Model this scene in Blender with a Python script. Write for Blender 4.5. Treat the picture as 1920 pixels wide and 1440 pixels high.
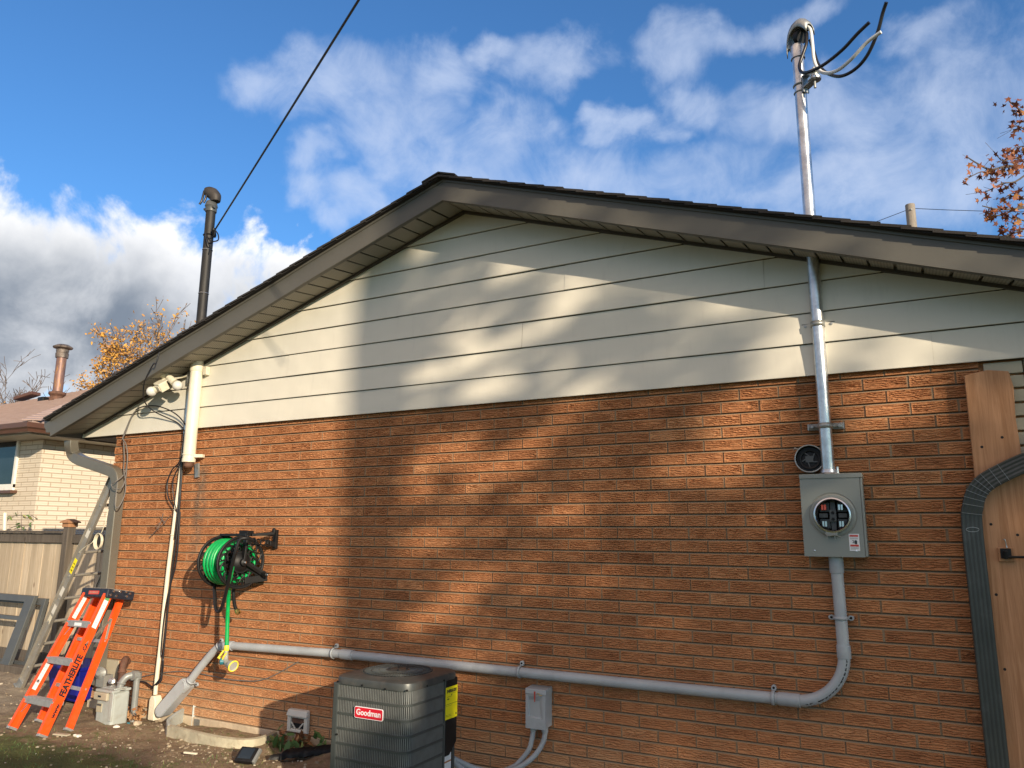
import bpy, bmesh, math, random
import numpy as np
from mathutils import Vector, Matrix, Euler

scene = bpy.context.scene
for o in list(bpy.data.objects): bpy.data.objects.remove(o, do_unlink=True)
COL = scene.collection
random.seed(7); RNG = np.random.default_rng(11)

# ------------------------------------------------------------------ camera
CAM = Vector((5.780, -4.877, 1.624))
RT = Vector((0.88093, 0.47320, 0.00666))
DN = Vector((-0.08584, 0.17360, -0.98107))
FW = Vector((-0.46540, 0.86368, 0.19355))
F_PX = 1420.0
cd = bpy.data.cameras.new('camera'); cam = bpy.data.objects.new('camera', cd); COL.objects.link(cam)
m = Matrix.Identity(4)
for i, v in enumerate((RT, -DN, -FW)):
    for r in range(3): m[r][i] = v[r]
m.translation = CAM; cam.matrix_world = m
cd.sensor_width = 36.0; cd.lens = F_PX/1920*36; cd.clip_start = 0.05; cd.clip_end = 2000
scene.camera = cam

def ray(px, py): return RT*((px-960)/F_PX) + DN*((py-720)/F_PX) + FW
def W(px, py, d=0.0):                       # point on the vertical plane d metres in front of the brick face
    r = ray(px, py); return CAM + r*((-d-CAM.y)/r.y)
def G(px, py, z=0.0):                       # point on the level plane at height z
    r = ray(px, py); return CAM + r*((z-CAM.z)/r.z)
def SX(px, py, x):                          # point on the plane of constant x
    r = ray(px, py); return CAM + r*((x-CAM.x)/r.x)
def D(px, py, d): return CAM + ray(px, py)*d

# ------------------------------------------------------------------ light
SUN = Vector((1.60, -1.0, 0.52)).normalized()     # towards the sun
ELEV = math.asin(SUN.z); AZ = math.atan2(SUN.x, SUN.y)
sl = bpy.data.lights.new('sun', 'SUN'); sl.energy = 4.6; sl.angle = math.radians(0.53); sl.color = (1.0, 0.84, 0.63)
so = bpy.data.objects.new('sun', sl); COL.objects.link(so)
so.rotation_euler = (-SUN).to_track_quat('-Z', 'Y').to_euler(); so.location = SUN*60
scene.view_settings.view_transform = 'Standard'
scene.view_settings.look = 'None'; scene.view_settings.gamma = 1.0; scene.view_settings.exposure = 0.45

wd = bpy.data.worlds.new('World'); scene.world = wd; wd.use_nodes = True
nt = wd.node_tree; nt.nodes.clear()
class NB:
    """tiny node builder"""
    def __init__(s, nt): s.nt = nt
    def n(s, t, **k):
        x = s.nt.nodes.new(t)
        for a, b in k.items(): setattr(x, a, b)
        return x
    def put(s, sock, v):
        if hasattr(v, 'is_linked') or isinstance(v, bpy.types.NodeSocket): s.nt.links.new(v, sock)
        else: sock.default_value = v
    def m(s, op, a, b=0.0, c=0.0, clamp=False):
        x = s.n('ShaderNodeMath', operation=op, use_clamp=clamp)
        s.put(x.inputs[0], a); s.put(x.inputs[1], b)
        if len(x.inputs) > 2: s.put(x.inputs[2], c)
        return x.outputs[0]
    def vm(s, op, a, b=None):
        x = s.n('ShaderNodeVectorMath', operation=op); s.put(x.inputs[0], a)
        if b is not None: s.put(x.inputs[1], b)
        return x.outputs['Value'] if op in ('DOT_PRODUCT', 'LENGTH') else x.outputs[0]
    def mix(s, f, a, b, blend='MIX'):
        x = s.n('ShaderNodeMix', data_type='RGBA', blend_type=blend); s.put(x.inputs[0], f)
        for i, v in ((6, a), (7, b)):
            s.put(x.inputs[i], (v[0], v[1], v[2], 1.0) if isinstance(v, tuple) else v)
        return x.outputs[2]
    def noise(s, vec, scale=5.0, detail=4.0, rough=0.55, dist=0.0, out=0):
        x = s.n('ShaderNodeTexNoise'); s.put(x.inputs['Vector'], vec)
        x.inputs['Scale'].default_value = scale; x.inputs['Detail'].default_value = detail
        x.inputs['Roughness'].default_value = rough; x.inputs['Distortion'].default_value = dist
        return x.outputs[out]
    def ramp(s, f, stops):
        x = s.n('ShaderNodeValToRGB'); e = x.color_ramp.elements
        while len(e) < len(stops): e.new(0.5)
        for el, (p, c) in zip(e, stops):
            el.position = p; el.color = (c, c, c, 1) if not isinstance(c, tuple) else (c[0], c[1], c[2], 1)
        s.put(x.inputs[0], f); return x.outputs[0]
    def sstep(s, v, a, b):
        x = s.n('ShaderNodeMapRange', interpolation_type='SMOOTHSTEP'); s.put(x.inputs[0], v)
        x.inputs[1].default_value = a; x.inputs[2].default_value = b
        return x.outputs[0]

def sky_world():
    b = NB(nt)
    sky = b.n('ShaderNodeTexSky', sky_type='NISHITA'); sky.sun_disc = False
    sky.sun_elevation = ELEV; sky.sun_rotation = AZ % (2*math.pi); sky.air_density = 1.0; sky.dust_density = 0.4; sky.ozone_density = 2.5
    co = b.n('ShaderNodeTexCoord').outputs['Generated']
    sp = b.n('ShaderNodeSeparateXYZ'); b.put(sp.inputs[0], co)
    az = b.m('ARCTAN2', sp.outputs[0], sp.outputs[1]); el = b.m('ARCSINE', sp.outputs[2])
    wn = b.noise(co, 5.0, 4, 0.6, 0.0, 1); wx = b.n('ShaderNodeSeparateXYZ'); b.put(wx.inputs[0], wn)
    wn2 = b.noise(co, 17.0, 5, 0.6, 0.0, 1); wx2 = b.n('ShaderNodeSeparateXYZ'); b.put(wx2.inputs[0], wn2)
    az0, el0 = az, el
    az = b.m('ADD', az, b.m('ADD', b.m('MULTIPLY', b.m('SUBTRACT', wx.outputs[0], 0.5), 0.22), b.m('MULTIPLY', b.m('SUBTRACT', wx2.outputs[0], 0.5), 0.07)))
    el = b.m('ADD', el, b.m('ADD', b.m('MULTIPLY', b.m('SUBTRACT', wx.outputs[1], 0.5), 0.13), b.m('MULTIPLY', b.m('SUBTRACT', wx2.outputs[1], 0.5), 0.05)))
    # billowing noise on the direction sphere, squeezed towards the horizon
    n1 = b.noise(co, 7.0, 9, 0.58, 0.25); n2 = b.noise(co, 2.6, 6, 0.55)
    pert = b.m('ADD', b.m('MULTIPLY', b.m('SUBTRACT', n1, 0.5), 2.6), b.m('MULTIPLY', b.m('SUBTRACT', n2, 0.5), 1.0))
    def azel(px, py):
        r = ray(px, py).normalized(); return math.atan2(r.x, r.y), math.asin(r.z)
    def blob(px, py, rx, ry):
        a, e = azel(px, py)
        dx = b.m('MULTIPLY', b.m('SUBTRACT', az, a), 1.0/(rx/F_PX*1.0)); dy = b.m('MULTIPLY', b.m('SUBTRACT', el, e), 1.0/(ry/F_PX))
        return b.m('SUBTRACT', 1.0, b.m('ADD', b.m('MULTIPLY', dx, dx), b.m('MULTIPLY', dy, dy)))
    def field(lst):
        f = None
        for t in lst:
            v = blob(*t); f = v if f is None else b.m('SMOOTH_MAX', f, v, 0.6)
        return f
    # heavy cumulus low on the left: bright billowing top, slate underside
    heavy = field([(60, 445, 250, 135), (-120, 620, 400, 250), (150, 715, 330, 90), (270, 480, 200, 140), (430, 520, 170, 105), (220, 640, 330, 180), (520, 490, 100, 60), (-260, 490, 300, 190)])
    hv = b.m('ADD', heavy, b.m('MULTIPLY', pert, 1.25))
    ha = b.sstep(hv, 0.08, 0.55)
    depth = b.sstep(hv, 0.15, 1.35)
    below = b.sstep(b.m('ADD', el, b.m('MULTIPLY', b.m('SUBTRACT', n1, 0.5), 0.10)), azel(230, 485)[1]+0.05, azel(230, 585)[1])
    dark = b.m('MULTIPLY', below, b.m('ADD', 0.35, b.m('MULTIPLY', depth, 0.65)))
    n3 = b.noise(co, 16.0, 6, 0.6)
    white = b.mix(n3, (6.6, 6.8, 7.3), (9.4, 9.3, 9.1))
    slate = b.mix(n2, (1.25, 1.6, 2.15), (2.5, 2.9, 3.5))
    hc = b.mix(dark, white, slate)
    # thin broken cloud across the middle and the right
    thin = field([(640, 437, 60, 34), (560, 180, 110, 55), (680, 165, 150, 80), (830, 150, 100, 70), (760, 240, 150, 80), (600, 300, 75, 42), (600, 380, 80, 45), (700, 390, 110, 50),
                  (1050, 112, 110, 55), (930, 95, 60, 40), (970, 250, 120, 70), (880, 330, 180, 70), (1180, 345, 300, 75), (1190, 225, 70, 35), (1280, 85, 110, 60), (1300, 180, 70, 40),
                  (1480, 215, 190, 65), (1640, 250, 190, 80), (1560, 360, 260, 75), (1850, 190, 120, 120), (1830, 330, 200, 110), (1760, 60, 90, 40), (1430, 30, 160, 40), (2100, 250, 200, 260)])
    n4 = b.noise(co, 11.0, 10, 0.62, 0.5)
    tv = b.m('ADD', thin, b.m('ADD', b.m('MULTIPLY', b.m('SUBTRACT', n4, 0.5), 3.0), b.m('MULTIPLY', b.m('SUBTRACT', n1, 0.5), 1.2)))
    ta = b.m('MULTIPLY', b.sstep(tv, -0.45, 1.7), 0.66)
    tc = b.mix(n3, (4.3, 5.2, 7.0), (6.0, 6.5, 7.6))
    hue = b.mix(1.0, sky.outputs[0], (0.64, 1.08, 1.48), 'MULTIPLY')
    # unseen warm cloud added behind the photographer to lift and warm the shade
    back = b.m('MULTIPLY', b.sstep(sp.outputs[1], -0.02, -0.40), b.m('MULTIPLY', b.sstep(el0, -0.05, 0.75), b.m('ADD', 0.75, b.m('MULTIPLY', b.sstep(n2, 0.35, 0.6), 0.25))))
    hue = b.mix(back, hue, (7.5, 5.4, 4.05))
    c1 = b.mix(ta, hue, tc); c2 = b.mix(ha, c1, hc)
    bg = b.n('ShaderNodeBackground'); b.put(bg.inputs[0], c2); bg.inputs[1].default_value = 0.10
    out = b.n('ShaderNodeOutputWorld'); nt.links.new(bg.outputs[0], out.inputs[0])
sky_world()

# ------------------------------------------------------------------ materials
MATS = {}
def mat(name, col, rough=0.6, metal=0.0, var=0.12, ns=6.0, bump=0.0, bs=60.0, dirt=None, dirt_amt=0.0, spec=None, aniso=None):
    """procedural surface: base colour broken by noise, optional grime colour, optional bump"""
    if name in MATS: return MATS[name]
    M = bpy.data.materials.new(name); M.use_nodes = True; b = NB(M.node_tree)
    p = M.node_tree.nodes['Principled BSDF']
    co = b.n('ShaderNodeTexCoord').outputs['Object']
    if aniso: mp = b.n('ShaderNodeMapping'); b.put(mp.inputs[0], co); mp.inputs['Scale'].default_value = aniso; co = mp.outputs[0]
    n = b.noise(co, ns, 5, 0.6)
    lo = tuple(max(0, c*(1-var)) for c in col); hi = tuple(min(1, c*(1+var)) for c in col)
    c = b.mix(b.sstep(n, 0.3, 0.7), lo, hi)
    if dirt:
        n2 = b.noise(co, ns*1.7, 8, 0.65, 0.4); c = b.mix(b.m('MULTIPLY', b.sstep(n2, 0.48, 0.72), dirt_amt), c, dirt)
    b.put(p.inputs['Base Color'], c)
    b.put(p.inputs['Roughness'], b.m('ADD', rough-0.08, b.m('MULTIPLY', n, 0.16), clamp=True))
    p.inputs['Metallic'].default_value = metal
    if spec is not None: p.inputs['Specular IOR Level'].default_value = spec
    if bump:
        bn = b.n('ShaderNodeBump'); bn.inputs['Strength'].default_value = 1.0; bn.inputs['Distance'].default_value = bump
        b.put(bn.inputs['Height'], b.noise(co, bs, 5, 0.6)); b.put(p.inputs['Normal'], bn.outputs[0])
    MATS[name] = M; return M

def custom(name, fn, rough=0.7):
    M = bpy.data.materials.new(name); M.use_nodes = True; b = NB(M.node_tree)
    p = M.node_tree.nodes['Principled BSDF']; p.inputs['Roughness'].default_value = rough
    co = b.n('ShaderNodeTexCoord').outputs['Object']; fn(b, p, co); MATS[name] = M; return M
def bump(b, p, h, dist):
    bn = b.n('ShaderNodeBump'); bn.inputs['Strength'].default_value = 1.0; bn.inputs['Distance'].default_value = dist
    b.put(bn.inputs['Height'], h); b.put(p.inputs['Normal'], bn.outputs[0])
def mapv(b, co, scale, loc=(0, 0, 0)):
    mp = b.n('ShaderNodeMapping'); b.put(mp.inputs[0], co); mp.inputs['Scale'].default_value = scale; mp.inputs['Location'].default_value = loc
    return mp.outputs[0]

def f_brick(b, p, co):
    r = b.n('ShaderNodeNewGeometry').outputs['Random Per Island']
    c = b.ramp(r, [(0.0, (0.31, 0.132, 0.06)), (0.10, (0.395, 0.173, 0.077)), (0.6, (0.43, 0.192, 0.086)), (0.92, (0.455, 0.208, 0.094)), (1.0, (0.50, 0.248, 0.118))])
    off = b.n('ShaderNodeCombineXYZ'); b.put(off.inputs[0], b.m('MULTIPLY', r, 37.0)); b.put(off.inputs[2], b.m('MULTIPLY', r, 91.0))
    v = b.vm('ADD', mapv(b, co, (1.0, 1.0, 2.6)), off.outputs[0])
    n = b.noise(v, 22, 6, 0.65, 0.6)
    c = b.mix(b.m('MULTIPLY', b.sstep(n, 0.45, 0.75), 0.45), c, (0.27, 0.115, 0.05))
    n2 = b.noise(co, 1.3, 5, 0.6); c = b.mix(b.m('MULTIPLY', b.sstep(n2, 0.45, 0.8), 0.25), c, (0.60, 0.30, 0.14))
    # pale splash of soil and lime near the ground, soot under the cut mast
    sp = b.n('ShaderNodeSeparateXYZ'); b.put(sp.inputs[0], co)
    low = b.m('MULTIPLY', b.sstep(b.m('ADD', sp.outputs[2], b.m('MULTIPLY', b.noise(co, 5, 5), 0.35)), 0.62, 0.12), 0.62)
    c = b.mix(low, c, (0.56, 0.37, 0.21))
    dx = b.m("ABSOLUTE", b.m("SUBTRACT", b.m("SUBTRACT", sp.outputs[0], -0.14-2.72), b.m('MULTIPLY', b.m('SUBTRACT', n2, 0.5), 0.12)))
    st = b.m('MULTIPLY', b.sstep(dx, 0.12, 0.02), b.m('MULTIPLY', b.sstep(sp.outputs[2], 0.9, 1.9), b.sstep(sp.outputs[2], 2.3, 2.15)))
    c = b.mix(b.m('MULTIPLY', st, b.m('MULTIPLY', b.sstep(b.noise(co, 14, 6), 0.32, 0.6), 0.8)), c, (0.20, 0.14, 0.10))
    b.put(p.inputs['Base Color'], c); p.inputs['Roughness'].default_value = 0.9
    p.inputs['Specular IOR Level'].default_value = 0.2
    bump(b, p, b.noise(v, 120, 5, 0.7), 0.0022)
custom('brick', f_brick)
def f_mortar(b, p, co):
    n = b.noise(co, 9, 6, 0.6); c = b.mix(n, (0.22, 0.158, 0.102), (0.32, 0.24, 0.16)); b.put(p.inputs['Base Color'], c)
    p.inputs['Roughness'].default_value = 0.95; p.inputs['Specular IOR Level'].default_value = 0.1; bump(b, p, b.noise(co, 150, 4), 0.002)
custom('mortar', f_mortar)
def bricktex(name, c1, c2, mo, w, h, side=False):
    def f(b, p, co):
        sp = b.n('ShaderNodeSeparateXYZ'); b.put(sp.inputs[0], co)
        cb = b.n('ShaderNodeCombineXYZ'); b.put(cb.inputs[0], b.m('ADD', sp.outputs[0], sp.outputs[1])); b.put(cb.inputs[1], sp.outputs[2])
        t = b.n('ShaderNodeTexBrick'); b.put(t.inputs['Vector'], cb.outputs[0]); t.inputs['Scale'].default_value = 1.0
        t.inputs['Brick Width'].default_value = w; t.inputs['Row Height'].default_value = h; t.inputs['Mortar Size'].default_value = 0.007
        t.inputs['Mortar Smooth'].default_value = 0.2
        t.inputs['Color1'].default_value = (*c1, 1); t.inputs['Color2'].default_value = (*c2, 1); t.inputs['Mortar'].default_value = (*mo, 1)
        n = b.noise(co, 30, 5); c = b.mix(b.m('MULTIPLY', n, 0.3), t.outputs[0], tuple(x*0.7 for x in c1)); b.put(p.inputs['Base Color'], c)
        p.inputs['Roughness'].default_value = 0.9
        h1 = b.m('SUBTRACT', b.m('MULTIPLY', n, 0.2), t.outputs['Fac']); bump(b, p, h1, 0.006)
    return custom(name, f)
bricktex('brick_flat', (0.48, 0.22, 0.09), (0.53, 0.25, 0.1), (0.4, 0.3, 0.2), 0.24, 0.0785)

def f_siding(b, p, co):
    n = b.noise(mapv(b, co, (0.6, 1, 3.0)), 3, 5); c = b.mix(n, (0.645, 0.612, 0.52), (0.69, 0.655, 0.56))
    n2 = b.noise(mapv(b, co, (6, 1, 0.9)), 3, 6, 0.7); c = b.mix(b.m('MULTIPLY', b.sstep(n2, 0.5, 0.8), 0.28), c, (0.50, 0.475, 0.41))
    b.put(p.inputs['Base Color'], c); p.inputs['Roughness'].default_value = 0.42; p.inputs['Specular IOR Level'].default_value = 0.35
    h = b.m('ADD', b.m('MULTIPLY', b.noise(mapv(b, co, (1, 1, 1.6)), 1.7, 2), 1.0), b.m('MULTIPLY', b.noise(co, 9, 2), 0.05))
    bump(b, p, h, 0.022)
custom('siding_cream', f_siding)
def f_soffit(b, p, co):
    sp = b.n('ShaderNodeSeparateXYZ'); b.put(sp.inputs[0], co)
    fx = b.m('SUBTRACT', b.m('FRACT', b.m('MULTIPLY', sp.outputs[0], 62.0)), 0.5); fy = b.m('SUBTRACT', b.m('FRACT', b.m('MULTIPLY', sp.outputs[1], 40.0)), 0.5)
    d = b.m('SQRT', b.m('ADD', b.m('MULTIPLY', fx, fx), b.m('MULTIPLY', fy, fy)))
    hole = b.sstep(d, 0.30, 0.20)
    n = b.noise(co, 5, 4); c = b.mix(n, (0.26, 0.243, 0.20), (0.31, 0.29, 0.24)); c = b.mix(b.m('MULTIPLY', hole, 0.75), c, (0.03, 0.028, 0.024))
    b.put(p.inputs['Base Color'], c); p.inputs['Roughness'].default_value = 0.55
custom('soffit_vented', f_soffit)
mat('fascia_taupe', (0.098, 0.093, 0.078), 0.45, var=0.06, ns=2, bump=0.004, bs=2.5, dirt=(0.09, 0.085, 0.07), dirt_amt=0.3)
mat('trim_brown', (0.06, 0.05, 0.04), 0.6)
def f_shingle(b, p, co):
    n = b.noise(co, 180, 3, 0.7); n2 = b.noise(mapv(b, co, (3, 1.2, 1)), 2.3, 3)
    c = b.mix(n, (0.014, 0.013, 0.014), (0.042, 0.039, 0.038)); c = b.mix(b.m('MULTIPLY', n2, 0.5), c, (0.026, 0.022, 0.021)); b.put(p.inputs['Base Color'], c)
    p.inputs['Roughness'].default_value = 0.95; bump(b, p, n, 0.003)
custom('shingle_dark', f_shingle)
def f_shingle2(b, p, co):
    n = b.noise(co, 120, 3, 0.7); n2 = b.noise(mapv(b, co, (2, 2, 8)), 2.3, 4)
    c = b.mix(n2, (0.36, 0.255, 0.215), (0.54, 0.42, 0.37)); c = b.mix(b.m('MULTIPLY', n, 0.4), c, (0.24, 0.155, 0.13)); b.put(p.inputs['Base Color'], c)
    p.inputs['Roughness'].default_value = 0.95; bump(b, p, n, 0.004)
custom('shingle_brown', f_shingle2)
mat('parge', (0.50, 0.41, 0.29), 0.9, var=0.14, ns=5, bump=0.006, bs=18, dirt=(0.33, 0.27, 0.19), dirt_amt=0.5)
mat('galv', (0.60, 0.61, 0.61), 0.36, 0.9, var=0.2, ns=14, dirt=(0.40, 0.41, 0.42), dirt_amt=0.6, bump=0.0006, bs=90)
mat('black_pipe_paint', (0.017, 0.016, 0.015), 0.6, 0.1, var=0.3, ns=10, dirt=(0.07, 0.06, 0.05), dirt_amt=0.35, aniso=(3, 3, .4))
mat('hood_brown', (0.05, 0.043, 0.038), 0.6, 0.2, var=0.3)
mat('galv_dull', (0.36, 0.37, 0.36), 0.5, 0.7, var=0.2, ns=12)
mat('pvc_grey', (0.375, 0.40, 0.42), 0.42, var=0.07, ns=4, dirt=(0.24, 0.25, 0.26), dirt_amt=0.35)
mat('pvc_print', (0.05, 0.055, 0.06), 0.6)
mat('meter_grey', (0.25, 0.262, 0.238), 0.42, 0.15, var=0.04, ns=3)
mat('black_plastic', (0.009, 0.009, 0.0095), 0.5, var=0.3, ns=12, spec=0.3)
mat('sheath', (0.24, 0.205, 0.14), 0.8)
mat('black_matte', (0.010, 0.010, 0.011), 0.8)
mat('rubber_wire', (0.014, 0.014, 0.017), 0.32)
mat('white_wire', (0.75, 0.75, 0.72), 0.4, var=0.05)
mat('grey_wire', (0.14, 0.13, 0.12), 0.5)
mat('chrome', (0.7, 0.7, 0.7), 0.25, 1.0)
mat('red_jaw', (0.6, 0.10, 0.07), 0.45)
mat('white_paint', (0.78, 0.76, 0.70), 0.5, var=0.05, dirt=(0.52, 0.48, 0.40), dirt_amt=0.35)
mat('cream_pipe', (0.74, 0.68, 0.53), 0.45, var=0.06, ns=5, dirt=(0.55, 0.48, 0.35), dirt_amt=0.35)
mat('cream_old', (0.62, 0.57, 0.44), 0.5, var=0.1, ns=20, dirt=(0.42, 0.37, 0.27), dirt_amt=0.4)
mat('bulb', (0.62, 0.61, 0.57), 0.2, var=0.02)
mat('label_white', (0.76, 0.76, 0.78), 0.5, var=0.04)
mat('label_red', (0.52, 0.06, 0.04), 0.5)
mat('label_black', (0.02, 0.02, 0.025), 0.5)
mat('label_yellow', (0.86, 0.74, 0.01), 0.45, var=0.04)
mat('label_orange', (0.42, 0.17, 0.05), 0.5)
mat('label_green', (0.12, 0.36, 0.14), 0.5)
mat('badge_red', (0.60, 0.012, 0.03), 0.3, var=0.04)
mat('downspout_taupe', (0.155, 0.142, 0.115), 0.35, 0.2, var=0.07, ns=5)
mat('downspout_grey', (0.046, 0.051, 0.047), 0.42, 0.2, var=0.12, ns=5, dirt=(0.12, 0.125, 0.12), dirt_amt=0.25)
def f_wood(col1, col2, knot, sc=1.0):
    def f(b, p, co):
        n = b.noise(mapv(b, co, (14*sc, 14*sc, 0.7*sc)), 2.2, 7, 0.6, 0.8); g = b.noise(mapv(b, co, (60*sc, 60*sc, 1.5*sc)), 3.0, 4)
        c = b.mix(b.sstep(n, 0.3, 0.7), col1, col2); c = b.mix(b.m('MULTIPLY', b.sstep(g, 0.5, 0.75), 0.35), c, tuple(x*0.55 for x in col1))
        v = b.n('ShaderNodeTexVoronoi'); b.put(v.inputs['Vector'], mapv(b, co, (5*sc, 5*sc, 2.6*sc))); v.inputs['Scale'].default_value = 1.0
        c = b.mix(b.m('MULTIPLY', b.sstep(v.outputs['Distance'], 0.13, 0.05), 0.8), c, knot); rv = b.n('ShaderNodeNewGeometry').outputs['Random Per Island']; c = b.mix(b.m('MULTIPLY', rv, 0.5), c, tuple(x*0.5 for x in col1)); b.put(p.inputs['Base Color'], c)
        p.inputs['Roughness'].default_value = 0.8; bump(b, p, b.m('ADD', n, b.m('MULTIPLY', g, 0.6)), 0.0025)
    return f
custom('cedar', f_wood((0.36, 0.17, 0.075), (0.55, 0.29, 0.15), (0.10, 0.045, 0.02)))
custom('fence_wood', f_wood((0.42, 0.335, 0.23), (0.60, 0.50, 0.37), (0.17, 0.11, 0.07)))
custom('fence_dark', f_wood((0.085, 0.07, 0.055), (0.15, 0.125, 0.10), (0.05, 0.04, 0.03)))
custom('pole_wood', f_wood((0.24, 0.21, 0.175), (0.36, 0.32, 0.27), (0.1, 0.08, 0.07)))
mat('ribbed_beige', (0.17, 0.15, 0.095), 0.7, var=0.08)
mat('ac_paint', (0.075, 0.085, 0.083), 0.38, 0.3, var=0.06, ns=8, dirt=(0.14, 0.14, 0.13), dirt_amt=0.25)
mat('ac_slat', (0.18, 0.19, 0.185), 0.4, 0.3, var=0.1, ns=20)
mat('ac_dark', (0.006, 0.006, 0.007), 0.9)
mat('ac_top', (0.072, 0.077, 0.074), 0.42, 0.3, var=0.12, ns=9, dirt=(0.16, 0.13, 0.11), dirt_amt=0.5)
mat('orange_fg', (0.84, 0.083, 0.008), 0.4, var=0.05, ns=9, dirt=(0.60, 0.13, 0.05), dirt_amt=0.4)
mat('alu', (0.36, 0.335, 0.29), 0.45, 0.45, var=0.1, ns=10, dirt=(0.25, 0.24, 0.22), dirt_amt=0.5)
mat('alu_step', (0.34, 0.34, 0.335), 0.45, 0.4, var=0.12, ns=25)
mat('cap_navy', (0.012, 0.016, 0.028), 0.5, var=0.3, ns=20, dirt=(0.06, 0.06, 0.06), dirt_amt=0.3)
mat('cap_dust', (0.30, 0.26, 0.21), 0.8)
mat('hose_green', (0.0, 0.34, 0.08), 0.33, var=0.12, ns=30)
mat('hose_black', (0.012, 0.012, 0.013), 0.45, spec=0.3)
mat('brass', (0.62, 0.45, 0.18), 0.35, 0.9)
mat('nozzle_grey', (0.33, 0.33, 0.30), 0.4)
mat('nozzle_yellow', (0.80, 0.68, 0.06), 0.45)
mat('nozzle_teal', (0.02, 0.17, 0.22), 0.45)
mat('gasmeter', (0.40, 0.435, 0.415), 0.45, 0.1, var=0.08, ns=6, dirt=(0.27, 0.24, 0.18), dirt_amt=0.55)
mat('gaspipe', (0.25, 0.26, 0.25), 0.4, 0.2, var=0.1)
mat('rust', (0.115, 0.055, 0.034), 0.8, var=0.35, ns=14, bump=0.004, bs=60)
mat('rust_pipe', (0.20, 0.115, 0.095), 0.5, 0.3, var=0.25, ns=8, dirt=(0.46, 0.23, 0.06), dirt_amt=0.9, aniso=(2.0, 2.0, 0.35))
mat('vent_grey', (0.62, 0.60, 0.54), 0.5, var=0.06, dirt=(0.40, 0.36, 0.30), dirt_amt=0.4)
mat('panel_beige', (0.42, 0.38, 0.28), 0.7, var=0.08)
mat('blue_bin', (0.006, 0.011, 0.19), 0.45, var=0.1)
mat('storm_grey', (0.075, 0.08, 0.08), 0.45, var=0.1)
mat('brown_gutter', (0.105, 0.05, 0.033), 0.4, var=0.08)
mat('soffit_white', (0.40, 0.38, 0.31), 0.6, var=0.05)
mat('glass_dark', (0.02, 0.03, 0.04), 0.06, var=0.3, ns=2)
mat('edging', (0.47, 0.43, 0.31), 0.7, var=0.15, ns=9, dirt=(0.26, 0.2, 0.13), dirt_amt=0.6, bump=0.004, bs=25)
mat('bark', (0.10, 0.082, 0.07), 0.9, var=0.3, ns=20)
mat('twig', (0.15, 0.115, 0.098), 0.9, var=0.25, ns=4)
def leafmat(name, stops, rough=0.7):
    def f(b, p, co):
        r = b.n('ShaderNodeNewGeometry').outputs['Random Per Island']; b.put(p.inputs['Base Color'], b.ramp(r, stops)); p.inputs['Roughness'].default_value = rough
        p.inputs['Subsurface Weight'].default_value = 0.0
    return custom(name, f)
mat('cap_rust', (0.15, 0.12, 0.10), 0.6, 0.4, var=0.4, ns=12, dirt=(0.35, 0.33, 0.30), dirt_amt=0.5)
leafmat('leaf_gold', [(0, (0.42, 0.20, 0.035)), (0.4, (0.62, 0.32, 0.045)), (0.75, (0.50, 0.27, 0.06)), (1, (0.36, 0.17, 0.06))])
leafmat('leaf_maple', [(0, (0.10, 0.026, 0.014)), (0.5, (0.20, 0.055, 0.022)), (0.8, (0.34, 0.13, 0.04)), (1, (0.42, 0.20, 0.06))])
leafmat('leaf_dry', [(0, (0.16, 0.07, 0.03)), (0.5, (0.30, 0.13, 0.05)), (1, (0.42, 0.24, 0.11))])
leafmat('leaf_green', [(0, (0.05, 0.11, 0.03)), (0.6, (0.10, 0.19, 0.05)), (1, (0.24, 0.24, 0.06))])
leafmat('leaf_shade', [(0, (0.03, 0.05, 0.02)), (1, (0.05, 0.08, 0.03))])
leafmat('stone_mix', [(0, (0.15, 0.115, 0.08)), (0.5, (0.25, 0.195, 0.135)), (0.88, (0.36, 0.30, 0.21)), (1, (0.60, 0.55, 0.45))], 0.9)
def f_ground(b, p, co):
    n = b.noise(co, 1.1, 6, 0.6); n2 = b.noise(co, 9, 8, 0.68); n3 = b.noise(co, 70, 5, 0.7)
    c = b.mix(b.sstep(n2, 0.3, 0.7), (0.19, 0.135, 0.088), (0.33, 0.25, 0.168)); c = b.mix(b.m('MULTIPLY', b.sstep(n3, 0.55, 0.75), 0.5), c, (0.46, 0.38, 0.27))
    sp = b.n('ShaderNodeSeparateXYZ'); b.put(sp.inputs[0], co)
    far = b.sstep(sp.outputs[1], -0.75, -1.3)
    gm = b.m('MULTIPLY', b.sstep(b.m('ADD', n2, b.m('MULTIPLY', far, 0.30)), 0.5, 0.70), 0.9)
    c = b.mix(gm, c, (0.10, 0.115, 0.042))
    gy = b.sstep(b.m('ADD', sp.outputs[0], b.m('MULTIPLY', n, 0.8)), -0.9, -1.9)
    c = b.mix(b.m('MULTIPLY', gy, 0.75), c, b.mix(n2, (0.27, 0.225, 0.17), (0.41, 0.355, 0.28)))
    b.put(p.inputs['Base Color'], c); p.inputs['Roughness'].default_value = 1.0; p.inputs['Specular IOR Level'].default_value = 0.1
    bump(b, p, b.m('ADD', n2, b.m('MULTIPLY', n3, 0.35)), 0.03)
custom('soil', f_ground)
bricktex('brick_cream', (0.68, 0.59, 0.46), (0.73, 0.645, 0.52), (0.45, 0.35, 0.24), 0.30, 0.068)

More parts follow.
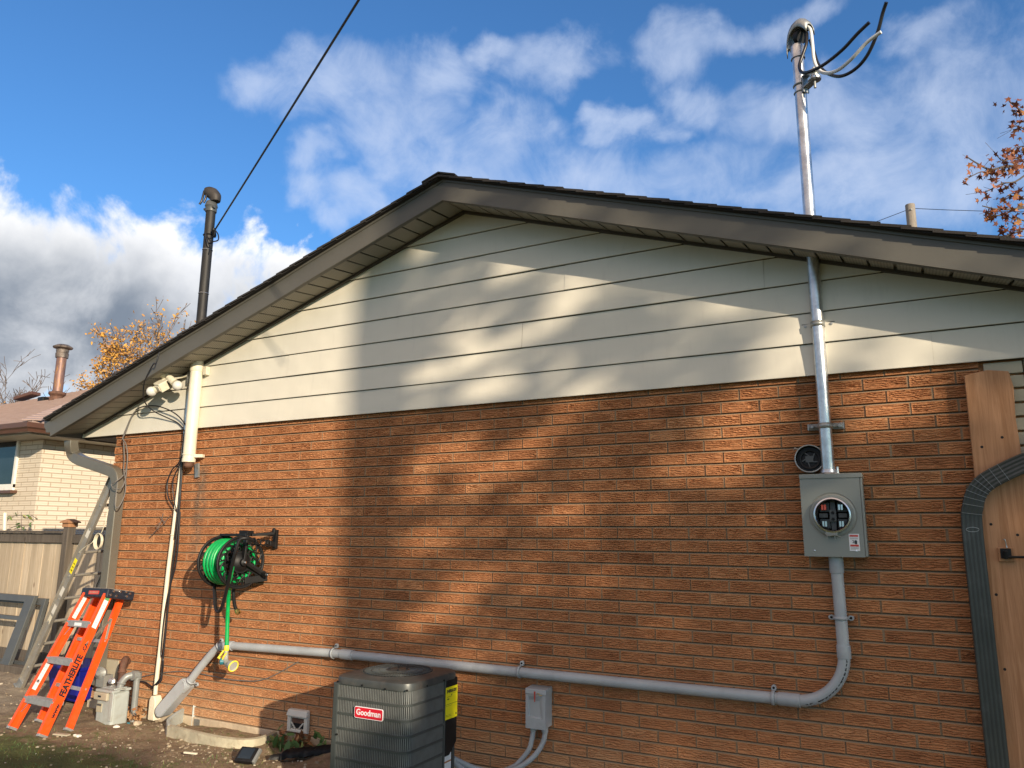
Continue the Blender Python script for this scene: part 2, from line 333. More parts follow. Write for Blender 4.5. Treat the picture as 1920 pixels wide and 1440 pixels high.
# ------------------------------------------------------------------ mesh helpers
class MB:
    def __init__(s): s.v = []; s.f = []; s.mi = []; s.k = 0
    def face(s, idx): s.f.append(tuple(idx)); s.mi.append(s.k)
    def add(s, vs, fs):
        o = len(s.v); s.v.extend(tuple(map(float, p)) for p in vs)
        for f in fs: s.face([o+i for i in f])
        return s
    def box(s, lo, hi, M=None):
        x0, y0, z0 = lo; x1, y1, z1 = hi
        vs = [Vector(p) for p in ((x0, y0, z0), (x1, y0, z0), (x1, y1, z0), (x0, y1, z0), (x0, y0, z1), (x1, y0, z1), (x1, y1, z1), (x0, y1, z1))]
        if M: vs = [M @ v for v in vs]
        return s.add(vs, [(0, 3, 2, 1), (4, 5, 6, 7), (0, 1, 5, 4), (1, 2, 6, 5), (2, 3, 7, 6), (3, 0, 4, 7)])
    def hexa(s, p):   # 8 points, bottom ring then top ring
        return s.add(p, [(0, 3, 2, 1), (4, 5, 6, 7), (0, 1, 5, 4), (1, 2, 6, 5), (2, 3, 7, 6), (3, 0, 4, 7)])
    def beam(s, a, b, w, h, up=(0, 0, 1), ext=0.0):   # rectangular bar from a to b, w across, h along 'up'
        a = Vector(a); b = Vector(b); t = (b-a).normalized(); a = a-t*ext; b = b+t*ext
        u = Vector(up); r = t.cross(u).normalized(); u = r.cross(t).normalized()
        c = [(-w/2, -h/2), (w/2, -h/2), (w/2, h/2), (-w/2, h/2)]
        return s.hexa([a+r*x+u*y for x, y in c]+[b+r*x+u*y for x, y in c])
    def tube(s, path, r, n=10, cap=True, closed=False):
        P = [Vector(p) for p in path]; R = r if hasattr(r, '__len__') else [r]*len(P); o = len(s.v)
        L = len(P); prev = None
        for i in range(L):
            if closed: t = P[(i+1) % L]-P[(i-1) % L]
            else: t = P[min(i+1, L-1)]-P[max(i-1, 0)]
            t = t.normalized() if t.length > 1e-9 else Vector((0, 0, 1))
            if prev is None:
                a = Vector((0, 0, 1)) if abs(t.z) < 0.9 else Vector((1, 0, 0)); u = t.cross(a).normalized()
            else: u = (prev-t*prev.dot(t)); u = u.normalized() if u.length > 1e-6 else t.orthogonal().normalized()
            w = t.cross(u); prev = u
            for j in range(n):
                q = 2*math.pi*j/n; s.v.append(tuple(P[i]+(u*math.cos(q)+w*math.sin(q))*R[i]))
        for i in range(L if closed else L-1):
            i2 = (i+1) % L
            for j in range(n):
                j2 = (j+1) % n; s.face((o+i*n+j, o+i*n+j2, o+i2*n+j2, o+i2*n+j))
        if cap and not closed:
            s.face([o+j for j in range(n)][::-1]); s.face([o+(L-1)*n+j for j in range(n)])
        return s
    def lathe(s, c, axis, prof, n=24, closed=False):   # prof: (radius, along axis)
        c = Vector(c); ax = Vector(axis).normalized(); u = ax.orthogonal().normalized(); w = ax.cross(u); o = len(s.v); m_ = len(prof)
        for r, h in prof:
            for j in range(n):
                q = 2*math.pi*j/n; s.v.append(tuple(c+ax*h+(u*math.cos(q)+w*math.sin(q))*max(r, 1e-5)))
        for i in range(m_ if closed else m_-1):
            i2 = (i+1) % m_
            for j in range(n):
                j2 = (j+1) % n; s.face((o+i*n+j, o+i*n+j2, o+i2*n+j2, o+i2*n+j))
        return s
    def torus(s, c, axis, R, r, n=28, k=8):
        return s.lathe(c, axis, [(R+r*math.cos(2*math.pi*i/k), r*math.sin(2*math.pi*i/k)) for i in range(k)], n, True)
    def prism(s, poly, a, b):   # poly of 3D points, swept from offset a to offset b (vectors)
        a = Vector(a); b = Vector(b); n = len(poly); P = [Vector(p) for p in poly]
        return s.add([p+a for p in P]+[p+b for p in P], [tuple(range(n))[::-1], tuple(range(n, 2*n))]+[(i, (i+1) % n, n+(i+1) % n, n+i) for i in range(n)])
    def build(s, name, ms, parent=None, smooth=None, bevel=0.0, segs=2):
        org = Vector((0, 0, 0)); r = parent
        while r is not None: org = org+r.location; r = r.parent
        me = bpy.data.meshes.new(name)
        if parent is None and s.v:
            A = np.array(s.v); org = Vector(((A[:, 0].min()+A[:, 0].max())/2, (A[:, 1].min()+A[:, 1].max())/2, A[:, 2].min()))
        me.from_pydata([tuple(Vector(v)-org) for v in s.v], [], s.f)
        ms = ms if isinstance(ms, (list, tuple)) else [ms]
        for q in ms: me.materials.append(MATS[q])
        if len(ms) > 1: me.polygons.foreach_set('material_index', s.mi)
        ob = bpy.data.objects.new(name, me); COL.objects.link(ob)
        if parent is None: ob.location = org
        else: ob.parent = parent
        bm = bmesh.new(); bm.from_mesh(me); bmesh.ops.recalc_face_normals(bm, faces=bm.faces); bm.to_mesh(me); bm.free()
        if smooth is not None:
            me.polygons.foreach_set('use_smooth', [True]*len(me.polygons)); me.set_sharp_from_angle(angle=math.radians(smooth))
        if bevel:
            md = ob.modifiers.new('bevel', 'BEVEL'); md.width = bevel; md.segments = segs; md.limit_method = 'ANGLE'; md.angle_limit = math.radians(40); md.harden_normals = False
        return ob

def thing(name, label, cat, loc, group=None):
    o = bpy.data.objects.new(name, None); COL.objects.link(o); o.location = Vector(loc); o.empty_display_size = 0.1
    return tag(o, label, cat, group)
def tag(o, label=None, cat=None, group=None, kind=None):
    if label: o['label'] = label
    if cat: o['category'] = cat
    if group: o['group'] = group
    if kind: o['kind'] = kind
    return o
def smoothpath(P, n=6):
    P = [Vector(p) for p in P]; out = []
    for i in range(len(P)-1):
        p0 = P[max(i-1, 0)]; p1 = P[i]; p2 = P[i+1]; p3 = P[min(i+2, len(P)-1)]
        for k in range(n):
            t = k/n; out.append(0.5*((2*p1)+(p2-p0)*t+(2*p0-5*p1+4*p2-p3)*t*t+(3*p1-p0-3*p2+p3)*t**3))
    out.append(P[-1]); return out
def text(s, size, mname, parent, origin, xdir, ydir, name='lettering', thick=0.0, depth=0.0006, align='CENTER', sx=1.0):
    cu = bpy.data.curves.new(name, 'FONT'); cu.body = s; cu.size = size; cu.align_x = align; cu.align_y = 'CENTER'; cu.offset = thick; cu.extrude = depth; cu.resolution_u = 3
    tmp = bpy.data.objects.new('tmp_text', cu); COL.objects.link(tmp)
    bpy.context.view_layer.update(); me = bpy.data.meshes.new_from_object(tmp.evaluated_get(bpy.context.evaluated_depsgraph_get()))
    bpy.data.objects.remove(tmp, do_unlink=True)
    me.name = name; me.materials.clear(); me.materials.append(MATS[mname])
    X = Vector(xdir).normalized(); Y = Vector(ydir).normalized(); Z = X.cross(Y); org = Vector(origin); r = parent
    while r is not None: org = org-r.location; r = r.parent
    Mx = Matrix(((X.x*sx, Y.x, Z.x, org.x), (X.y*sx, Y.y, Z.y, org.y), (X.z*sx, Y.z, Z.z, org.z), (0, 0, 0, 1)))
    me.transform(Mx); ob = bpy.data.objects.new(name, me); COL.objects.link(ob)
    if parent is not None: ob.parent = parent
    return ob
def hash2(ix, iz, seed):
    h = (ix.astype(np.int64)*374761393+iz.astype(np.int64)*668265263+np.int64(seed)*1442695041) & 0x7fffffff
    h = (h ^ (h >> 13))*1274126177 & 0x7fffffff; return ((h ^ (h >> 16)) & 0xffff)/65535.0
def vnoise(x, z, seed=0):
    ix = np.floor(x); iz = np.floor(z); fx = x-ix; fz = z-iz; fx = fx*fx*(3-2*fx); fz = fz*fz*(3-2*fz)
    a = hash2(ix, iz, seed); b_ = hash2(ix+1, iz, seed); c = hash2(ix, iz+1, seed); d = hash2(ix+1, iz+1, seed)
    return (a*(1-fx)+b_*fx)*(1-fz)+(c*(1-fx)+d*fx)*fz
# ================================================================== the house
PX, SB, OH = 2.722, 2.58, 0.355              # ridge x, underside of the siding, rake overhang
BL, BR = -1.451, 6.12                      # ends of the orange brickwork
EL, ER = -1.99, 7.43                       # eave ends of the rakes
def zs(x): return 4.163-abs(x-PX)*0.329      # soffit line on the wall
def fz0(x): return 4.127-abs(x-PX)*0.3335
def fz1(x): return 4.305-abs(x-PX)*0.331
def ground_z(x, y): return 0.0
house = thing('brick_house', 'orange brick house with cream sided gable and dark shingle roof', 'house', (2.72, 0, 0))

def brickwork():
    H, Wd, mj, mh = 0.0785, 0.24, 0.0105, 0.0140
    rr = np.array([0, 1, 11, 15, 19, 23, 27, 31, 34]); cc = np.array([.004, .003, -.006, -.011, -.013, -.001, .003, .016, .02])
    NX, NZ = 26, 22
    V = []; F = []; nv = 0; COURSES = []; JOINTS = []
    gi = np.arange(NX*NZ).reshape(NZ, NX)
    q = np.stack([gi[:-1, :-1], gi[:-1, 1:], gi[1:, 1:], gi[1:, :-1]], -1).reshape(-1, 4)
    ring = np.concatenate([gi[0, :], gi[1:, -1], gi[-1, -2::-1], gi[-2:0:-1, 0]])
    rng = np.random.default_rng(3)
    for r in range(0, 37):
        zc = SB-H*r+np.interp(r, rr, cc); zc2 = SB-H*(r+1)+np.interp(r+1, rr, cc); hh = (zc-zc2)-mh
        z0, z1 = zc-hh/2, zc+hh/2
        if r == 0: z1 = SB+0.02
        if z1 < -0.25: break
        off = 0.0 if r % 2 else 0.12
        zn = SB-H*(r+1)+np.interp(r+1, rr, cc)+(H-mh)/2; COURSES.append((z1, z0, zn))
        k0 = math.floor((BL-off)/Wd); xs = [off+Wd*k for k in range(k0, k0+40)]
        last_b = None
        for xa in xs:
            a = xa+mj/2+rng.normal(0, .0013); b_ = xa+Wd-mj/2+rng.normal(0, .0013); a = max(a, BL); b_ = min(b_, BR)
            if b_-a < 0.02: continue
            if last_b is not None and a-last_b < 0.05: JOINTS.append((last_b, a, z0, z1))
            last_b = b_
            X = np.linspace(a, b_, NX)[None, :].repeat(NZ, 0); Z = np.linspace(z0, z1, NZ)[:, None].repeat(NX, 1)
            sd = int(rng.integers(1, 9999)); u = rng.uniform(0, 50)
            wob = vnoise(X*26+u, Z*46, sd)*6.5+vnoise(X*70+u, Z*110, sd+1)*3.4
            g = 0.5+0.5*np.sin(Z*2*math.pi/0.0128+wob); amp = 0.0040+0.0080*vnoise(X*15+u, Z*26, sd+2)
            e = np.minimum(np.minimum(X-a, b_-X), np.minimum(Z-z0, z1-Z)); mk = np.clip((e-0.003)/0.006, 0, 1); y = (g**1.8*amp+0.0018*vnoise(X*60, Z*90, sd+3))*mk+rng.normal(0, .0007)+0.0018*np.exp(-e/0.0010)
            tilt = rng.normal(0, .004); Zt = Z+(X-(a+b_)/2)*tilt
            Xe = X+rng.normal(0, .0006, X.shape); V.append(np.stack([Xe, y, Zt], -1).reshape(-1, 3)); F.append(q+nv)
            nr = len(ring); back = V[-1][ring].copy(); back[:, 1] = 0.026; V.append(back)
            j = np.arange(nr); j2 = (j+1) % nr; base = nv+NX*NZ
            F.append(np.stack([nv+ring[j2], nv+ring[j], base+j, base+j2], -1)); nv += NX*NZ+nr
    V = np.concatenate(V); F = np.concatenate(F); nb = len(F)
    # weather-struck mortar: flush on the brick below, cut back under the brick above
    xs_ = np.arange(BL+0.004, BR-0.003, 0.02); prof = []
    for zt_, zb_, zn_ in COURSES: prof += [(zt_-0.002, 0.022), (zb_+0.002, 0.022), (zb_-0.0004, 0.024), (zb_+(zn_-zb_)*0.45, 0.0165), (zb_+(zn_-zb_)*0.6, 0.008), (zn_-0.0012, 0.0035)]
    A = np.repeat(xs_[None, :], len(prof), 0); B = np.repeat(np.array([q_[0] for q_ in prof])[:, None], len(xs_), 1); my = np.repeat(np.array([q_[1] for q_ in prof])[:, None], len(xs_), 1)+0.0025*(vnoise(A*21, B*60, 5)-0.5)
    B = B+0.0016*(vnoise(A*13, B*50, 8)-0.5)
    MV = np.stack([A, my, B], -1).reshape(-1, 3); gm = np.arange(len(MV)).reshape(A.shape)
    MF = np.stack([gm[:-1, :-1], gm[:-1, 1:], gm[1:, 1:], gm[1:, :-1]], -1).reshape(-1, 4)+len(V)
    JV = []; JF = []; o_ = len(V)+len(MV)
    for k_, (xa_, xb_, za_, zb_) in enumerate(JOINTS):
        d_ = 0.0075+0.0025*math.sin(k_*2.3); JV += [(xa_-.0012, d_, za_-.001), (xb_+.0012, d_, za_-.001), (xb_+.0012, d_, zb_+.001), (xa_-.0012, d_, zb_+.001)]; JF.append([o_+4*k_+i_ for i_ in range(4)])
    MV = np.concatenate([MV, np.array(JV)]); MF = np.concatenate([MF, np.array(JF)])
    V = np.concatenate([V, MV]); F = np.concatenate([F, MF])
    V = V-np.array(house.location)
    me = bpy.data.meshes.new('brick_wall'); me.vertices.add(len(V)); me.vertices.foreach_set('co', V.astype(np.float32).ravel())
    me.loops.add(len(F)*4); me.loops.foreach_set('vertex_index', F.astype(np.int32).ravel())
    me.polygons.add(len(F)); me.polygons.foreach_set('loop_start', np.arange(0, len(F)*4, 4, dtype=np.int32))
    me.materials.append(MATS['brick']); me.materials.append(MATS['mortar'])
    mi = np.zeros(len(F), np.int32); mi[nb:] = 1; me.polygons.foreach_set('material_index', mi)
    me.update(); me.validate(); me.polygons.foreach_set('use_smooth', [False]*len(F))
    o = bpy.data.objects.new('brick_wall', me); COL.objects.link(o); o.parent = house
brickwork()
b = MB(); b.box((BL+0.002, 0.028, -0.4), (7.0, 9.0, SB+0.2)); b.build('side_wall', 'brick_flat', house)
b = MB(); b.box((BL-0.004, -0.004, -0.5), (BR+0.2, 0.02, 0.042)); b.build('foundation', 'parge', house, bevel=0.006)

# gable siding: lapped boards with butt joints
def gable():
    b = MB(); e = 0.197; k = 0; seams = {0: [1.9, 5.9], 1: [4.35], 2: [0.9, 3.25], 3: [2.1, 5.0], 4: [3.6], 5: [2.9]}
    while True:
        z0 = SB+k*e; z1 = z0+e
        if z0 > zs(PX)-0.02: break
        def lim(z): h = max(0.0, (zs(PX)+0.03-z)/0.329); return PX-h, PX+h
        a0, b0 = lim(z0); a1, b1 = lim(z1); cuts = [c for c in seams.get(k, []) if a0 < c < b0]
        pts = [None]+cuts+[None]
        for i in range(len(pts)-1):
            dy = -0.003 if i % 2 else 0.0
            L0, L1 = (a0, a1) if pts[i] is None else (pts[i]+0.0006, pts[i]+0.0006); R0, R1 = (b0, b1) if pts[i+1] is None else (pts[i+1], pts[i+1])
            n = max(2, int((R0-L0)/0.12))
            yb, yt = -0.034+dy, -0.0185+dy
            rowsZ = [(0.040, -0.012+dy), (0.024, yb+0.002), (0.034, yb), (0.5, (yb+yt)/2-0.001), (1.0, yt)]
            V = []; 
            for fz, y in rowsZ:
                for j in range(n+1):
                    t = j/n; x = (L0+(L1-L0)*fz)*(1-t)+(R0+(R1-R0)*fz)*t; V.append((x, y, z0+(z1-z0)*fz-(0.0047 if k == 0 and fz < 0.1 else 0.0)))
            b.add(V, [(r*(n+1)+j, r*(n+1)+j+1, (r+1)*(n+1)+j+1, (r+1)*(n+1)+j) for r in range(4) for j in range(n)])
        k += 1
    o = b.build('gable_siding', 'siding_cream', house, smooth=30)
    b = MB()                                      # sheathing behind, closes the gable
    b.prism([(-1.93, 0, SB+0.004), (7.36, 0, SB+0.004), (PX, 0, zs(PX)+0.06)], (0, -0.004, 0), (0, 0.03, 0)); b.build('sheathing', 'sheath', house)
gable()
for s, xe in ((-1, EL+0.06), (1, ER-0.06)):       # dark J-trim along the rakes
    b = MB(); a = Vector((PX, -0.024, zs(PX)-0.004)); c = Vector((xe, -0.024, zs(xe)-0.004))
    b.beam(a, c, 0.052, 0.022); b.build('rake_trim', 'trim_brown', house)
# vented soffits in narrow panels with dark V-grooves
for s, xe in ((-1, EL+0.02), (1, ER-0.02)):
    b = MB(); L = abs(xe-PX); n = int(L/0.137); w = L/n
    for i in range(n):
        xa = PX+s*(w*i+0.004); xb = PX+s*(w*(i+1)-0.012)
        for x0, x1, dz in ((xa, xb, 0.0), (xb, PX+s*(w*(i+1)+0.004), 0.016)):
            P = [(x0, -OH+0.012, fz0(x0)+0.012+dz), (x1, -OH+0.012, fz0(x1)+0.012+dz), (x1, 0.002, zs(x1)+0.012+dz), (x0, 0.002, zs(x0)+0.012+dz)]
            b.prism(P, (0, 0, 0), (0, 0, 0.006))
            if dz: b.k = 0
    b.build('soffit', 'soffit_vented', house)
# fascia boards: plumb cut at the eave, mitred at the ridge, small hem at the foot
for s, xe in ((-1, EL), (1, ER)):
    b = MB(); n = 24
    prof = [(0.0, 0.012), (0.0, 0.0), (0.02, -0.004), (0.035, 0.0), (0.86, 0.0), (0.88, -0.008), (1.0, -0.010)]
    V = []
    for f_, y in prof:
        for j in range(n+1):
            x = PX+(xe-PX)*j/n; wob = 0.0025*math.sin(x*3.1+s)+0.0015*math.sin(x*7.7); V.append((x, -OH+y+wob, fz0(x)+(fz1(x)-fz0(x))*f_))
    b.add(V, [(r*(n+1)+j, r*(n+1)+j+1, (r+1)*(n+1)+j+1, (r+1)*(n+1)+j) for r in range(len(prof)-1) for j in range(n)])
    b.hexa([(PX, -OH+0.008, fz0(PX)), (xe, -OH+0.008, fz0(xe)), (xe, -OH+0.03, fz0(xe)), (PX, -OH+0.03, fz0(PX)), (PX, -OH+0.008, fz1(PX)), (xe, -OH+0.008, fz1(xe)), (xe, -OH+0.03, fz1(xe)), (PX, -OH+0.03, fz1(PX))])
    b.build('fascia', 'fascia_taupe', house, smooth=35)
# roof deck and shingle courses, stepped at the rake edge
b = MB(); yb = 9.4; rng = random.Random(5)
for s, xe in ((-1, EL-0.06), (1, ER+0.06)):
    L = abs(xe-PX); n = int(L/0.145); w = L/n
    for i in range(n):
        x0 = xe-s*w*i; x1 = xe-s*(w*(i+1.35)); 
        if (x1-PX)*s < 0: x1 = PX
        za = fz1(x0)+0.021; zb = fz1(x1)+0.008; y0 = -OH-0.060+rng.uniform(-.002, .002)
        b.hexa([(x0, y0, za-0.013), (x1, y0, zb-0.012), (x1, yb, zb-0.012), (x0, yb, za-0.013), (x0, y0, za+rng.uniform(0, .004)), (x1, y0, zb+0.004), (x1, yb, zb+0.004), (x0, yb, za)])
    b.hexa([(xe, -OH-0.045, fz1(xe)-0.006), (PX, -OH-0.045, fz1(PX)-0.006), (PX, yb, fz1(PX)-0.006), (xe, yb, fz1(xe)-0.006), (xe, -OH-0.045, fz1(xe)+0.006), (PX, -OH-0.045, fz1(PX)+0.006), (PX, yb, fz1(PX)+0.006), (xe, yb, fz1(xe)+0.006)])
for i in range(40):
    y0 = -OH-0.066+i*0.24
    for s in (-1, 1): b.hexa([(PX, y0, fz1(PX)+0.022), (PX+s*0.15, y0, fz1(PX)-0.026), (PX+s*0.15, y0+0.26, fz1(PX)-0.030), (PX, y0+0.26, fz1(PX)+0.018), (PX, y0, fz1(PX)+0.034), (PX+s*0.15, y0, fz1(PX)-0.015), (PX+s*0.15, y0+0.26, fz1(PX)-0.019), (PX, y0+0.26, fz1(PX)+0.03)])
b.build('roof', 'shingle_dark', house)
# eave at the left: boxed soffit and gutter with an end cap
b = MB(); b.box((EL+0.03, 0.03, SB-0.012), (BL-0.004, 9.2, SB+0.012)); b.box((EL, -OH+0.04, SB-0.02), (EL+0.028, 9.2, SB+0.17)); b.build('eave_soffit', 'trim_brown', house)
gx = EL-0.004
K = [(gx, 0, 2.735), (gx, 0, 2.605), (gx-0.085, 0, 2.605), (gx-0.10, 0, 2.64), (gx-0.13, 0, 2.665), (gx-0.14, 0, 2.735)]
b = MB(); b.prism(K, (0, -OH+0.005, 0), (0, 9.2, 0)); b.build('gutter', 'fascia_taupe', house, bevel=0.003)
gx = ER+0.004
b = MB(); b.prism([(2*gx-gx+(gx-p[0])*-1+0, p[1], p[2]) for p in [(gx+dx, 0, z) for dx, z in ((0, 2.735), (0, 2.605), (0.085, 2.605), (0.10, 2.64), (0.13, 2.665), (0.14, 2.735))]], (0, -OH+0.005, 0), (0, 9.2, 0)); b.build('gutter', 'fascia_taupe', house, bevel=0.003)
# right end: a pale brick return and ribbed wall panel
b = MB(); hb = 0.0785; k = 0
z = SB-0.075
while z > 0: b.box((BR+0.018, -0.002, z), (BR+0.20, 0.1, z+0.066)); z -= hb
b.build('pale_brick_return', 'panel_beige', house, bevel=0.004)
b = MB(); x0, x1 = BR+0.205, 7.1; z = 0.0
while z < SB: b.add([(x0, 0.0, z), (x1, 0.0, z), (x1, -0.002, z+0.0215), (x0, -0.002, z+0.0215), (x0, 0.012, z+0.0255), (x1, 0.012, z+0.0255)], [(0, 1, 2, 3), (3, 2, 5, 4)]); z += 0.0262
b.box((x0, 0.012, 0), (x1, 0.1, SB)); b.build('ribbed_panel', 'ribbed_beige', house)

# ================================================================== neighbouring house
nb = thing('cream_brick_house', 'cream brick house with brown hip roof and rusty flue, behind the fence at far left', 'house', (-9.5, 1.6, 0))
NC = D(77, 860, 11.0); nx, ny = NC.x, NC.y            # its near corner
def creamwall():
    """raked courses as real shadow lines: each course is a bar standing 8 mm proud of the bed"""
    b = MB(); h = 0.068; z = -0.1
    while z < 2.9:
        b.box((nx-9, ny, z), (nx, ny+8, z+h-0.010)); z += h
    b.box((nx-8.98, ny+0.007, -0.1), (nx-0.007, ny+7.98, 2.95))
    return b.build('wall', 'brick_cream', nb)
creamwall()
ez = 2.93; ov = 0.46; hx0, hx1, hy0, hy1 = nx-9.6, nx+ov, ny-ov, ny+9
sl_ = 0.385; half = (hx1-hx0)/2; rz = ez+0.16+half*sl_; rx = (hx0+hx1)/2
b = MB(); A = [(hx0, hy0, ez+0.16), (hx1, hy0, ez+0.16), (hx1, hy1, ez+0.16), (hx0, hy1, ez+0.16)]; R1 = (rx, hy0+half, rz); R2 = (rx, hy1-half+0.5, rz)
ns = 30
def course(P0, P1, Q0, Q1):
    P0, P1, Q0, Q1 = map(Vector, (P0, P1, Q0, Q1)); nrm = (P1-P0).cross(Q0-P0).normalized(); nrm = nrm if nrm.z > 0 else -nrm
    for i in range(ns):
        a, c = i/ns, min(1, (i+1.2)/ns); l = lambda p, q, t: p+(q-p)*t
        b.add([l(P0, Q0, a)+nrm*0.022, l(P1, Q1, a)+nrm*0.022, l(P1, Q1, c)+nrm*0.004, l(P0, Q0, c)+nrm*0.004, l(P0, Q0, a)-nrm*0.01, l(P1, Q1, a)-nrm*0.01], [(0, 1, 2, 3), (4, 5, 1, 0)])
course(A[0], A[1], R1, R1); course(A[1], A[2], R1, R2); course(A[3], A[0], R2, R1); course(A[2], A[3], R2, R2)
nroof = b.build('roof', 'shingle_brown', nb)
b = MB()                                               # hip caps
for i in range(34):
    p = Vector(A[1])+(Vector(R1)-Vector(A[1]))*(i/34); q = Vector(A[1])+(Vector(R1)-Vector(A[1]))*((i+1.15)/34)
    b.beam(p+Vector((0, 0, 0.034)), q+Vector((0, 0, 0.026)), 0.24, 0.012)
b.build('hip_cap', 'shingle_brown', nroof)
b = MB(); b.box((hx0+0.02, hy0+0.02, ez+0.0), (hx1-0.02, hy1, ez+0.02)); b.build('eave_soffit', 'soffit_white', nb)
b = MB()
for P, Q, n_ in (((hx0, hy0, 0), (hx1, hy0, 0), (0, -1, 0)), ((hx1, hy0, 0), (hx1, hy1, 0), (1, 0, 0))):
    P, Q, n_ = Vector(P), Vector(Q), Vector(n_); t = (Q-P).normalized()
    e0 = Vector((hx1, hy0, 0)); 
    prof = [(0.0, ez+0.02), (0.07, ez+0.02), (0.085, ez+0.06), (0.115, ez+0.08), (0.12, ez+0.145), (0.0, ez+0.145)]
    V = []
    for pt in (P, Q):
        mit = (1 if pt == Q and n_.y < 0 else (-1 if pt == P and n_.x > 0 else 0))
        for o_, z in prof: V.append(pt+n_*o_+t*(o_*mit)+Vector((0, 0, z)))
    m_ = len(prof); b.add(V, [(i, (i+1) % m_, m_+(i+1) % m_, m_+i) for i in range(m_)])
b.build('gutter', 'brown_gutter', nb, smooth=20)
# window in the front face
w0 = W(-60, 800, -ny); w1 = W(24, 918, -ny); zt, zb_ = W(20, 828, -ny).z, W(20, 908, -ny).z
b = MB(); b.box((w0.x, ny-0.022, zb_), (w1.x, ny-0.012, zt)); wf = b.build('window', 'glass_dark', nb)
b = MB(); b.box((w1.x, ny-0.035, zb_-0.05), (w1.x+0.05, ny-0.002, zt+0.05)); b.box((w0.x, ny-0.035, zt), (w1.x, ny-0.002, zt+0.05)); b.box((w0.x, ny-0.04, zb_-0.09), (w1.x+0.05, ny-0.002, zb_)); b.build('frame', 'white_paint', wf)
b = MB(); b.box((w0.x, ny-0.10, zb_-0.135), (w1.x+0.12, ny-0.002, zb_-0.093)); b.build('sill', 'brown_gutter', wf)
# flue, roof vent and ridge vent, standing on the front roof slope
def onroof(px, py):
    r = ray(px, py); n_ = Vector((0, -sl_, 1)); p0 = Vector((0, hy0, ez+0.16)); return CAM+r*((p0-CAM).dot(n_)/r.dot(n_))
fb = onroof(106, 749); k_ = (fb-CAM).dot(FW)/F_PX        # metres per pixel there
fh = (749-657)*k_*1.01; fr = 8.6*k_
fl = MB(); up = Vector((0.0, 0, 1))
fl.tube([fb, fb+up*fh], fr, 20); flue = fl.build('flue_pipe', 'rust_pipe', nb, smooth=40)
b = MB(); b.lathe(fb+up*fh*1.0, up, [(fr*1.25, -0.14*fh), (fr*1.32, -0.05*fh), (fr*1.2, -0.04*fh), (fr*1.3, 0.02*fh), (fr*1.1, 0.04*fh), (fr*1.9, 0.06*fh), (fr*2.0, 0.085*fh), (fr*1.2, 0.13*fh), (0, 0.14*fh)], 24); b.build('rain_cap', 'cap_rust', flue, smooth=40)
b = MB(); b.lathe(fb, up, [(fr*1.65, -0.25*fh), (fr*1.45, 0.02*fh), (fr*1.3, 0.06*fh), (fr*1.7, 0.10*fh), (fr*1.7, 0.14*fh), (fr*1.05, 0.16*fh)], 24); b.build('flashing', 'rust', flue, smooth=40)
v0 = onroof(83, 752); b = MB(); b.box(tuple(v0+Vector((-0.09, -0.09, -0.1))), tuple(v0+Vector((0.1, 0.1, 0.075)))); b.build('roof_vent', 'black_plastic', nb, bevel=0.01)
v0 = onroof(48, 752); b = MB(); b.beam(v0+Vector((-0.22, -0.05, 0.05)), v0+Vector((0.28, 0.05, 0.16)), 0.24, 0.07); b.build('ridge_vent', 'brown_gutter', nb, bevel=0.01)

# ================================================================== fence
fy = 1.0
fence = thing('board_fence', 'weathered cedar board fence with dark top rail, standing behind the two ladders', 'fence', (-5, fy, 0))
rngf = random.Random(3)
b = MB(); x = -9.2
while x < -2.0:
    w = 0.138+rngf.uniform(-.004, .004); y = fy+0.03+rngf.uniform(-.004, .004); b.box((x, y, 0.05), (x+w-0.004, y+0.018, 1.52)); x += w
b.build('board_panel', 'fence_wood', fence, bevel=0.002)
b = MB(); b.box((-9.2, fy-0.012, 1.47), (-3.72, fy+0.02, 1.585)); b.box((-3.56, fy-0.012, 1.47), (-2.0, fy+0.02, 1.57)); b.box((-9.2, fy-0.05, 1.587), (-3.74, fy+0.07, 1.618)); b.build('top_rail', 'fence_dark', fence, bevel=0.004)
b = MB(); b.box((-9.2, fy-0.01, 0.02), (-2.0, fy+0.022, 0.15)); b.build('bottom_rail', 'fence_dark', fence, bevel=0.004)
for px_ in (-3.64, -6.1, -8.5):
    b = MB(); b.box((px_-0.05, fy-0.06, 0), (px_+0.05, fy+0.04, 1.70)); po = b.build('post', 'fence_dark', fence, bevel=0.004)
    b = MB(); b.box((px_-0.062, fy-0.072, 1.665), (px_+0.062, fy+0.052, 1.715)); b.add([(px_-0.085, fy-0.095, 1.715), (px_+0.085, fy-0.095, 1.715), (px_+0.085, fy+0.075, 1.715), (px_-0.085, fy+0.075, 1.715), (px_-0.085, fy-0.095, 1.73), (px_+0.085, fy-0.095, 1.73), (px_+0.085, fy+0.075, 1.73), (px_-0.085, fy+0.075, 1.73), (px_-0.03, fy-0.04, 1.765), (px_+0.03, fy-0.04, 1.765), (px_+0.03, fy+0.02, 1.765), (px_-0.03, fy+0.02, 1.765)], [(0, 3, 2, 1), (0, 1, 5, 4), (1, 2, 6, 5), (2, 3, 7, 6), (3, 0, 4, 7), (4, 5, 9, 8), (5, 6, 10, 9), (6, 7, 11, 10), (7, 4, 8, 11), (8, 9, 10, 11)]); b.build('post_cap', 'cedar' if px_ > -4 else 'fence_dark', po)
b = MB(); b.box((-3.55, fy+0.052, 0.05), (-1.5, fy+0.07, 1.5)); b.build('shaded_panel', 'fence_dark', fence)  # house shade on the fence, put into a dark wood colour

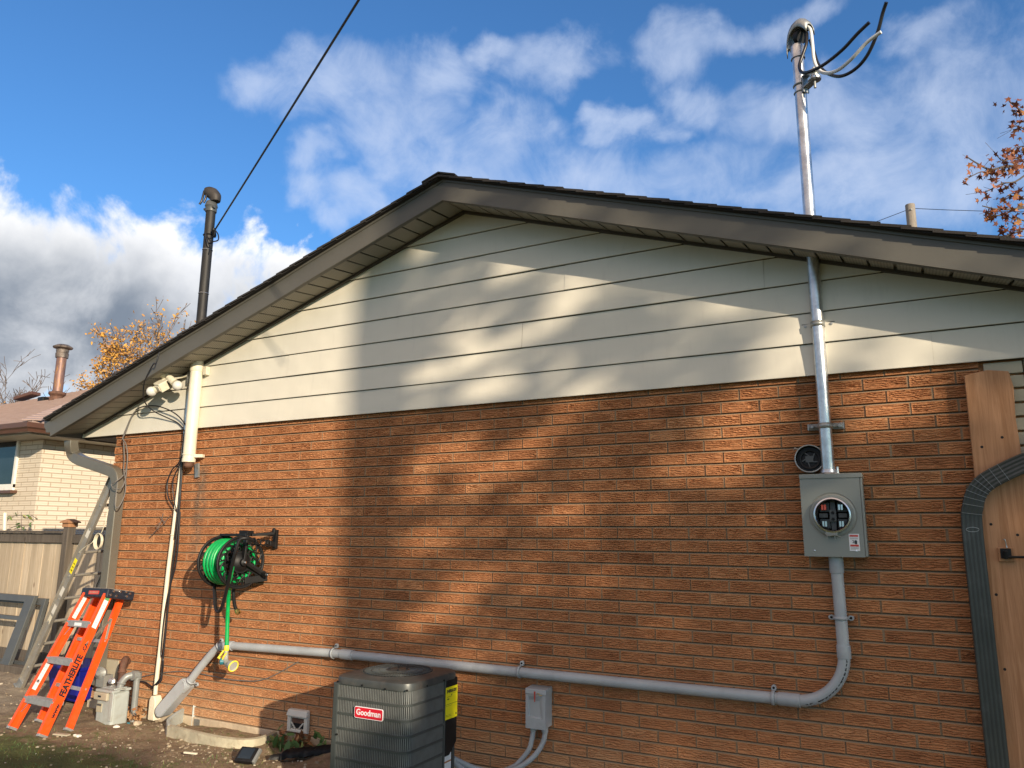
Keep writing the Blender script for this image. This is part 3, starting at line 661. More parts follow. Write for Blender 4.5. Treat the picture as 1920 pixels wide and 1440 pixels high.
# ================================================================== ground
def ground():
    def axis(a, b_, step, far, g):
        c = list(np.arange(a, b_+1e-6, step)); s = step; lo = [a]; 
        x = a; left = []
        while x > -far: s *= g; x -= s; left.append(x)
        s = step; x = b_; right = []
        while x < far: s *= g; x += s; right.append(x)
        return np.array(left[::-1]+c+right)
    xs = axis(-3.2, 3.4, 0.035, 400, 1.25); ys = axis(-2.2, 1.0, 0.035, 400, 1.25); A, B = np.meshgrid(xs, ys)
    z = (vnoise(A*2.1, B*2.1, 1)-0.5)*0.05+(vnoise(A*7, B*7, 2)-0.5)*0.028+(vnoise(A*19, B*19, 3)-0.5)*0.012
    near = np.clip(1-(np.abs(A)+np.abs(B))/40, 0, 1); z = z*near-0.02
    z -= 0.12*np.clip((A-1.7)/2.0, 0, 1)                # the yard falls away to the right
    V = np.stack([A, B, z], -1).reshape(-1, 3); g = np.arange(len(V)).reshape(A.shape)
    F = np.stack([g[:-1, :-1], g[:-1, 1:], g[1:, 1:], g[1:, :-1]], -1).reshape(-1, 4)
    me = bpy.data.meshes.new('ground'); me.from_pydata(V.tolist(), [], F.tolist()); me.materials.append(MATS['soil']); me.polygons.foreach_set('use_smooth', [True]*len(F))
    o = bpy.data.objects.new('ground', me); COL.objects.link(o); o['kind'] = 'structure'
    def h(x, y):
        x = np.array([x], float); y = np.array([y], float)
        z = (vnoise(x*2.1, y*2.1, 1)-0.5)*0.05+(vnoise(x*7, y*7, 2)-0.5)*0.028+(vnoise(x*19, y*19, 3)-0.5)*0.012
        return float((z*np.clip(1-(abs(x)+abs(y))/40, 0, 1)-0.02-0.12*np.clip((x-1.7)/2.0, 0, 1))[0])
    return h
gh = ground()
# ================================================================== new service mast
def plist(L, d): return [W(x, y, d) for x, y in L]
MX, MY = 5.302, -0.052                     # axis of the mast
mast = thing('service_mast', 'new galvanized service mast rising through the right roof slope, loose wires at its weatherhead', 'service mast', (MX, MY, 1.96))
ztop = W(1494, 92, -MY).z
b = MB(); b.tube([(MX, MY, 1.955), (MX, MY, ztop)], 0.0365, 28); b.build('mast_pipe', 'galv', mast, smooth=40)
b = MB(); b.lathe((MX, MY, 1.965), (0, 0, 1), [(0.06, 0.0), (0.06, 0.012), (0.045, 0.022), (0.042, 0.04), (0.037, 0.042)], 28); b.tube([(MX+0.05, MY, 1.972), (MX+0.05, MY, 2.02)], 0.008, 8); b.build('hub', 'galv', mast, smooth=40)
for px, py in ((1533, 609), (1548, 799)):
    c = W(px, py, 0.04); z = c.z
    b = MB(); P = []
    for i in range(15):
        a = math.pi*i/14; P.append((MX+0.039*math.cos(a), MY-0.039*math.sin(a)))
    P = [(MX+0.095, MY+0.026), (MX+0.039, MY+0.026)]+P+[(MX-0.039, MY+0.026), (MX-0.095, MY+0.026)]
    V = []
    for x, y in P: V += [(x, y, z-0.016), (x, y, z+0.016)]
    b.add(V, [(2*i, 2*i+2, 2*i+3, 2*i+1) for i in range(len(P)-1)])
    o = b.build('pipe_strap', 'galv_dull', mast, smooth=50); sd = o.modifiers.new('t', 'SOLIDIFY'); sd.thickness = 0.004; sd.offset = 0
    for s in (-1, 1):
        b = MB()
        b.box((MX+s*0.072-0.03, MY+0.028, z-0.018), (MX+s*0.072+0.03, 0.0 if c.z < SB else -0.02, z+0.018)); b.lathe((MX+s*0.075, MY+0.024, z), (0, -1, 0), [(0.009, 0), (0.009, 0.006), (0.0, 0.007)], 6)
        b.build('strap_bolt', 'galv_dull', o)
# weatherhead: hood open to the right, dark fibre insert
b = MB(); z0 = ztop
b.lathe((MX, MY, z0-0.055), (0, 0, 1), [(0.04, -0.02), (0.045, -0.02), (0.046, 0.06), (0.04, 0.075)], 24)
hd = Vector((0.80, -0.6, 0)).normalized(); sd_ = Vector((-hd.y, hd.x, 0))
sect = []
for i in range(11):
    a = i/10; ang = math.radians(-8+158*a)           # the hood sweeps from the back of the pipe up and over
    cx = 0.042-0.088*math.cos(ang)*1.0; cz = z0+0.015+0.155*math.sin(ang)
    sect.append((MX, MY, 0) and (Vector((MX, MY, 0))+hd*cx+Vector((0, 0, cz)), 0.058*math.sin(math.pi*(0.25+0.6*a))**0.6))
V = []
for c_, hw in sect:
    for t, dn in ((-1, -0.055), (-0.92, -0.012), (-0.5, 0.012), (0, 0.018), (0.5, 0.012), (0.92, -0.012), (1, -0.055)):
        nrm = Vector((0, 0, 1)); V.append(c_+sd_*hw*t+nrm*dn)
b2 = MB(); b2.add(V, [(i*7+j, i*7+j+1, (i+1)*7+j+1, (i+1)*7+j) for i in range(len(sect)-1) for j in range(6)])
wh = b.build('weatherhead', 'galv', mast, smooth=50); ho = b2.build('hood', 'galv_dull', wh, smooth=60); q = ho.modifiers.new('t', 'SOLIDIFY'); q.thickness = 0.006
b = MB(); b.lathe(Vector((MX, MY, z0+0.075))+hd*0.018, hd+Vector((0, 0, -0.35)), [(0.0, 0.03), (0.048, 0.03), (0.05, 0.0), (0.0, -0.01)], 20); b.build('insert', 'black_plastic', wh, smooth=40)
def wire(L, mname, r=0.0105):
    P = [W(x, y, d) for x, y, d in L]; b = MB(); b.tube(smoothpath(P, 7), r, 10); return b.build('wire', mname, mast, smooth=60)
wire([(1513, 62, .11), (1512, 82, .13), (1505, 103, .14), (1499, 123, .15), (1504, 136, .19), (1522, 133, .24), (1548, 119, .30), (1580, 93, .38), (1608, 63, .44), (1630, 42, .48)], 'rubber_wire')
wire([(1508, 48, .10), (1519, 55, .12), (1523, 80, .14), (1526, 110, .15), (1533, 128, .18), (1547, 137, .24), (1570, 132, .30), (1595, 112, .38), (1625, 80, .44), (1652, 60, .48)], 'white_wire')
wire([(1519, 75, .06), (1527, 100, .08), (1535, 122, .10), (1552, 138, .14), (1576, 143, .2), (1603, 130, .26), (1626, 104, .32), (1645, 62, .38), (1655, 25, .42), (1662, 4, .46)], 'rubber_wire')
# insulated clevis clamped to the mast
zc = W(1502, 160, -MY).z
b = MB(); b.torus((MX, MY, zc-0.003), (0, 0, 1), 0.039, 0.006, 24, 6); b.torus((MX, MY, zc-0.055), (0, 0, 1), 0.039, 0.004, 24, 6)
pb = Vector((MX, MY, zc))+hd*0.045
b.beam(pb+Vector((0, 0, 0.04)), pb+Vector((0, 0, -0.075)), 0.05, 0.008, up=hd); 
b.beam(pb+Vector((0, 0, 0.035)), pb+hd*0.09+Vector((0, 0, 0.035)), 0.05, 0.007); b.beam(pb+Vector((0, 0, -0.045)), pb+hd*0.09+Vector((0, 0, -0.03)), 0.05, 0.007)
pin = pb+hd*0.075; b.tube([pin+Vector((0, 0, 0.06)), pin+Vector((0, 0, -0.085))], 0.008, 8)
cl = b.build('clevis', 'galv_dull', mast, smooth=30)
b = MB(); b.lathe(pin, (0, 0, 1), [(0.02, -0.035), (0.04, -0.032), (0.042, -0.018), (0.027, -0.004), (0.027, 0.004), (0.042, 0.018), (0.04, 0.03), (0.02, 0.034)], 20); b.build('insulator', 'galv', cl, smooth=50)

# ================================================================== meter base
c0, c1 = W(1499, 889, .13), W(1613, 889, .13); zt, zb2 = W(1555, 889, .13).z, W(1560, 1043, .13).z
mx0, mx1 = c0.x, c1.x+0.004
meter = thing('meter_box', 'grey steel meter box with an open round socket, mounted under the galvanized mast', 'meter box', ((mx0+mx1)/2, 0, zb2))
cx, cz = W(1561, 966, .135).x, W(1561, 966, .135).z; yf = -0.128
b = MB(); t = 0.004
b.box((mx0, -0.125, zb2), (mx0+t, 0.0, zt)); b.box((mx1-t, -0.125, zb2), (mx1, 0.0, zt)); b.box((mx0+t, -0.125, zt-t), (mx1-t, 0.0, zt)); b.box((mx0+t, -0.125, zb2), (mx1-t, 0.0, zb2+t)); b.box((mx0+t, -0.012, zb2+t), (mx1-t, -0.004, zt-t))
b.build('enclosure', 'meter_grey', meter, bevel=0.0015)
def plate_with_hole(b, x0, x1, z0, z1, cx, cz, R, y, n=48, emb=()):
    """flat plate in the wall plane, round opening of radius R, optional stamped rings (radius, y)"""
    rings = [(R, y)]+list(emb); o = len(b.v)
    for r, yy in rings:
        for i in range(n): a = 2*math.pi*i/n; b.v.append((cx+r*math.cos(a), yy, cz+r*math.sin(a)))
    for i in range(n):
        a = 2*math.pi*i/n; c, s = math.cos(a), math.sin(a)
        tx = ((x1-cx)/c if c > 0 else (x0-cx)/c) if abs(c) > 1e-6 else 9; tz = ((z1-cz)/s if s > 0 else (z0-cz)/s) if abs(s) > 1e-6 else 9
        tt = min(tx, tz); b.v.append((cx+c*tt, y, cz+s*tt))
    m_ = len(rings)
    for k in range(m_):
        for i in range(n): j = (i+1) % n; b.face((o+k*n+i, o+k*n+j, o+(k+1)*n+j, o+(k+1)*n+i))
    # corners
    co = len(b.v)
    for X, Z in ((x1, z1), (x0, z1), (x0, z0), (x1, z0)):
        best = sorted(range(n), key=lambda i: (b.v[o+m_*n+i][0]-X)**2+(b.v[o+m_*n+i][2]-Z)**2)[:2]; b.v.append((X, y, Z)); b.face((len(b.v)-1, o+m_*n+best[0], o+m_*n+best[1]))
R = 0.096
b = MB(); plate_with_hole(b, mx0-0.002, mx1-0.012, zb2-0.003, zt-0.022, cx, cz, R-0.004, yf, 64, [(R+0.018, yf+0.0), (R+0.026, yf+0.004), (R+0.034, yf)])
b.add([(mx0-0.002, yf, zb2-0.003), (mx1-0.012, yf, zb2-0.003), (mx1-0.012, yf+0.015, zb2-0.003), (mx0-0.002, yf+0.015, zb2-0.003)], [(0, 1, 2, 3)])
b.add([(mx1-0.012, yf, zb2-0.003), (mx1-0.012, yf, zt-0.022), (mx1-0.012, yf+0.010, zt-0.022), (mx1-0.012, yf+0.010, zb2-0.003)], [(0, 1, 2, 3)])
b.build('cover', 'meter_grey', meter, smooth=25)
b = MB(); b.box((mx0-0.004, yf-0.006, zt-0.024), (mx1+0.003, 0.0, zt+0.003)); b.box((mx1-0.011, yf+0.002, zb2), (mx1+0.002, yf+0.008, zt-0.024)); b.build('top_cap', 'meter_grey', meter, bevel=0.003)
b = MB(); b.lathe((cx, yf, cz), (0, -1, 0), [(R-0.012, -0.03), (R-0.010, 0.03), (R-0.004, 0.036), (R+0.003, 0.034), (R+0.006, 0.026), (R+0.003, 0.018), (R+0.001, 0.0), (R+0.001, -0.02)], 56)
b.build('socket_ring', 'chrome', meter, smooth=50)
b = MB(); b.lathe((cx, yf, cz), (0, -1, 0), [(R-0.0125, 0.028), (R-0.0125, -0.085), (0, -0.085)], 40); b.build('socket_well', 'black_matte', meter, smooth=60)
b = MB(); b.box((cx-0.014, yf+0.03, cz-0.095), (cx+0.014, yf+0.07, cz+0.095)); b.box((cx-0.018, yf+0.012, cz-0.036), (cx+0.018, yf+0.05, cz+0.03)); 
for s in (-1, 1): b.box((cx+s*0.052-0.024, yf+0.025, cz-0.014), (cx+s*0.052+0.024, yf+0.06, cz+0.012)); b.box((cx+s*0.048-0.026, yf+0.04, cz-0.075), (cx+s*0.048+0.03, yf+0.075, cz-0.02)); b.box((cx+s*0.048-0.026, yf+0.04, cz+0.02), (cx+s*0.048+0.03, yf+0.075, cz+0.075))
b.build('terminal_block', 'storm_grey', meter, bevel=0.002)
for dz in (0.014, -0.022):
    b = MB(); b.lathe((cx, yf+0.011, cz+dz), (0, -1, 0), [(0.009, 0), (0.009, 0.002), (0.004, 0.002), (0.0, -0.002)], 12)
    b.build('lug_screw', 'black_plastic', meter)
for sx, sz, mm in ((-1, 1, 'red_jaw'), (1, 1, 'chrome'), (-1, -1, 'chrome'), (1, -1, 'chrome')):
    b = MB(); ox = cx+sx*0.045; oz = cz+sz*0.047
    for dx in (-0.008, 0.006): b.box((ox+dx-0.0055, yf+0.005, oz-0.017), (ox+dx+0.0045, yf+0.05, oz+0.013))
    b.add([(ox+sx*0.012, yf+0.02, oz-0.01), (ox+sx*0.035, yf+0.03, oz-sz*0.005), (ox+sx*0.02, yf+0.03, oz+sz*0.018)], [(0, 1, 2)]); b.build('jaw', mm, meter)
b = MB(); b.box((cx-0.04, yf-0.034, cz-R-0.018), (cx+0.02, yf-0.006, cz-R+0.004)); b.tube(smoothpath([(cx-0.045, yf-0.025, cz-R-0.002), (cx-0.03, yf-0.04, cz-R-0.02), (cx+0.01, yf-0.042, cz-R-0.016), (cx+0.045, yf-0.035, cz-R-0.03)], 4), 0.0028, 6)
for dx in (-0.036, 0.004): b.box((cx+dx, yf-0.036, cz-R-0.04), (cx+dx+0.005, yf-0.030, cz-R-0.01))
b.build('ring_latch', 'meter_grey', meter, bevel=0.002)
for dx in (0.045, -0.055): b = MB(); b.lathe(((mx0+0.055) if dx > 0 else mx1+dx, yf, zb2+0.03), (0, -1, 0), [(0.005, 0), (0.005, 0.002), (0, 0.003)], 8); b.build('cover_screw', 'chrome', meter)
# warning sticker with two red bars and pen marks
sl0, sl1 = W(1591, 1001, .13), W(1613, 1033, .13); b = MB(); b.box((sl0.x, yf-0.0012, sl1.z), (sl1.x, yf-0.0004, sl0.z)); st = b.build('sticker', 'label_white', meter)
sw, sh = sl1.x-sl0.x, sl0.z-sl1.z
for f0, f1 in ((0.06, 0.17), (0.63, 0.75)):
    b = MB(); b.box((sl0.x+sw*0.08, yf-0.0018, sl0.z-sh*f1), (sl0.x+sw*0.9, yf-0.0013, sl0.z-sh*f0))
    b.build('warning_bar', 'label_red', st)
b = MB()
for k in range(4): b.box((sl0.x+sw*0.1, yf-0.0018, sl0.z-sh*(0.805+k*0.04)), (sl0.x+sw*(0.9 if k < 3 else .6), yf-0.0013, sl0.z-sh*(0.79+k*0.04)))
b.build('fine_print', 'meter_grey', st); b = MB()
for k in range(3): b.box((sl0.x+sw*0.1, yf-0.0018, sl0.z-sh*(0.235+k*0.04)), (sl0.x+sw*0.86, yf-0.0013, sl0.z-sh*(0.22+k*0.04)))
b.build('fine_print', 'meter_grey', st)
text('2', 0.022, 'label_black', st, (sl0.x+sw*0.40, yf-0.0016, sl0.z-sh*0.47), (1, 0, -0.1), (0, 0, 1), 'pen_mark', 0.0004)
text('8', 0.026, 'label_black', st, (sl0.x+sw*0.64, yf-0.0016, sl0.z-sh*0.50), (1, 0, -0.1), (0, 0, 1), 'pen_mark', 0.002)
# loose socket cover hung on the wall beside the mast
cc = W(1518, 861, .03); b = MB(); dc = thing('socket_cover', 'round black socket cover hanging on the brick left of the mast', 'cover', (cc.x, 0, cc.z-0.08))
r0 = 0.081
b.lathe((cc.x, -0.012, cc.z), (0.03, -1, 0.06), [(0, 0.0), (r0*0.55, 0.0), (r0*0.6, 0.012), (r0*0.72, 0.014), (r0*0.75, 0.004), (r0*0.9, 0.004), (r0*0.95, 0.034), (r0, 0.036)], 40); b.build('dish', 'black_plastic', dc, smooth=40)
b = MB(); b.torus((cc.x+0.001, -0.047, cc.z+0.002), (0.03, -1, 0.06), r0, 0.0042, 44, 8); b.tube(smoothpath([(cc.x-r0*0.7, -0.047, cc.z+r0*0.7), (cc.x-r0*0.9, -0.05, cc.z+r0*0.8), (cc.x-r0*1.05, -0.04, cc.z+r0*0.72), (cc.x-r0*0.95, -0.03, cc.z+r0*0.9)], 4), 0.004, 6); b.build('rim', 'galv_dull', dc, smooth=50)
b = MB(); 
for k in range(5): a = k*1.256+0.4; b.beam((cc.x+0.02*math.cos(a), -0.022, cc.z+0.02*math.sin(a)), (cc.x+0.046*math.cos(a+0.5), -0.022, cc.z+0.046*math.sin(a+0.5)), 0.006, 0.006, up=(0, 1, 0))
b.box((cc.x-0.024, -0.024, cc.z-0.018), (cc.x+0.020, -0.016, cc.z+0.02)); b.build('moulded_ribs', 'storm_grey', dc)

# ================================================================== grey PVC conduit run
run = thing('pvc_conduit', 'grey plastic conduit running from the meter box along the wall to the left', 'conduit', (2.7, -0.05, 0.7))
cy, cr = -0.047, 0.033; zh = 0.697; xv = 5.318
def couple(a, bq, r, name='coupling', mname='pvc_grey'):
    a, bq = Vector(a), Vector(bq); L = (bq-a).length; b = MB(); b.lathe(a, bq-a, [(r-0.006, 0), (r, 0), (r+0.0005, 0.003), (r, L-0.003), (r-0.001, L), (r-0.006, L)], 28); return b.build(name, mname, run, smooth=40)
Rb = 0.27
b = MB(); b.tube([(xv-0.012, cy, zb2-0.002), (xv-0.006, cy, zh+Rb)], cr, 28); b.build('upright', 'pvc_grey', run, smooth=60)
el = [(xv-0.006-Rb+Rb*math.cos(a), cy, zh+Rb+Rb*math.sin(a)) for a in [-(math.pi/2)*i/18 for i in range(19)]]
b = MB(); b.tube(el, cr, 28); elb = b.build('elbow', 'pvc_grey', run, smooth=60)
xe0 = xv-0.006-Rb
b = MB(); b.tube([(xe0, cy, zh), (1.66, cy, zh-0.003), (0.42, cy, 0.668)], cr, 28); b.build('long_run', 'pvc_grey', run, smooth=60)
couple((xv-0.012, cy, zb2-0.005), (xv-0.011, cy, zb2-0.095), 0.039); couple((xv-0.006, cy, zh+Rb+0.05), (xv-0.006, cy, zh+Rb-0.02), 0.0375); couple((xe0+0.02, cy, zh), (xe0-0.10, cy, zh), 0.0375)
couple((1.69, cy, zh-0.003), (1.80, cy, zh-0.003), 0.0385)
# printing along the outside of the sweep
rp = random.Random(4); b = MB()
for i in range(16):
    a = -(math.pi/2)*(0.06+0.86*i/16)
    if rp.random() < 0.15: continue
    for s in (0.0, 0.5):
        p = Vector((xv-0.006-Rb+(Rb+cr*0.45)*math.cos(a-s*0.04), cy-cr*0.90, zh+Rb+(Rb+cr*0.45)*math.sin(a-s*0.04))); t_ = Vector((math.sin(a), 0, -math.cos(a)))
        b.beam(p-t_*rp.uniform(.004, .009), p+t_*rp.uniform(.002, .009), 0.0008, rp.uniform(.003, .012), up=(math.cos(a), 0, math.sin(a)))
b.build('printing', 'pvc_print', elb)
# lower-left bend, short leg and cast fitting
q0, q1, q2 = Vector((0.42, cy, 0.668)), W(352, 1283, .06), W(338, 1297, .07)
bend = smoothpath([q0+Vector((0.04, 0, 0)), q0, Vector((0.30, cy, 0.63)), W(375, 1252, .052), q1], 6)
b = MB(); b.tube(bend, cr, 28); b.build('bend', 'pvc_grey', run, smooth=60)
couple(q0+Vector((0.075, 0, 0.001)), q0+Vector((0.01, 0, 0)), 0.038)
qa, qb = W(345, 1283, .075), W(302, 1333, .085); ax = (qb-qa); L = ax.length; ax.normalize(); nrm = Vector((0, -1, 0)); sdv = ax.cross(nrm).normalized()
def stadium(c0, c1, r, n=12):
    P = []
    for i in range(n+1): a = -math.pi/2+math.pi*i/n; P.append(c1+ax*math.cos(a)*r+sdv*math.sin(a)*r)
    for i in range(n+1): a = math.pi/2+math.pi*i/n; P.append(c0+ax*math.cos(a)*r+sdv*math.sin(a)*r)
    return P
b = MB(); b.prism(stadium(qa, qb-ax*0.0, 0.050), (0, 0.085, 0), (0, -0.02, 0)); lb = b.build('access_fitting', 'pvc_grey', run, smooth=40, bevel=0.006)
b = MB(); b.prism(stadium(qa+ax*0.01, qb-ax*0.004, 0.047), (0, -0.02, 0), (0, -0.027, 0)); b.build('cover_plate', 'pvc_grey', lb, smooth=40, bevel=0.002)
for p in (qa-ax*0.025, qb+ax*0.03):
    b = MB(); b.lathe(p+Vector((0, -0.027, 0)), (0, -1, 0), [(0.005, 0), (0.005, 0.002), (0, 0.002)], 8)
    b.build('plate_screw', 'galv_dull', lb)
couple(q1+(qa-q1)*0.0-ax*0.01+Vector((0, 0.005, 0)), q1+ax*0.075, 0.040, 'collar')
def strap(c, t, tab=1, both=False):
    """one- or two-hole plastic strap round the pipe at c, pipe direction t"""
    c, t = Vector(c), Vector(t).normalized(); y = Vector((0, -1, 0)); u = t.cross(y).normalized()
    if u.z < 0: u = -u
    b = MB(); P = [u*0.044-y*0.03]; n = 14
    P = [c+u*0.0365*math.cos(a)+y*0.0365*math.sin(a) for a in [math.pi*i/n for i in range(n+1)]]
    P = [c+u*0.0365-y*0.042]+P+[c-u*0.0365-y*0.042]
    V = []
    for p in P: V += [p-t*0.009, p+t*0.009]
    b.add(V, [(2*i, 2*i+2, 2*i+3, 2*i+1) for i in range(len(P)-1)])
    for s in ((1, -1) if both else (tab,)):
        e = c+u*s*0.05; b.prism([e+u*0.016*math.cos(a)+t*0.011*math.sin(a)-y*0.04 for a in [2*math.pi*i/12 for i in range(12)]], (0, 0, 0), (0, -0.012, 0))
    o = b.build('strap', 'pvc_grey', run, smooth=50); q = o.modifiers.new('t', 'SOLIDIFY'); q.thickness = 0.004; q.offset = 1
    for s in ((1, -1) if both else (tab,)):
        b = MB(); b.lathe(c+u*s*0.052-y*0.027, (0, -1, 0), [(0.007, 0), (0.007, 0.004), (0, 0.005)], 10)
        b.build('screw', 'black_plastic', o)
strap((xv-0.009, cy, 1.165), (0, 0, 1), both=True)
for x in (4.915, 3.253, 1.605): strap((x, cy, zh-(0.003 if x < 2 else 0)), (1, 0, 0), 1)
strap((0.345, cy, 0.655), (0.8, 0, 0.5), 1); strap(W(358, 1276, .055), (q1-W(375, 1252, .052)), -1)

# ================================================================== hose reel
AXR = Vector((0.975, -0.22, 0)).normalized(); A0 = W(415, 1052, .22); A1 = A0+AXR*0.335
A1 = SX(468, 1059, A1.x); A1 = A0+AXR*((A1-A0).dot(AXR)); mid = (A0+A1)/2
reel = thing('hose_reel', 'black swivelling hose reel with scrollwork side discs, bolted to the sunlit brick', 'hose reel', (mid.x, 0, mid.z))
RD = 0.205; u = Vector((0, 0, 1)); w_ = AXR.cross(u).normalized()
def disc(c, sgn, full=True):
    b = MB(); b.torus(c, AXR, RD, 0.011, 44, 8); b.torus(c, AXR, RD*0.93, 0.006, 44, 6); b.torus(c, AXR, RD*0.40, 0.009, 30, 6); b.torus(c, AXR, RD*0.68, 0.005, 36, 6)
    for k in range(12):
        a = 2*math.pi*k/12; d1 = u*math.cos(a)+w_*math.sin(a); d2 = u*math.cos(a+0.35)+w_*math.sin(a+0.35)
        b.tube(smoothpath([c+d1*RD*0.38, c+d2*RD*0.55, c+d1*RD*0.75, c+d2*RD*0.95], 4), 0.0065, 6)
        a2 = a+0.26; dd = u*math.cos(a2)+w_*math.sin(a2); b.torus(c+dd*RD*0.81, AXR, 0.026, 0.005, 14, 6); b.torus(c+dd*RD*0.54, AXR, 0.017, 0.004, 12, 6)
    b.lathe(c, AXR, [(0.0, -0.012), (RD*0.36, -0.010), (RD*0.38, 0.0), (RD*0.30, 0.014), (0.03, 0.03), (0.0, 0.03)], 24)
    return b.build('side_disc', 'black_plastic', reel, smooth=50)
disc(A0, -1); disc(A1, 1)
b = MB(); b.tube([A0, A1], 0.075, 24); b.build('drum', 'black_plastic', reel, smooth=50)
# swivel frame over the top, wall plate on the right
t0 = W(421, 1003, .20); t1 = W(470, 1003, .24); wp = W(516, 1010, .012)
b = MB(); b.beam(t0, t1, 0.10, 0.022); b.beam(t1, W(512, 1000, .06), 0.07, 0.022); b.beam(t0+Vector((0, -.01, -0.035)), t1+Vector((0, -.01, -0.03)), 0.03, 0.02); b.beam(t1+Vector((0, 0, 0.02)), t1+Vector((-0.10, 0.0, 0.02)), 0.07, 0.03)
for c in (A0-AXR*0.03, A1+AXR*0.03): b.beam(c, Vector((c.x, c.y+0.02, t0.z)), 0.02, 0.06, up=AXR)
for k in range(4):
    p = W(476+k*9, 1008+k*1.5, .20-k*.035); b.torus(p+Vector((0, 0, -0.03)), (0.3, -1, 0), 0.024, 0.006, 14, 6)
b.build('swivel_frame', 'black_plastic', reel, bevel=0.003)
b = MB(); b.box((wp.x-0.01, -0.03, wp.z-0.085), (wp.x+0.025, 0.0, wp.z+0.075)); b.beam(W(500, 1016, .10), W(515, 1022, .02), 0.03, 0.04)
b.lathe((wp.x+0.008, -0.04, wp.z+0.075), (0, 0, 1), [(0.014, -0.03), (0.016, 0.0), (0.01, 0.014), (0, 0.016)], 12); b.build('wall_plate', 'black_plastic', reel, bevel=0.003)
b = MB(); c = A1; b.beam(c+Vector((0, 0.05, -0.02)), W(500, 1082, .05), 0.03, 0.06); b.beam(A0+Vector((0.05, 0.05, -0.19)), A1+Vector((0, 0.06, -0.15)), 0.03, 0.03); b.beam(A1+Vector((0.0, 0.05, -0.15)), W(500, 1083, .06), 0.035, 0.055); b.build('lower_bracket', 'black_plastic', reel, bevel=0.004)
h0 = A1+AXR*0.045; h1 = SX(490, 1077, h0.x+0.02); b = MB(); b.beam(h0, h1, 0.022, 0.034, up=AXR); b.lathe(h0, AXR, [(0.03, -0.02), (0.03, 0.012), (0.012, 0.02), (0, 0.02)], 16)
cr_ = b.build('crank_arm', 'black_plastic', reel, bevel=0.003)
b = MB(); b.lathe(h1, AXR, [(0.0, -0.005), (0.017, 0), (0.02, 0.04), (0.016, 0.085), (0.0, 0.095)], 16); b.build('crank_handle', 'black_plastic', cr_, smooth=40)
b = MB(); b.lathe(h1+AXR*0.098, AXR, [(0.0, 0.006), (0.008, 0.004), (0.008, -0.004)], 10); b.build('bolt', 'chrome', cr_); b = MB(); b.lathe(h0+AXR*0.024, AXR, [(0.0, 0.008), (0.010, 0.006), (0.010, -0.004)], 10); b.build('bolt', 'chrome', cr_)
# hose on the drum and the end hanging from it
hose = thing('garden_hose', 'bright green garden hose coiled on the black reel, its end hanging straight down', 'hose', (mid.x, mid.y, W(425, 1212, .24).z))
b = MB(); rh = 0.0155; turns = 10; P = []
for layer, Rr in ((0, 0.150),):
    for i in range(turns*26+1):
        a = 2*math.pi*i/26; f_ = i/(turns*26); wob = 0.006*math.sin(a*0.37+1)+0.007*math.sin(f_*9)+0.004*math.sin(a*1.3+2)
        P.append(A0+AXR*(0.03+f_*0.275+0.006*math.sin(a*0.61))+(u*math.cos(a)+w_*math.sin(a))*(Rr+wob+0.012*math.sin(f_*5.0)))
b.tube(P, rh, 9)
P = []
for i in range(6*26+1):
    a = 2*math.pi*i/26; f_ = i/(6*26); P.append(A0+AXR*(0.05+f_*0.16)+(u*math.cos(a)+w_*math.sin(a))*(0.176+0.004*math.sin(a*0.5)))
b.tube(P, rh, 9)
b.build('coil', 'hose_green', hose, smooth=70)
hd_ = [W(436, 1062, .40), W(433, 1078, .40), W(430, 1095, .34), W(428.5, 1120, .27), W(427, 1150, .245), W(426, 1180, .24), W(425, 1213, .24)]
b = MB(); b.tube(smoothpath(hd_, 6), 0.0165, 12); b.build('hanging_end', 'hose_green', hose, smooth=70)
nz = thing('spray_nozzle', 'grey and yellow spray nozzle dangling at the end of the green hose', 'nozzle', W(428, 1255, .24))
p0, p1, p2 = W(425, 1211, .24), W(423, 1240, .24), W(436, 1248, .30)
dv = (p1-p0).normalized(); b = MB(); b.lathe(p0, dv, [(0.018, -0.005), (0.021, 0.0), (0.021, 0.035), (0.018, 0.04)], 14); b.build('coupling', 'nozzle_yellow', nz, smooth=40)
b = MB(); b.tube(smoothpath([p0+dv*0.03, p0+dv*0.09, p1-dv*0.01, p1+(p2-p1)*0.3+dv*0.01, p2], 5), [0.019]*6+[0.018]*5+[0.02]*5+[0.024]*4+[0.03], 14) if False else b.tube(smoothpath([p0+dv*0.03, p0+dv*0.09, p1-dv*0.01, p1+(p2-p1)*0.4+dv*0.012, p2], 5), [0.017+0.0005*i for i in range(16)]+[0.027, 0.031, 0.035, 0.038, 0.040], 14); b.build('body', 'nozzle_grey', nz, smooth=50)
fd = Vector((0.93, -0.12, -0.30)).normalized(); b = MB(); b.lathe(p2, fd, [(0.02, -0.05), (0.038, -0.02), (0.042, 0.012), (0.0, 0.012)], 22); b.build('head', 'nozzle_grey', nz, smooth=40)
b = MB(); b.torus(p2+fd*0.012, fd, 0.041, 0.006, 24, 8); b.build('rim', 'nozzle_yellow', nz, smooth=50); b = MB(); b.tube(smoothpath([p0+dv*0.035+Vector((-0.018, -0.01, 0)), p0+dv*0.09+Vector((-0.05, -0.03, 0)), p1+Vector((-0.045, -0.03, 0.03)), p1+Vector((-0.03, -0.01, 0.0))], 5), 0.008, 8); b.build('grip', 'nozzle_yellow', nz, smooth=50); b = MB(); b.tube(smoothpath([p0+dv*0.05+Vector((0.02, -0.012, 0)), p0+dv*0.085+Vector((0.0, -0.026, 0)), p0+dv*0.12+Vector((-0.02, -0.02, 0))], 4), 0.007, 8); b.build('grip', 'nozzle_yellow', nz, smooth=50)
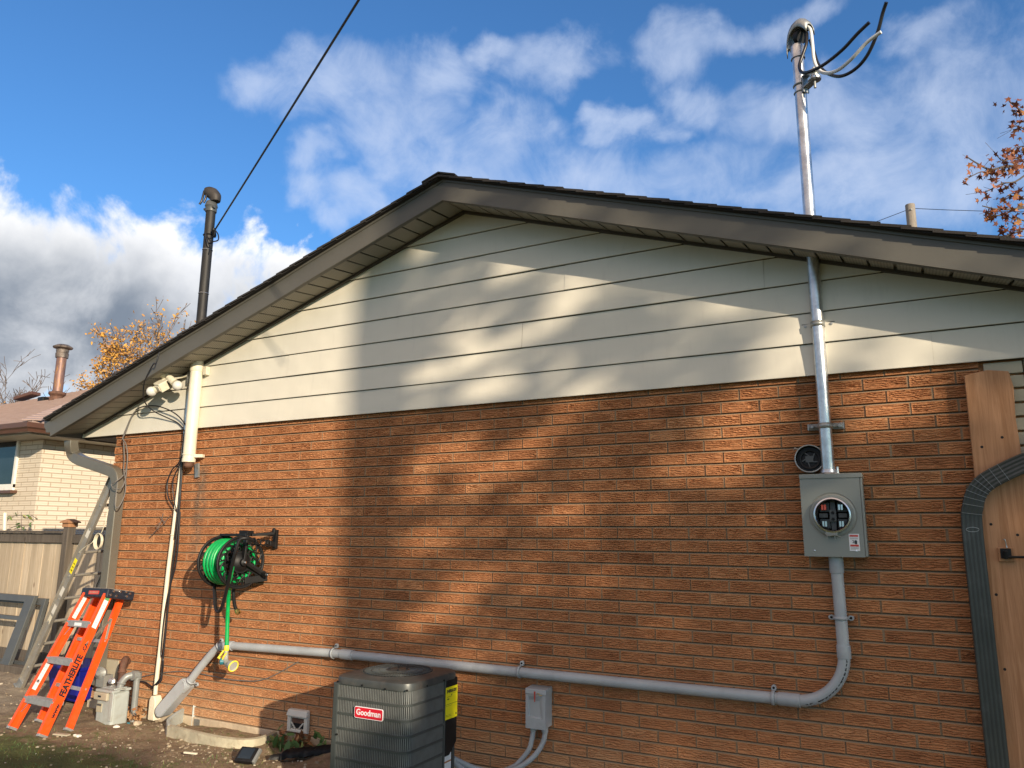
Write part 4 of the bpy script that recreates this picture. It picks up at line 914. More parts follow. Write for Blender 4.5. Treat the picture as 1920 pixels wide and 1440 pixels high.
b = MB(); b.lathe(p1+Vector((-0.028, -0.02, 0)), (-0.6, -0.8, 0), [(0, -0.03), (0.026, -0.03), (0.028, 0.01), (0, 0.018)], 14); b.build('valve_knob', 'nozzle_teal', nz, smooth=40)
# black leader hose looping below the reel, and its brass-ended tail
ld = thing('leader_hose', 'black leader hose looping below the reel, brass fitting on its tail', 'hose', W(425, 1145, .3))
b = MB(); b.tube(smoothpath([W(474, 1012, .36), W(462, 1009, .42), W(449, 1013, .46), W(440, 1040, .47), W(432, 1075, .44), W(424, 1110, .40), W(416, 1138, .37), W(409, 1147, .35), (W(404, 1138, .33)), W(403, 1118, .30), W(402, 1095, .26), W(408, 1080, .2)], 7), 0.014, 10); b.build('loop', 'hose_black', ld, smooth=70)
b = MB(); b.tube(smoothpath([W(452, 1085, .22), W(440, 1100, .24), W(438, 1115, .24), W(440, 1135, .22), W(444, 1145, .2)], 6), 0.0145, 10); b.build('tail', 'hose_black', ld, smooth=70)
e0, e1 = W(443, 1143, .2), W(448, 1150, .21); b = MB(); b.lathe(e0, e1-e0, [(0.014, -0.005), (0.018, 0.0), (0.018, 0.02), (0.022, 0.022), (0.022, 0.045), (0.015, 0.048)], 14); b.build('fitting', 'brass', ld, smooth=40)

# ================================================================== old service mast (left)
om = thing('old_service_mast', 'old black service mast above the left roof slope, cut cream pipe below the soffit', 'service mast', (-0.215, -0.09, 2.2))
ox, oy = -0.218, -0.085; zc1 = W(369, 688, .085).z; zc0 = W(356, 864, .085).z
b = MB(); b.tube([(ox, oy, zc0), (ox, oy, zc1+0.12)], 0.056, 28); b.lathe((ox, oy, zc0+0.05), (0, 0, 1), [(0.058, 0), (0.061, 0.003), (0.061, 0.014), (0.058, 0.017)], 28); b.lathe((ox, oy, zc0-0.012), (0, 0, 1), [(0.045, 0), (0.06, 0.0), (0.061, 0.03), (0.057, 0.034)], 28); b.lathe((ox, oy, zc1-0.05), (0, 0, 1), [(0.057, 0), (0.061, 0.006), (0.06, 0.06)], 28); b.build('cream_pipe', 'cream_pipe', om, smooth=40)
b = MB(); b.lathe((ox+0.004, oy, zc0-0.01), (0.05, 0, -1), [(0.046, -0.01), (0.044, 0.04), (0.03, 0.055), (0.02, 0.05), (0.0, 0.03)], 18); b.build('cut_end', 'rust', om, smooth=40)
b = MB(); b.beam((ox+0.03, -0.012, zc0-0.02), (ox+0.045, -0.012, zc0-0.15), 0.045, 0.02, up=(0, 1, 0)); b.build('wall_bracket', 'galv_dull', om)
b = MB(); b.beam((ox+0.05, -0.06, zc0+0.045), (ox+0.13, -0.03, zc0+0.045), 0.045, 0.03); b.lathe((ox+0.11, -0.055, zc0+0.045), (0, -1, 0), [(0.008, 0), (0.008, 0.008), (0, 0.008)], 8); b.build('lower_clamp', 'cream_pipe', om, bevel=0.004)
b = MB(); b.beam((ox+0.02, -0.05, zc1-0.05), (ox+0.115, -0.045, zc1-0.03), 0.03, 0.02); b.box((ox+0.07, -0.075, zc1-0.085), (ox+0.12, -0.03, zc1-0.0)); b.build('upper_clamp', 'cream_old', om, bevel=0.006)
zt0, zt1 = W(376, 612, .085).z, W(396, 388, .085).z
b = MB(); b.tube([(ox, oy, zt0-0.2), (ox, oy, zt1)], 0.046, 24); b.build('black_pipe', 'black_pipe_paint' if 'black_pipe_paint' in MATS else 'storm_grey', om, smooth=50)
for py in (470, 550):
    z = W(385, py, .085).z; b = MB(); b.torus((ox, oy, z), (0, 0, 1), 0.047, 0.004, 24, 6); b.tube([(ox+0.03, oy-0.04, z), (ox+0.05, oy-0.05, z-0.012)], 0.003, 6); b.build('wire_tie', 'galv', om)
b = MB(); b.lathe((ox, oy, zt1-0.01), (0, 0, 1), [(0.05, -0.05), (0.055, -0.045), (0.055, 0.0), (0.062, 0.01), (0.05, 0.06), (0.03, 0.075)], 20)
for s in (-1, 1): b.lathe((ox+s*0.06, oy-0.02, zt1-0.02), (s, 0, 0), [(0.0, -0.02), (0.014, -0.02), (0.014, 0.012), (0, 0.014)], 10)
wh2 = b.build('weatherhead', 'storm_grey', om, smooth=40)
V = []; P = [(404, 378, .085), (403.5, 369, .085), (398, 363, .09), (391, 360, .10), (384, 359, .12)]
rad = [0.045, 0.058, 0.062, 0.054, 0.036]
b = MB(); b.tube(smoothpath([W(x, y, d) for x, y, d in P], 4), [np.interp(i/16, np.linspace(0, 1, 5), rad) for i in range(17)], 14); b.build('hood', 'hood_brown', wh2, smooth=60)
for L in ([(383, 358, .13), (381, 366, .14), (378, 377, .15), (374, 383, .16)], [(388, 362, .13), (386, 371, .14), (382, 380, .15)]):
    b = MB(); b.tube(smoothpath([W(*p) for p in L], 4), 0.011, 8); b.build('cut_wire', 'rubber_wire', wh2, smooth=60)
b = MB(); b.tube(smoothpath([W(x, y, .15) for x, y in ((403, 434), (401, 442), (394, 447), (387, 443), (385, 438), (390, 455), (400, 453), (409, 450), (409, 440), (404, 432))], 5), 0.006, 6); b.tube(smoothpath([W(x, y, .14) for x, y in ((386, 437), (391, 448), (396, 455), (393, 470))], 5), 0.005, 6); b.build('tail_wire', 'rubber_wire', om)
b = MB(); b.lathe(W(401, 436, .1), (0.3, -0.5, 0.8), [(0.012, -0.05), (0.02, -0.03), (0.02, 0.03), (0.01, 0.05)], 12); b.torus((ox, oy, W(398, 440, .085).z), (0, 0, 1), 0.049, 0.007, 22, 6); b.build('wedge_clamp', 'black_plastic', om)
s0 = W(403, 431, .10); s1 = D(675, -4, 4.5); dvv = s1-s0; s2 = s0+dvv*2.4+Vector((0, 0, 0.35))
pts = [s0+(s2-s0)*t-Vector((0, 0, 0.10*t*(1-t))) for t in [i/40 for i in range(41)]]
kk = min(range(41), key=lambda i: (pts[i]-s1).length); sh = s1-pts[kk]; pts = [p+sh*min(1, i/kk) for i, p in enumerate(pts)]
b = MB(); b.tube(pts, 0.0085, 8); lp = [p+Vector((0.009, 0.004, 0.012)) for i, p in enumerate(pts)]; b.tube(lp[:14], 0.005, 6)
tag(b.build('overhead_cable', 'rubber_wire', None, smooth=60), 'black overhead service cable stretching from the old black mast up across the sky', 'cable')
# ================================================================== twin floodlight under the left soffit
fl_ = thing('floodlight', 'cream twin bulb floodlight with motion sensor, hanging under the left soffit', 'light', W(308, 712, .20))
c = W(309, 700, .20); b = MB(); b.lathe(c, (0.05, 0, -1), [(0.0, -0.03), (0.055, -0.03), (0.058, 0.015), (0.05, 0.03), (0.03, 0.045), (0.02, 0.06)], 24); b.build('base', 'cream_old', fl_, smooth=40)
s = W(302, 725, .24); sd = Vector((-0.25, -0.75, -0.6)).normalized(); b = MB()
up_ = Vector((0.1, -0.5, 0.85)); b.beam(s-sd*0.05, s+sd*0.035, 0.10, 0.085, up=up_); b.beam(s+sd*0.03, s+sd*0.045, 0.085, 0.05, up=up_); b.beam(s-sd*0.06+Vector((0, 0, .05)), s+sd*0.06+Vector((0, 0, .05)), 0.115, 0.012, up=up_); b.tube([c+Vector((0, 0, -0.05)), s+Vector((0, 0, 0.03))], 0.014, 10); b.build('motion_sensor', 'cream_old', fl_, bevel=0.012)
for a, e in ((W(296, 728, .24), W(284, 734, .27)), (W(318, 709, .20), W(333, 723, .17))):
    v = (e-a).normalized(); L = (e-a).length; b = MB(); b.tube([c+Vector((0, 0, -0.04)), a], 0.012, 10); b.lathe(a, v, [(0.0, -0.02), (0.028, -0.018), (0.034, 0.01), (0.036, L*0.62), (0.0, L*0.62)], 18); lh = b.build('lamp_holder', 'cream_old', fl_, smooth=40)
    b = MB(); b.lathe(e, v, [(0.0, -0.048)]+[(0.047*math.cos(t), 0.047*math.sin(t)) for t in [-1.15+i*0.24 for i in range(11)]]+[(0.0, 0.047)], 20); b.build('bulb', 'bulb', lh, smooth=60)
# ================================================================== slim riser, its bundle of cables
rs = thing('riser_conduit', 'slim white riser pipe running down the brick below the cut cream pipe', 'conduit', W(292, 1320, .04))
RP = [(355, 708), (351, 768), (345.5, 832), (338, 895), (331, 948), (324, 1003), (316, 1066), (308, 1140), (301, 1210), (295, 1262), (291, 1302)]
P = [W(x, y, .035) for x, y in RP]; b = MB(); b.tube(smoothpath(P[2:], 4), 0.0185, 14); b.build('lower_pipe', 'cream_pipe', rs, smooth=60)
b = MB(); b.tube(smoothpath([W(357, 715, .035)]+P[1:3], 4), 0.017, 14); b.build('upper_pipe', 'galv', rs, smooth=60)
b = MB(); e = W(358, 706, .045); b.box((e.x-0.03, e.y-0.03, e.z-0.075), (e.x+0.03, e.y+0.03, e.z+0.045)); b.build('conduit_body', 'galv_dull', rs, bevel=0.012)
b = MB(); b.tube(smoothpath([W(356, 702, .06), W(345, 706, .07), W(330, 709, .12), W(318, 710, .19)], 5), 0.012, 10); b.build('branch_pipe', 'cream_old', rs, smooth=60)
b = MB(); e = W(291, 1316, .04); b.prism([(e.x-0.04, 0, e.z-0.15), (e.x+0.045, 0, e.z-0.15), (e.x+0.045, 0, e.z+0.02), (e.x+0.02, 0, e.z+0.055), (e.x-0.02, 0, e.z+0.055), (e.x-0.04, 0, e.z+0.02)], (0, -0.075, 0), (0, 0.0, 0)); b.build('base_box', 'cream_pipe', rs, bevel=0.008)
for px, py in ((324, 1003), (330, 956)):
    p = W(px, py, .035); b = MB(); b.torus(p, (0.1, 0, 1), 0.02, 0.004, 16, 6); b.build('pipe_clip', 'cream_old', rs, smooth=40)
def cable(L, label, r=0.006, mname='rubber_wire', n=6):
    b = MB(); b.tube(smoothpath([W(*p) for p in L], n), r, 7); return tag(b.build('cable', mname, None, smooth=70), label, 'cable', 'old cables on the left of the brick wall')
cable([(299, 660, .40), (292, 682, .41), (288, 682, .41), (277, 702, .38), (270, 720, .33), (269, 742, .28), (274, 758, .2), (290, 772, .1), (315, 784, .06), (333, 793, .04), (345, 806, .05), (347, 816, .05)], 'thin dark cable dropping from the roof edge past the floodlight to the riser')
cable([(255, 768, .06), (270, 762, .07), (292, 761, .08), (315, 768, .08), (333, 779, .07), (345, 793, .06), (350, 806, .06), (346, 835, .07), (340, 862, .07), (338, 900, .06), (333, 960, .06), (327, 1010, .055)], 'dark cable arching over the siding from the loose knot to the riser')
cable([(262, 764, .06), (250, 775, .06), (243, 790, .06), (235, 812, .06), (230, 822, .07), (236, 832, .06), (239, 850, .06), (238, 872, .06), (232, 890, .08), (218, 902, .14), (209, 908, .15), (214, 916, .15), (228, 915, .14), (236, 895, .1), (238, 872, .07)], 'grey cable hanging down the house corner and looping round the downspout', 0.0055, 'grey_wire')
cable([(256, 768, .05), (246, 782, .05), (238, 800, .05), (231, 818, .055), (232, 830, .06), (233, 860, .06), (232, 880, .09), (236, 905, .09), (233, 930, .10), (223, 950, .14), (217, 951, .15), (216, 938, .15), (220, 905, .15)], 'brown cable running along the corner bricks beside the downspout', 0.005, 'grey_wire')
cable([(343, 848, .06), (335, 868, .06), (322, 882, .06), (314, 905, .06), (315, 930, .06), (325, 950, .05), (330, 958, .05)], 'black cable loop bulging left of the riser, larger of two')
cable([(345, 852, .065), (335, 875, .065), (326, 895, .065), (324, 920, .06), (329, 948, .05), (331, 960, .05)], 'black cable loop bulging left of the riser, smaller of two', 0.005)
cable([(346, 812, .07), (342, 850, .07), (341, 880, .06), (338, 930, .055), (334, 980, .05), (327, 1040, .05), (318, 1110, .045), (311, 1180, .045), (305, 1240, .045), (303, 1272, .045), (298, 1280, .05), (285, 1290, .03)], 'black cable strapped down the right side of the white riser', 0.0085)
cable([(338, 960, .05), (331, 1050, .045), (319, 1100, .05), (309, 1150, .05), (302, 1222, .05), (306, 1236, .05), (304, 1262, .045), (296, 1278, .05), (285, 1287, .05), (272, 1279, .04), (256, 1277, .035), (243, 1276, .03)], 'black cable crossing the foot of the riser toward the gas meter', 0.007)
cable([(245, 1274, .015), (270, 1268, .015), (300, 1262, .015), (345, 1259, .012), (395, 1267, .012), (430, 1274, .012), (470, 1277, .015), (490, 1275, .015), (510, 1268, .012), (535, 1255, .012), (559, 1241, .012)], 'thin cable pinned along the low brickwork under the grey conduit', 0.0048, 'grey_wire')
# dry creeper left on the bricks
b = MB(); rv = random.Random(2)
b.tube(smoothpath([W(280, 1008, .02), W(288, 1000, .03), W(296, 990, .04), (W(303, 975, .02)), W(306, 962, .02)], 5), 0.004, 5); b.tube(smoothpath([W(296, 990, .04), W(304, 985, .03), W(318, 968, .02), W(328, 962, .04)], 4), 0.003, 5)
b.tube(smoothpath([W(303, 975, .02), W(310, 982, .03), W(300, 968, .02)], 4), 0.003, 5); b.tube([W(298, 994, .03), W(292, 986, .03), W(300, 980, .03)], 0.003, 5)
tag(b.build('dead_creeper', 'twig', None), 'dead bit of creeper clinging to the brick left of the hose reel', 'plant')
# ================================================================== downspouts
def spout(path, w, d, name, label, mname, ribs=5, n=8):
    """rectangular corrugated pipe swept along path; w across the wall, d off the wall"""
    P = smoothpath(path, n); root = thing(name, label, 'downspout', P[-1]); prof = []
    for i in range(ribs): 
        for k, f in ((0, 0.0), (1, 0.004)): prof.append((-w/2+w*(i+0.15+0.5*k)/ribs, -d/2-(0.0022 if k else 0.0)))
    prof = [(-w/2, -d/2+0.006)]+prof+[(w/2-0.002, -d/2), (w/2, -d/2+0.006), (w/2, d/2), (-w/2, d/2)]
    b = MB(); V = []; m_ = len(prof)
    for i, p in enumerate(P):
        t = (P[min(i+1, len(P)-1)]-P[max(i-1, 0)]).normalized(); y = Vector((0, 1, 0)); y = (y-t*y.dot(t)); y = y.normalized() if y.length > 0.2 else Vector((0, 0, 1)); x = y.cross(t).normalized()
        for a, c_ in prof: V.append(p+x*a+y*c_)
    b.add(V, [(i*m_+j, i*m_+(j+1) % m_, (i+1)*m_+(j+1) % m_, (i+1)*m_+j) for i in range(len(P)-1) for j in range(m_)]); b.face([len(b.v)-m_+j for j in range(m_)])
    b.build('pipe', mname, root, smooth=25); return root, P
pa = [SX(134, 826, -2.03), SX(134, 838, -2.03), W(139, 853, .06), W(152, 863, .06), W(178, 872, .06), W(204, 881, .06), W(217, 888, .06), W(221, 902, .06), W(219, 930, .06)]
xb = W(219, 930, .06).x; pa += [Vector((xb, -0.06, z)) for z in (1.6, 1.1, 0.6, 0.2)]
dsl, _ = spout(pa, 0.105, 0.085, 'gutter_downspout', 'taupe downspout with offset elbow at the left brick corner', 'downspout_taupe', 3)
xr = 5.997; pb = [Vector((7.35, -0.09, 2.52)), Vector((7.0, -0.09, 2.36)), W(1960, 853, .09), W(1920, 868, .09), W(1885, 884, .085), W(1850, 903, .08), W(1832, 922, .075), W(1824, 948, .07), Vector((xr, -0.065, W(1822, 985, .065).z))]+[Vector((xr, -0.065, z)) for z in (1.3, 0.8, 0.3, -0.2)]
dsr, _ = spout(pb, 0.098, 0.08, 'gutter_downspout', 'dark grey corrugated downspout bending in from the right in front of cedar board', 'downspout_grey', 5)
b = MB()                                                # crimps at the elbow
EP = smoothpath(pb[4:9], 5)
for i in range(1, 19, 2):
    p = EP[min(i, len(EP)-1)]; t = (EP[min(i+1, len(EP)-1)]-EP[max(0, i-1)]).normalized(); x = Vector((0, 1, 0)).cross(t).normalized()
    b.beam(p+x*0.05+Vector((0, -0.0455, 0)), p-x*0.05+Vector((0, -0.0455, 0)), 0.0022, 0.004, up=(0, 1, 0))
b.build('elbow_crimps', 'gaspipe', dsr)
b = MB(); p = Vector((xr, -0.108, W(1828, 993, .1).z)); b.tube([p+Vector((0.03*math.cos(a), 0, 0.012*math.sin(a))) for a in [i*0.5 for i in range(13)]], 0.002, 5); b.build('seam_mark', 'galv_dull', dsr)
# coil of spare wire hung on the left downspout
b = MB(); cc_ = W(187, 1013, .16)
for k in range(4):
    b.tube([cc_+Vector((0.05*math.cos(a)*(1+k*.05)+k*.004, -0.01*k, 0.068*math.sin(a)*(1+k*.04)-0.01)) for a in [2*math.pi*i/20 for i in range(21)]], 0.0045, 6)
b.tube(smoothpath([cc_+Vector((0, 0, 0.06)), W(192, 995, .17), W(199, 975, .17), W(203, 955, .13)], 4), 0.004, 6); b.tube(smoothpath([cc_+Vector((-0.04, -0.02, 0.03)), W(172, 1018, .2), W(160, 1025, .2), W(148, 1036, .2)], 4), 0.004, 6)
tag(b.build('wire_coil', 'cream_old', None, smooth=60), 'small coil of pale wire hung beside the taupe downspout', 'wire')
# ================================================================== cedar board and latch at the right edge
b = MB(); tl, tr = W(1808, 704, .055), W(1891, 696, .055)
P = [(6.030, 0, -0.1), (6.262, 0, -0.1), (6.256, 0, 1.2), (6.266, 0, 1.9), (6.254, 0, 2.25), (6.262, 0, 2.42), (tr.x, 0, tr.z), (6.15, 0, tl.z+0.02), (tl.x, 0, tl.z), (6.035, 0, 1.6)]
b.prism(P, (0, -0.058, 0), (0, -0.012, 0)); cb = thing('cedar_board', 'rough cedar board standing upright at the right end of the brick wall', 'board', (6.15, -0.03, 0)); b.build('plank', 'cedar', cb, bevel=0.003)
for px, py in ((1841, 838), (1879, 820), (1858, 983), (1908, 1003), (1868, 1115), (1884, 1255)):
    p = W(px, py, .058); b = MB(); b.lathe(p+Vector((0, 0.0005, 0)), (0, -1, 0), [(0.008, 0), (0.007, 0.001), (0, 0.0012)], 10); b.build('knot_hole', 'black_matte', cb)
lt = thing('gate_latch', 'black gate latch on a small wood block, its rod pointing right', 'latch', W(1886, 1040, .08))
p = W(1887, 1040, .075); b = MB(); b.box((p.x-0.036, -0.075, p.z-0.036), (p.x+0.036, -0.058, p.z+0.036)); b.build('wood_block', 'cedar', lt, bevel=0.003)
b = MB(); b.box((p.x-0.026, -0.092, p.z-0.02), (p.x+0.022, -0.075, p.z+0.032)); b.tube([p+Vector((-0.005, -0.022, -0.012)), p+Vector((0.14, -0.022, -0.01)), p+Vector((0.5, -0.022, -0.01))], 0.007, 8); b.tube([p+Vector((-0.006, -0.02, -0.02)), p+Vector((-0.006, -0.03, 0.02))], 0.012, 10); b.build('latch_body', 'black_plastic', lt, bevel=0.002)
b = MB(); b.tube(smoothpath([p+Vector((-0.008, 0.005, 0.075)), p+Vector((0.0, -0.006, 0.078)), p+Vector((0.004, 0.0, 0.05)), p+Vector((0.006, 0.0, 0.036))], 3), 0.0025, 6); b.build('staple', 'galv', lt)
# ================================================================== air conditioner
ax0, ax1, ay0, ay1, az_ = 2.482, 3.04, -1.045, -0.487, 0.72; gz = -0.10
ac = thing('air_conditioner', 'dark grey central air conditioner with a louvred cabinet, standing before the brick wall', 'air conditioner', ((ax0+ax1)/2, (ay0+ay1)/2, gz))
rr_ = 0.075; yp = SX(835, 1300, ax1).y                     # start of the plain service panel on the right face
def gpath(off=0.0, n=10):
    P = [Vector((ax0+0.035, ay0-off, 0)), Vector((ax1-rr_, ay0-off, 0))]
    for i in range(1, n): a = -math.pi/2+math.pi/2*i/n; P.append(Vector((ax1-rr_+(rr_+off)*math.cos(a), ay0+rr_+(rr_+off)*math.sin(a), 0)))
    P += [Vector((ax1+off, ay0+rr_, 0)), Vector((ax1+off, yp, 0))]; return P
def along(P, s):
    for i in range(len(P)-1):
        L = (P[i+1]-P[i]).length
        if s <= L or i == len(P)-2: t = (P[i+1]-P[i]).normalized(); return P[i]+t*s, t
        s -= L
GP = gpath(); GL = sum((GP[i+1]-GP[i]).length for i in range(len(GP)-1)); zb0, rows = gz+0.05, 9; rh_ = (az_-0.004-zb0)/rows
b = MB(); b.prism([(ax0+0.03, ay0+0.035, 0), (ax1-rr_, ay0+0.035, 0), (ax1-0.035, ay0+rr_, 0), (ax1-0.035, ay1-0.03, 0), (ax0+0.03, ay1-0.03, 0)], (0, 0, gz+0.02), (0, 0, az_-0.02)); b.build('coil_core', 'ac_dark', ac)
b = MB(); nsl = int(GL/0.0125)
for i in range(nsl):
    p, t = along(GP, (i+0.5)*GL/nsl); nn = Vector((t.y, -t.x, 0)); q = p-nn*0.005; tw = (t*0.985+nn*0.17).normalized()
    b.beam(q+Vector((0, 0, zb0)), q+Vector((0, 0, az_-0.002)), 0.004, 0.0064, up=tw)
b.build('louvre_slats', 'ac_slat', ac)
b = MB(); OP = gpath(0.002)
for k in range(rows+1):
    z = zb0+rh_*k; V = []
    for p in OP:
        i = OP.index(p); t = (OP[min(i+1, len(OP)-1)]-OP[max(i-1, 0)]).normalized(); nn = Vector((t.y, -t.x, 0))
        V += [p-nn*0.016+Vector((0, 0, z-0.008)), p+Vector((0, 0, z-0.007)), p+nn*0.001+Vector((0, 0, z+0.005)), p-nn*0.016+Vector((0, 0, z+0.008))]
    b.add(V, [(i*4+j, i*4+(j+1) % 4, (i+1)*4+(j+1) % 4, (i+1)*4+j) for i in range(len(OP)-1) for j in range(4)])
b.build('cross_ribs', 'ac_paint', ac, smooth=40)
b = MB(); b.prism([(ax0-0.002, ay0-0.002, 0), (ax0+0.042, ay0-0.004, 0), (ax0+0.042, ay0+0.03, 0), (ax0+0.03, ay0+0.04, 0), (ax0-0.002, ay0+0.04, 0)], (0, 0, gz), (0, 0, az_)); b.build('corner_post', 'ac_paint', ac, bevel=0.008)
b = MB(); b.prism([(ax1-0.02, yp-0.012, 0), (ax1+0.004, yp-0.012, 0), (ax1+0.004, yp+0.004, 0), (ax1-0.02, yp+0.004, 0)], (0, 0, gz), (0, 0, az_)); b.build('corner_post', 'ac_paint', ac, bevel=0.003)
b = MB(); b.box((ax0, ay1-0.03, gz), (ax1-0.02, ay1-0.005, az_)); b.box((ax0, ay0+0.03, gz), (ax0+0.02, ay1-0.02, az_)); b.build('back_panel', 'ac_paint', ac)
b = MB(); zc_ = SX(862, 1392, ax1).z; yq = SX(861, 1300, ax1+.02).y
b.prism([(0, yp+0.004, zc_-0.045), (0, yp+0.004, az_+0.0), (0, yq, az_), (0, yq, zc_+0.02), (0, yp+0.05, zc_-0.045)], (ax1-0.03, 0, 0), (ax1+0.006, 0, 0)); sp_ = b.build('service_panel', 'ac_dark' if False else 'black_plastic', ac, bevel=0.004)
b = MB(); b.prism([(0, yp+0.004, gz), (0, yp+0.004, zc_-0.048), (0, yq-0.04, zc_-0.048), (0, yq-0.04, gz)], (ax1-0.05, 0, 0), (ax1-0.012, 0, 0)); b.build('valve_recess', 'ac_paint', ac)
# yellow energy label
e = [SX(836, 1290, ax1+.007), SX(858, 1281, ax1+.007), SX(858, 1340, ax1+.007), SX(834.5, 1351, ax1+.007)]; y0, y1 = e[0].y, e[1].y; z1 = e[0].z; z0 = e[3].z; xl = ax1+0.0066
b = MB(); b.box((xl, y0, z0), (xl+0.0008, y1, z1)); yl = b.build('energy_label', 'label_yellow', ac)
text('ENERGUIDE', 0.0245, 'label_black', yl, (xl+0.0012, (y0+y1)/2, z1-0.026), (0, 1, 0), (0, 0, 1), 'lettering', 0.0012, 0.0003, sx=0.95*(y1-y0)/0.155)
b = MB(); ym = (y0+y1)/2; b.add([(xl+0.0012, ym-0.006, z1-0.046), (xl+0.0012, ym+0.006, z1-0.046), (xl+0.0012, ym, z1-0.057)], [(0, 1, 2)]); b.build('arrow_mark', 'label_black', yl)
H_ = z1-z0
for f_, a0, a1, hgt in ((0.30, .08, .5, .0015), (0.36, .12, .30, .006), (0.53, .0, 1.0, .002), (0.58, .05, .55, .0012), (0.86, .05, .5, .0012), (0.90, .05, .5, .0012), (0.22, .55, .95, .001), (0.86, .86, .94, .012)):
    b = MB(); b.box((xl+0.0009, y0+(y1-y0)*a0, z1-H_*f_-hgt), (xl+0.0013, y0+(y1-y0)*a1, z1-H_*f_)); b.build('print_line', 'label_black', yl)
e0, e1, e2 = SX(833, 1411, ax1-.011), SX(846, 1404, ax1-.011), SX(833, 1470, ax1-.011); xl2 = ax1-0.0115
b = MB(); b.box((xl2, e0.y, e2.z), (xl2+0.0008, e1.y, e0.z)); rl = b.build('rating_label', 'label_white', ac)
for k in range(6): 
    z = e0.z-0.004-k*0.052; b = MB(); b.box((xl2+0.0008, e0.y, z-0.009), (xl2+0.0013, e1.y, z)); b.build('label_bar', 'label_orange', rl)
# badge
p0, p1 = W(665, 1327, -ay0+.01), W(718, 1349, -ay0+.01); bx0, bx1 = p0.x, p1.x; zc_b = W(691, 1338, -ay0+.01).z; bh = 0.033; bw = (bx1-bx0)/2; bxm = (bx0+bx1)/2
def rrect(w, h, r, n=5):
    P = []
    for cx_, cz_, a0 in ((w-r, h-r, 0), (-w+r, h-r, 90), (-w+r, -h+r, 180), (w-r, -h+r, 270)):
        for i in range(n+1): a = math.radians(a0+90*i/n); P.append((cx_+r*math.cos(a), cz_+r*math.sin(a)))
    return P
b = MB(); b.prism([(bxm+x, ay0, zc_b+z) for x, z in rrect(bw, bh, 0.012)], (0, -0.006, 0), (0, -0.012, 0)); bd = b.build('badge', 'label_white', ac, bevel=0.001)
b = MB(); b.prism([(bxm+x, ay0, zc_b+z) for x, z in rrect(bw-0.004, bh-0.004, 0.009)], (0, -0.012, 0), (0, -0.0128, 0)); b.build('badge_field', 'badge_red', bd)
text('Goodman', 0.047, 'label_white', bd, (bxm, ay0-0.0132, zc_b+0.001), (1, 0, 0), (0, 0, 1), 'lettering', 0.001, 0.0004, sx=0.97)
# top cap with the fan opening
def rr2(x0, y0, x1, y1, r, n):
    P = []; cx_, cy_ = (x0+x1)/2, (y0+y1)/2; w, h = (x1-x0)/2, (y1-y0)/2; out = []
    for i in range(n):
        a = 2*math.pi*i/n; c_, s_ = math.cos(a), math.sin(a)
        lo, hi = 0.0, 2.0
        for _ in range(34):
            m_ = (lo+hi)/2; x, y = abs(m_*c_), abs(m_*s_); dx, dy = x-(w-r), y-(h-r)
            ins = (x <= w and y <= h) and not (dx > 0 and dy > 0 and dx*dx+dy*dy > r*r)
            lo, hi = (m_, hi) if ins else (lo, m_)
        out.append((cx_+lo*c_, cy_+lo*s_))
    return out
N = 72; fcx, fcy = (ax0+ax1)/2, (ay0+ay1)/2; FR = 0.215; rings = []
o1 = rr2(ax0-0.006, ay0-0.008, ax1+0.010, ay1+0.006, 0.085, N); o2 = rr2(ax0-0.003, ay0-0.005, ax1+0.007, ay1+0.003, 0.083, N); o3 = rr2(ax0+0.016, ay0+0.014, ax1-0.012, ay1-0.016, 0.07, N)
rings = [[(x, y, az_-0.006) for x, y in o1], [(x, y, az_+0.02) for x, y in o1], [(x, y, az_+0.033) for x, y in o2], [(x, y, az_+0.041) for x, y in o3]]
for r, z in ((FR+0.03, az_+0.045), (FR+0.022, az_+0.050), (FR+0.008, az_+0.050), (FR, az_+0.044), (FR-0.002, az_-0.10)): rings.append([(fcx+r*math.cos(2*math.pi*i/N), fcy+r*math.sin(2*math.pi*i/N), z) for i in range(N)])
b = MB(); b.add([p for R_ in rings for p in R_], [(k*N+i, k*N+(i+1) % N, (k+1)*N+(i+1) % N, (k+1)*N+i) for k in range(len(rings)-1) for i in range(N)]); b.build('top_cap', 'ac_top', ac, smooth=40)
b = MB()
for i in range(64):
    a = 2*math.pi*i/64; d = Vector((math.cos(a), math.sin(a), 0)); c_ = Vector((fcx, fcy, 0)); b.tube([c_+d*0.075+Vector((0, 0, az_+0.053)), c_+d*0.15+Vector((0, 0, az_+0.053)), c_+d*(FR+0.004)+Vector((0, 0, az_+0.048))], 0.0017, 4)
for r in (0.075, 0.12, 0.165, FR-0.004): b.torus((fcx, fcy, az_+0.053), (0, 0, 1), r, 0.002, 56, 5)
b.build('fan_grille', 'ac_paint', ac, smooth=60)
b = MB(); b.lathe((fcx, fcy, az_+0.046), (0, 0, 1), [(0.0, 0.012), (0.07, 0.010), (0.08, 0.004), (0.08, -0.05), (0, -0.05)], 28); mh_ = b.build('motor_plate', 'ac_top', ac, smooth=40)
for k in range(4): a = k*math.pi/2+0.6; b = MB(); b.lathe((fcx+0.055*math.cos(a), fcy+0.055*math.sin(a), az_+0.057), (0, 0, 1), [(0.007, 0), (0.006, 0.007), (0, 0.008)], 8); b.build('motor_bolt', 'black_plastic', mh_)
b = MB()
for k in range(3):
    a0 = k*2.094+0.5; V = []
    for i in range(9):
        a = a0+1.5*i/8; z = az_-0.02-0.05*i/8; V += [(fcx+0.05*math.cos(a), fcy+0.05*math.sin(a), z), (fcx+(FR-0.012)*math.cos(a), fcy+(FR-0.012)*math.sin(a), z-0.012)]
    b.add(V, [(2*i, 2*i+2, 2*i+3, 2*i+1) for i in range(8)])
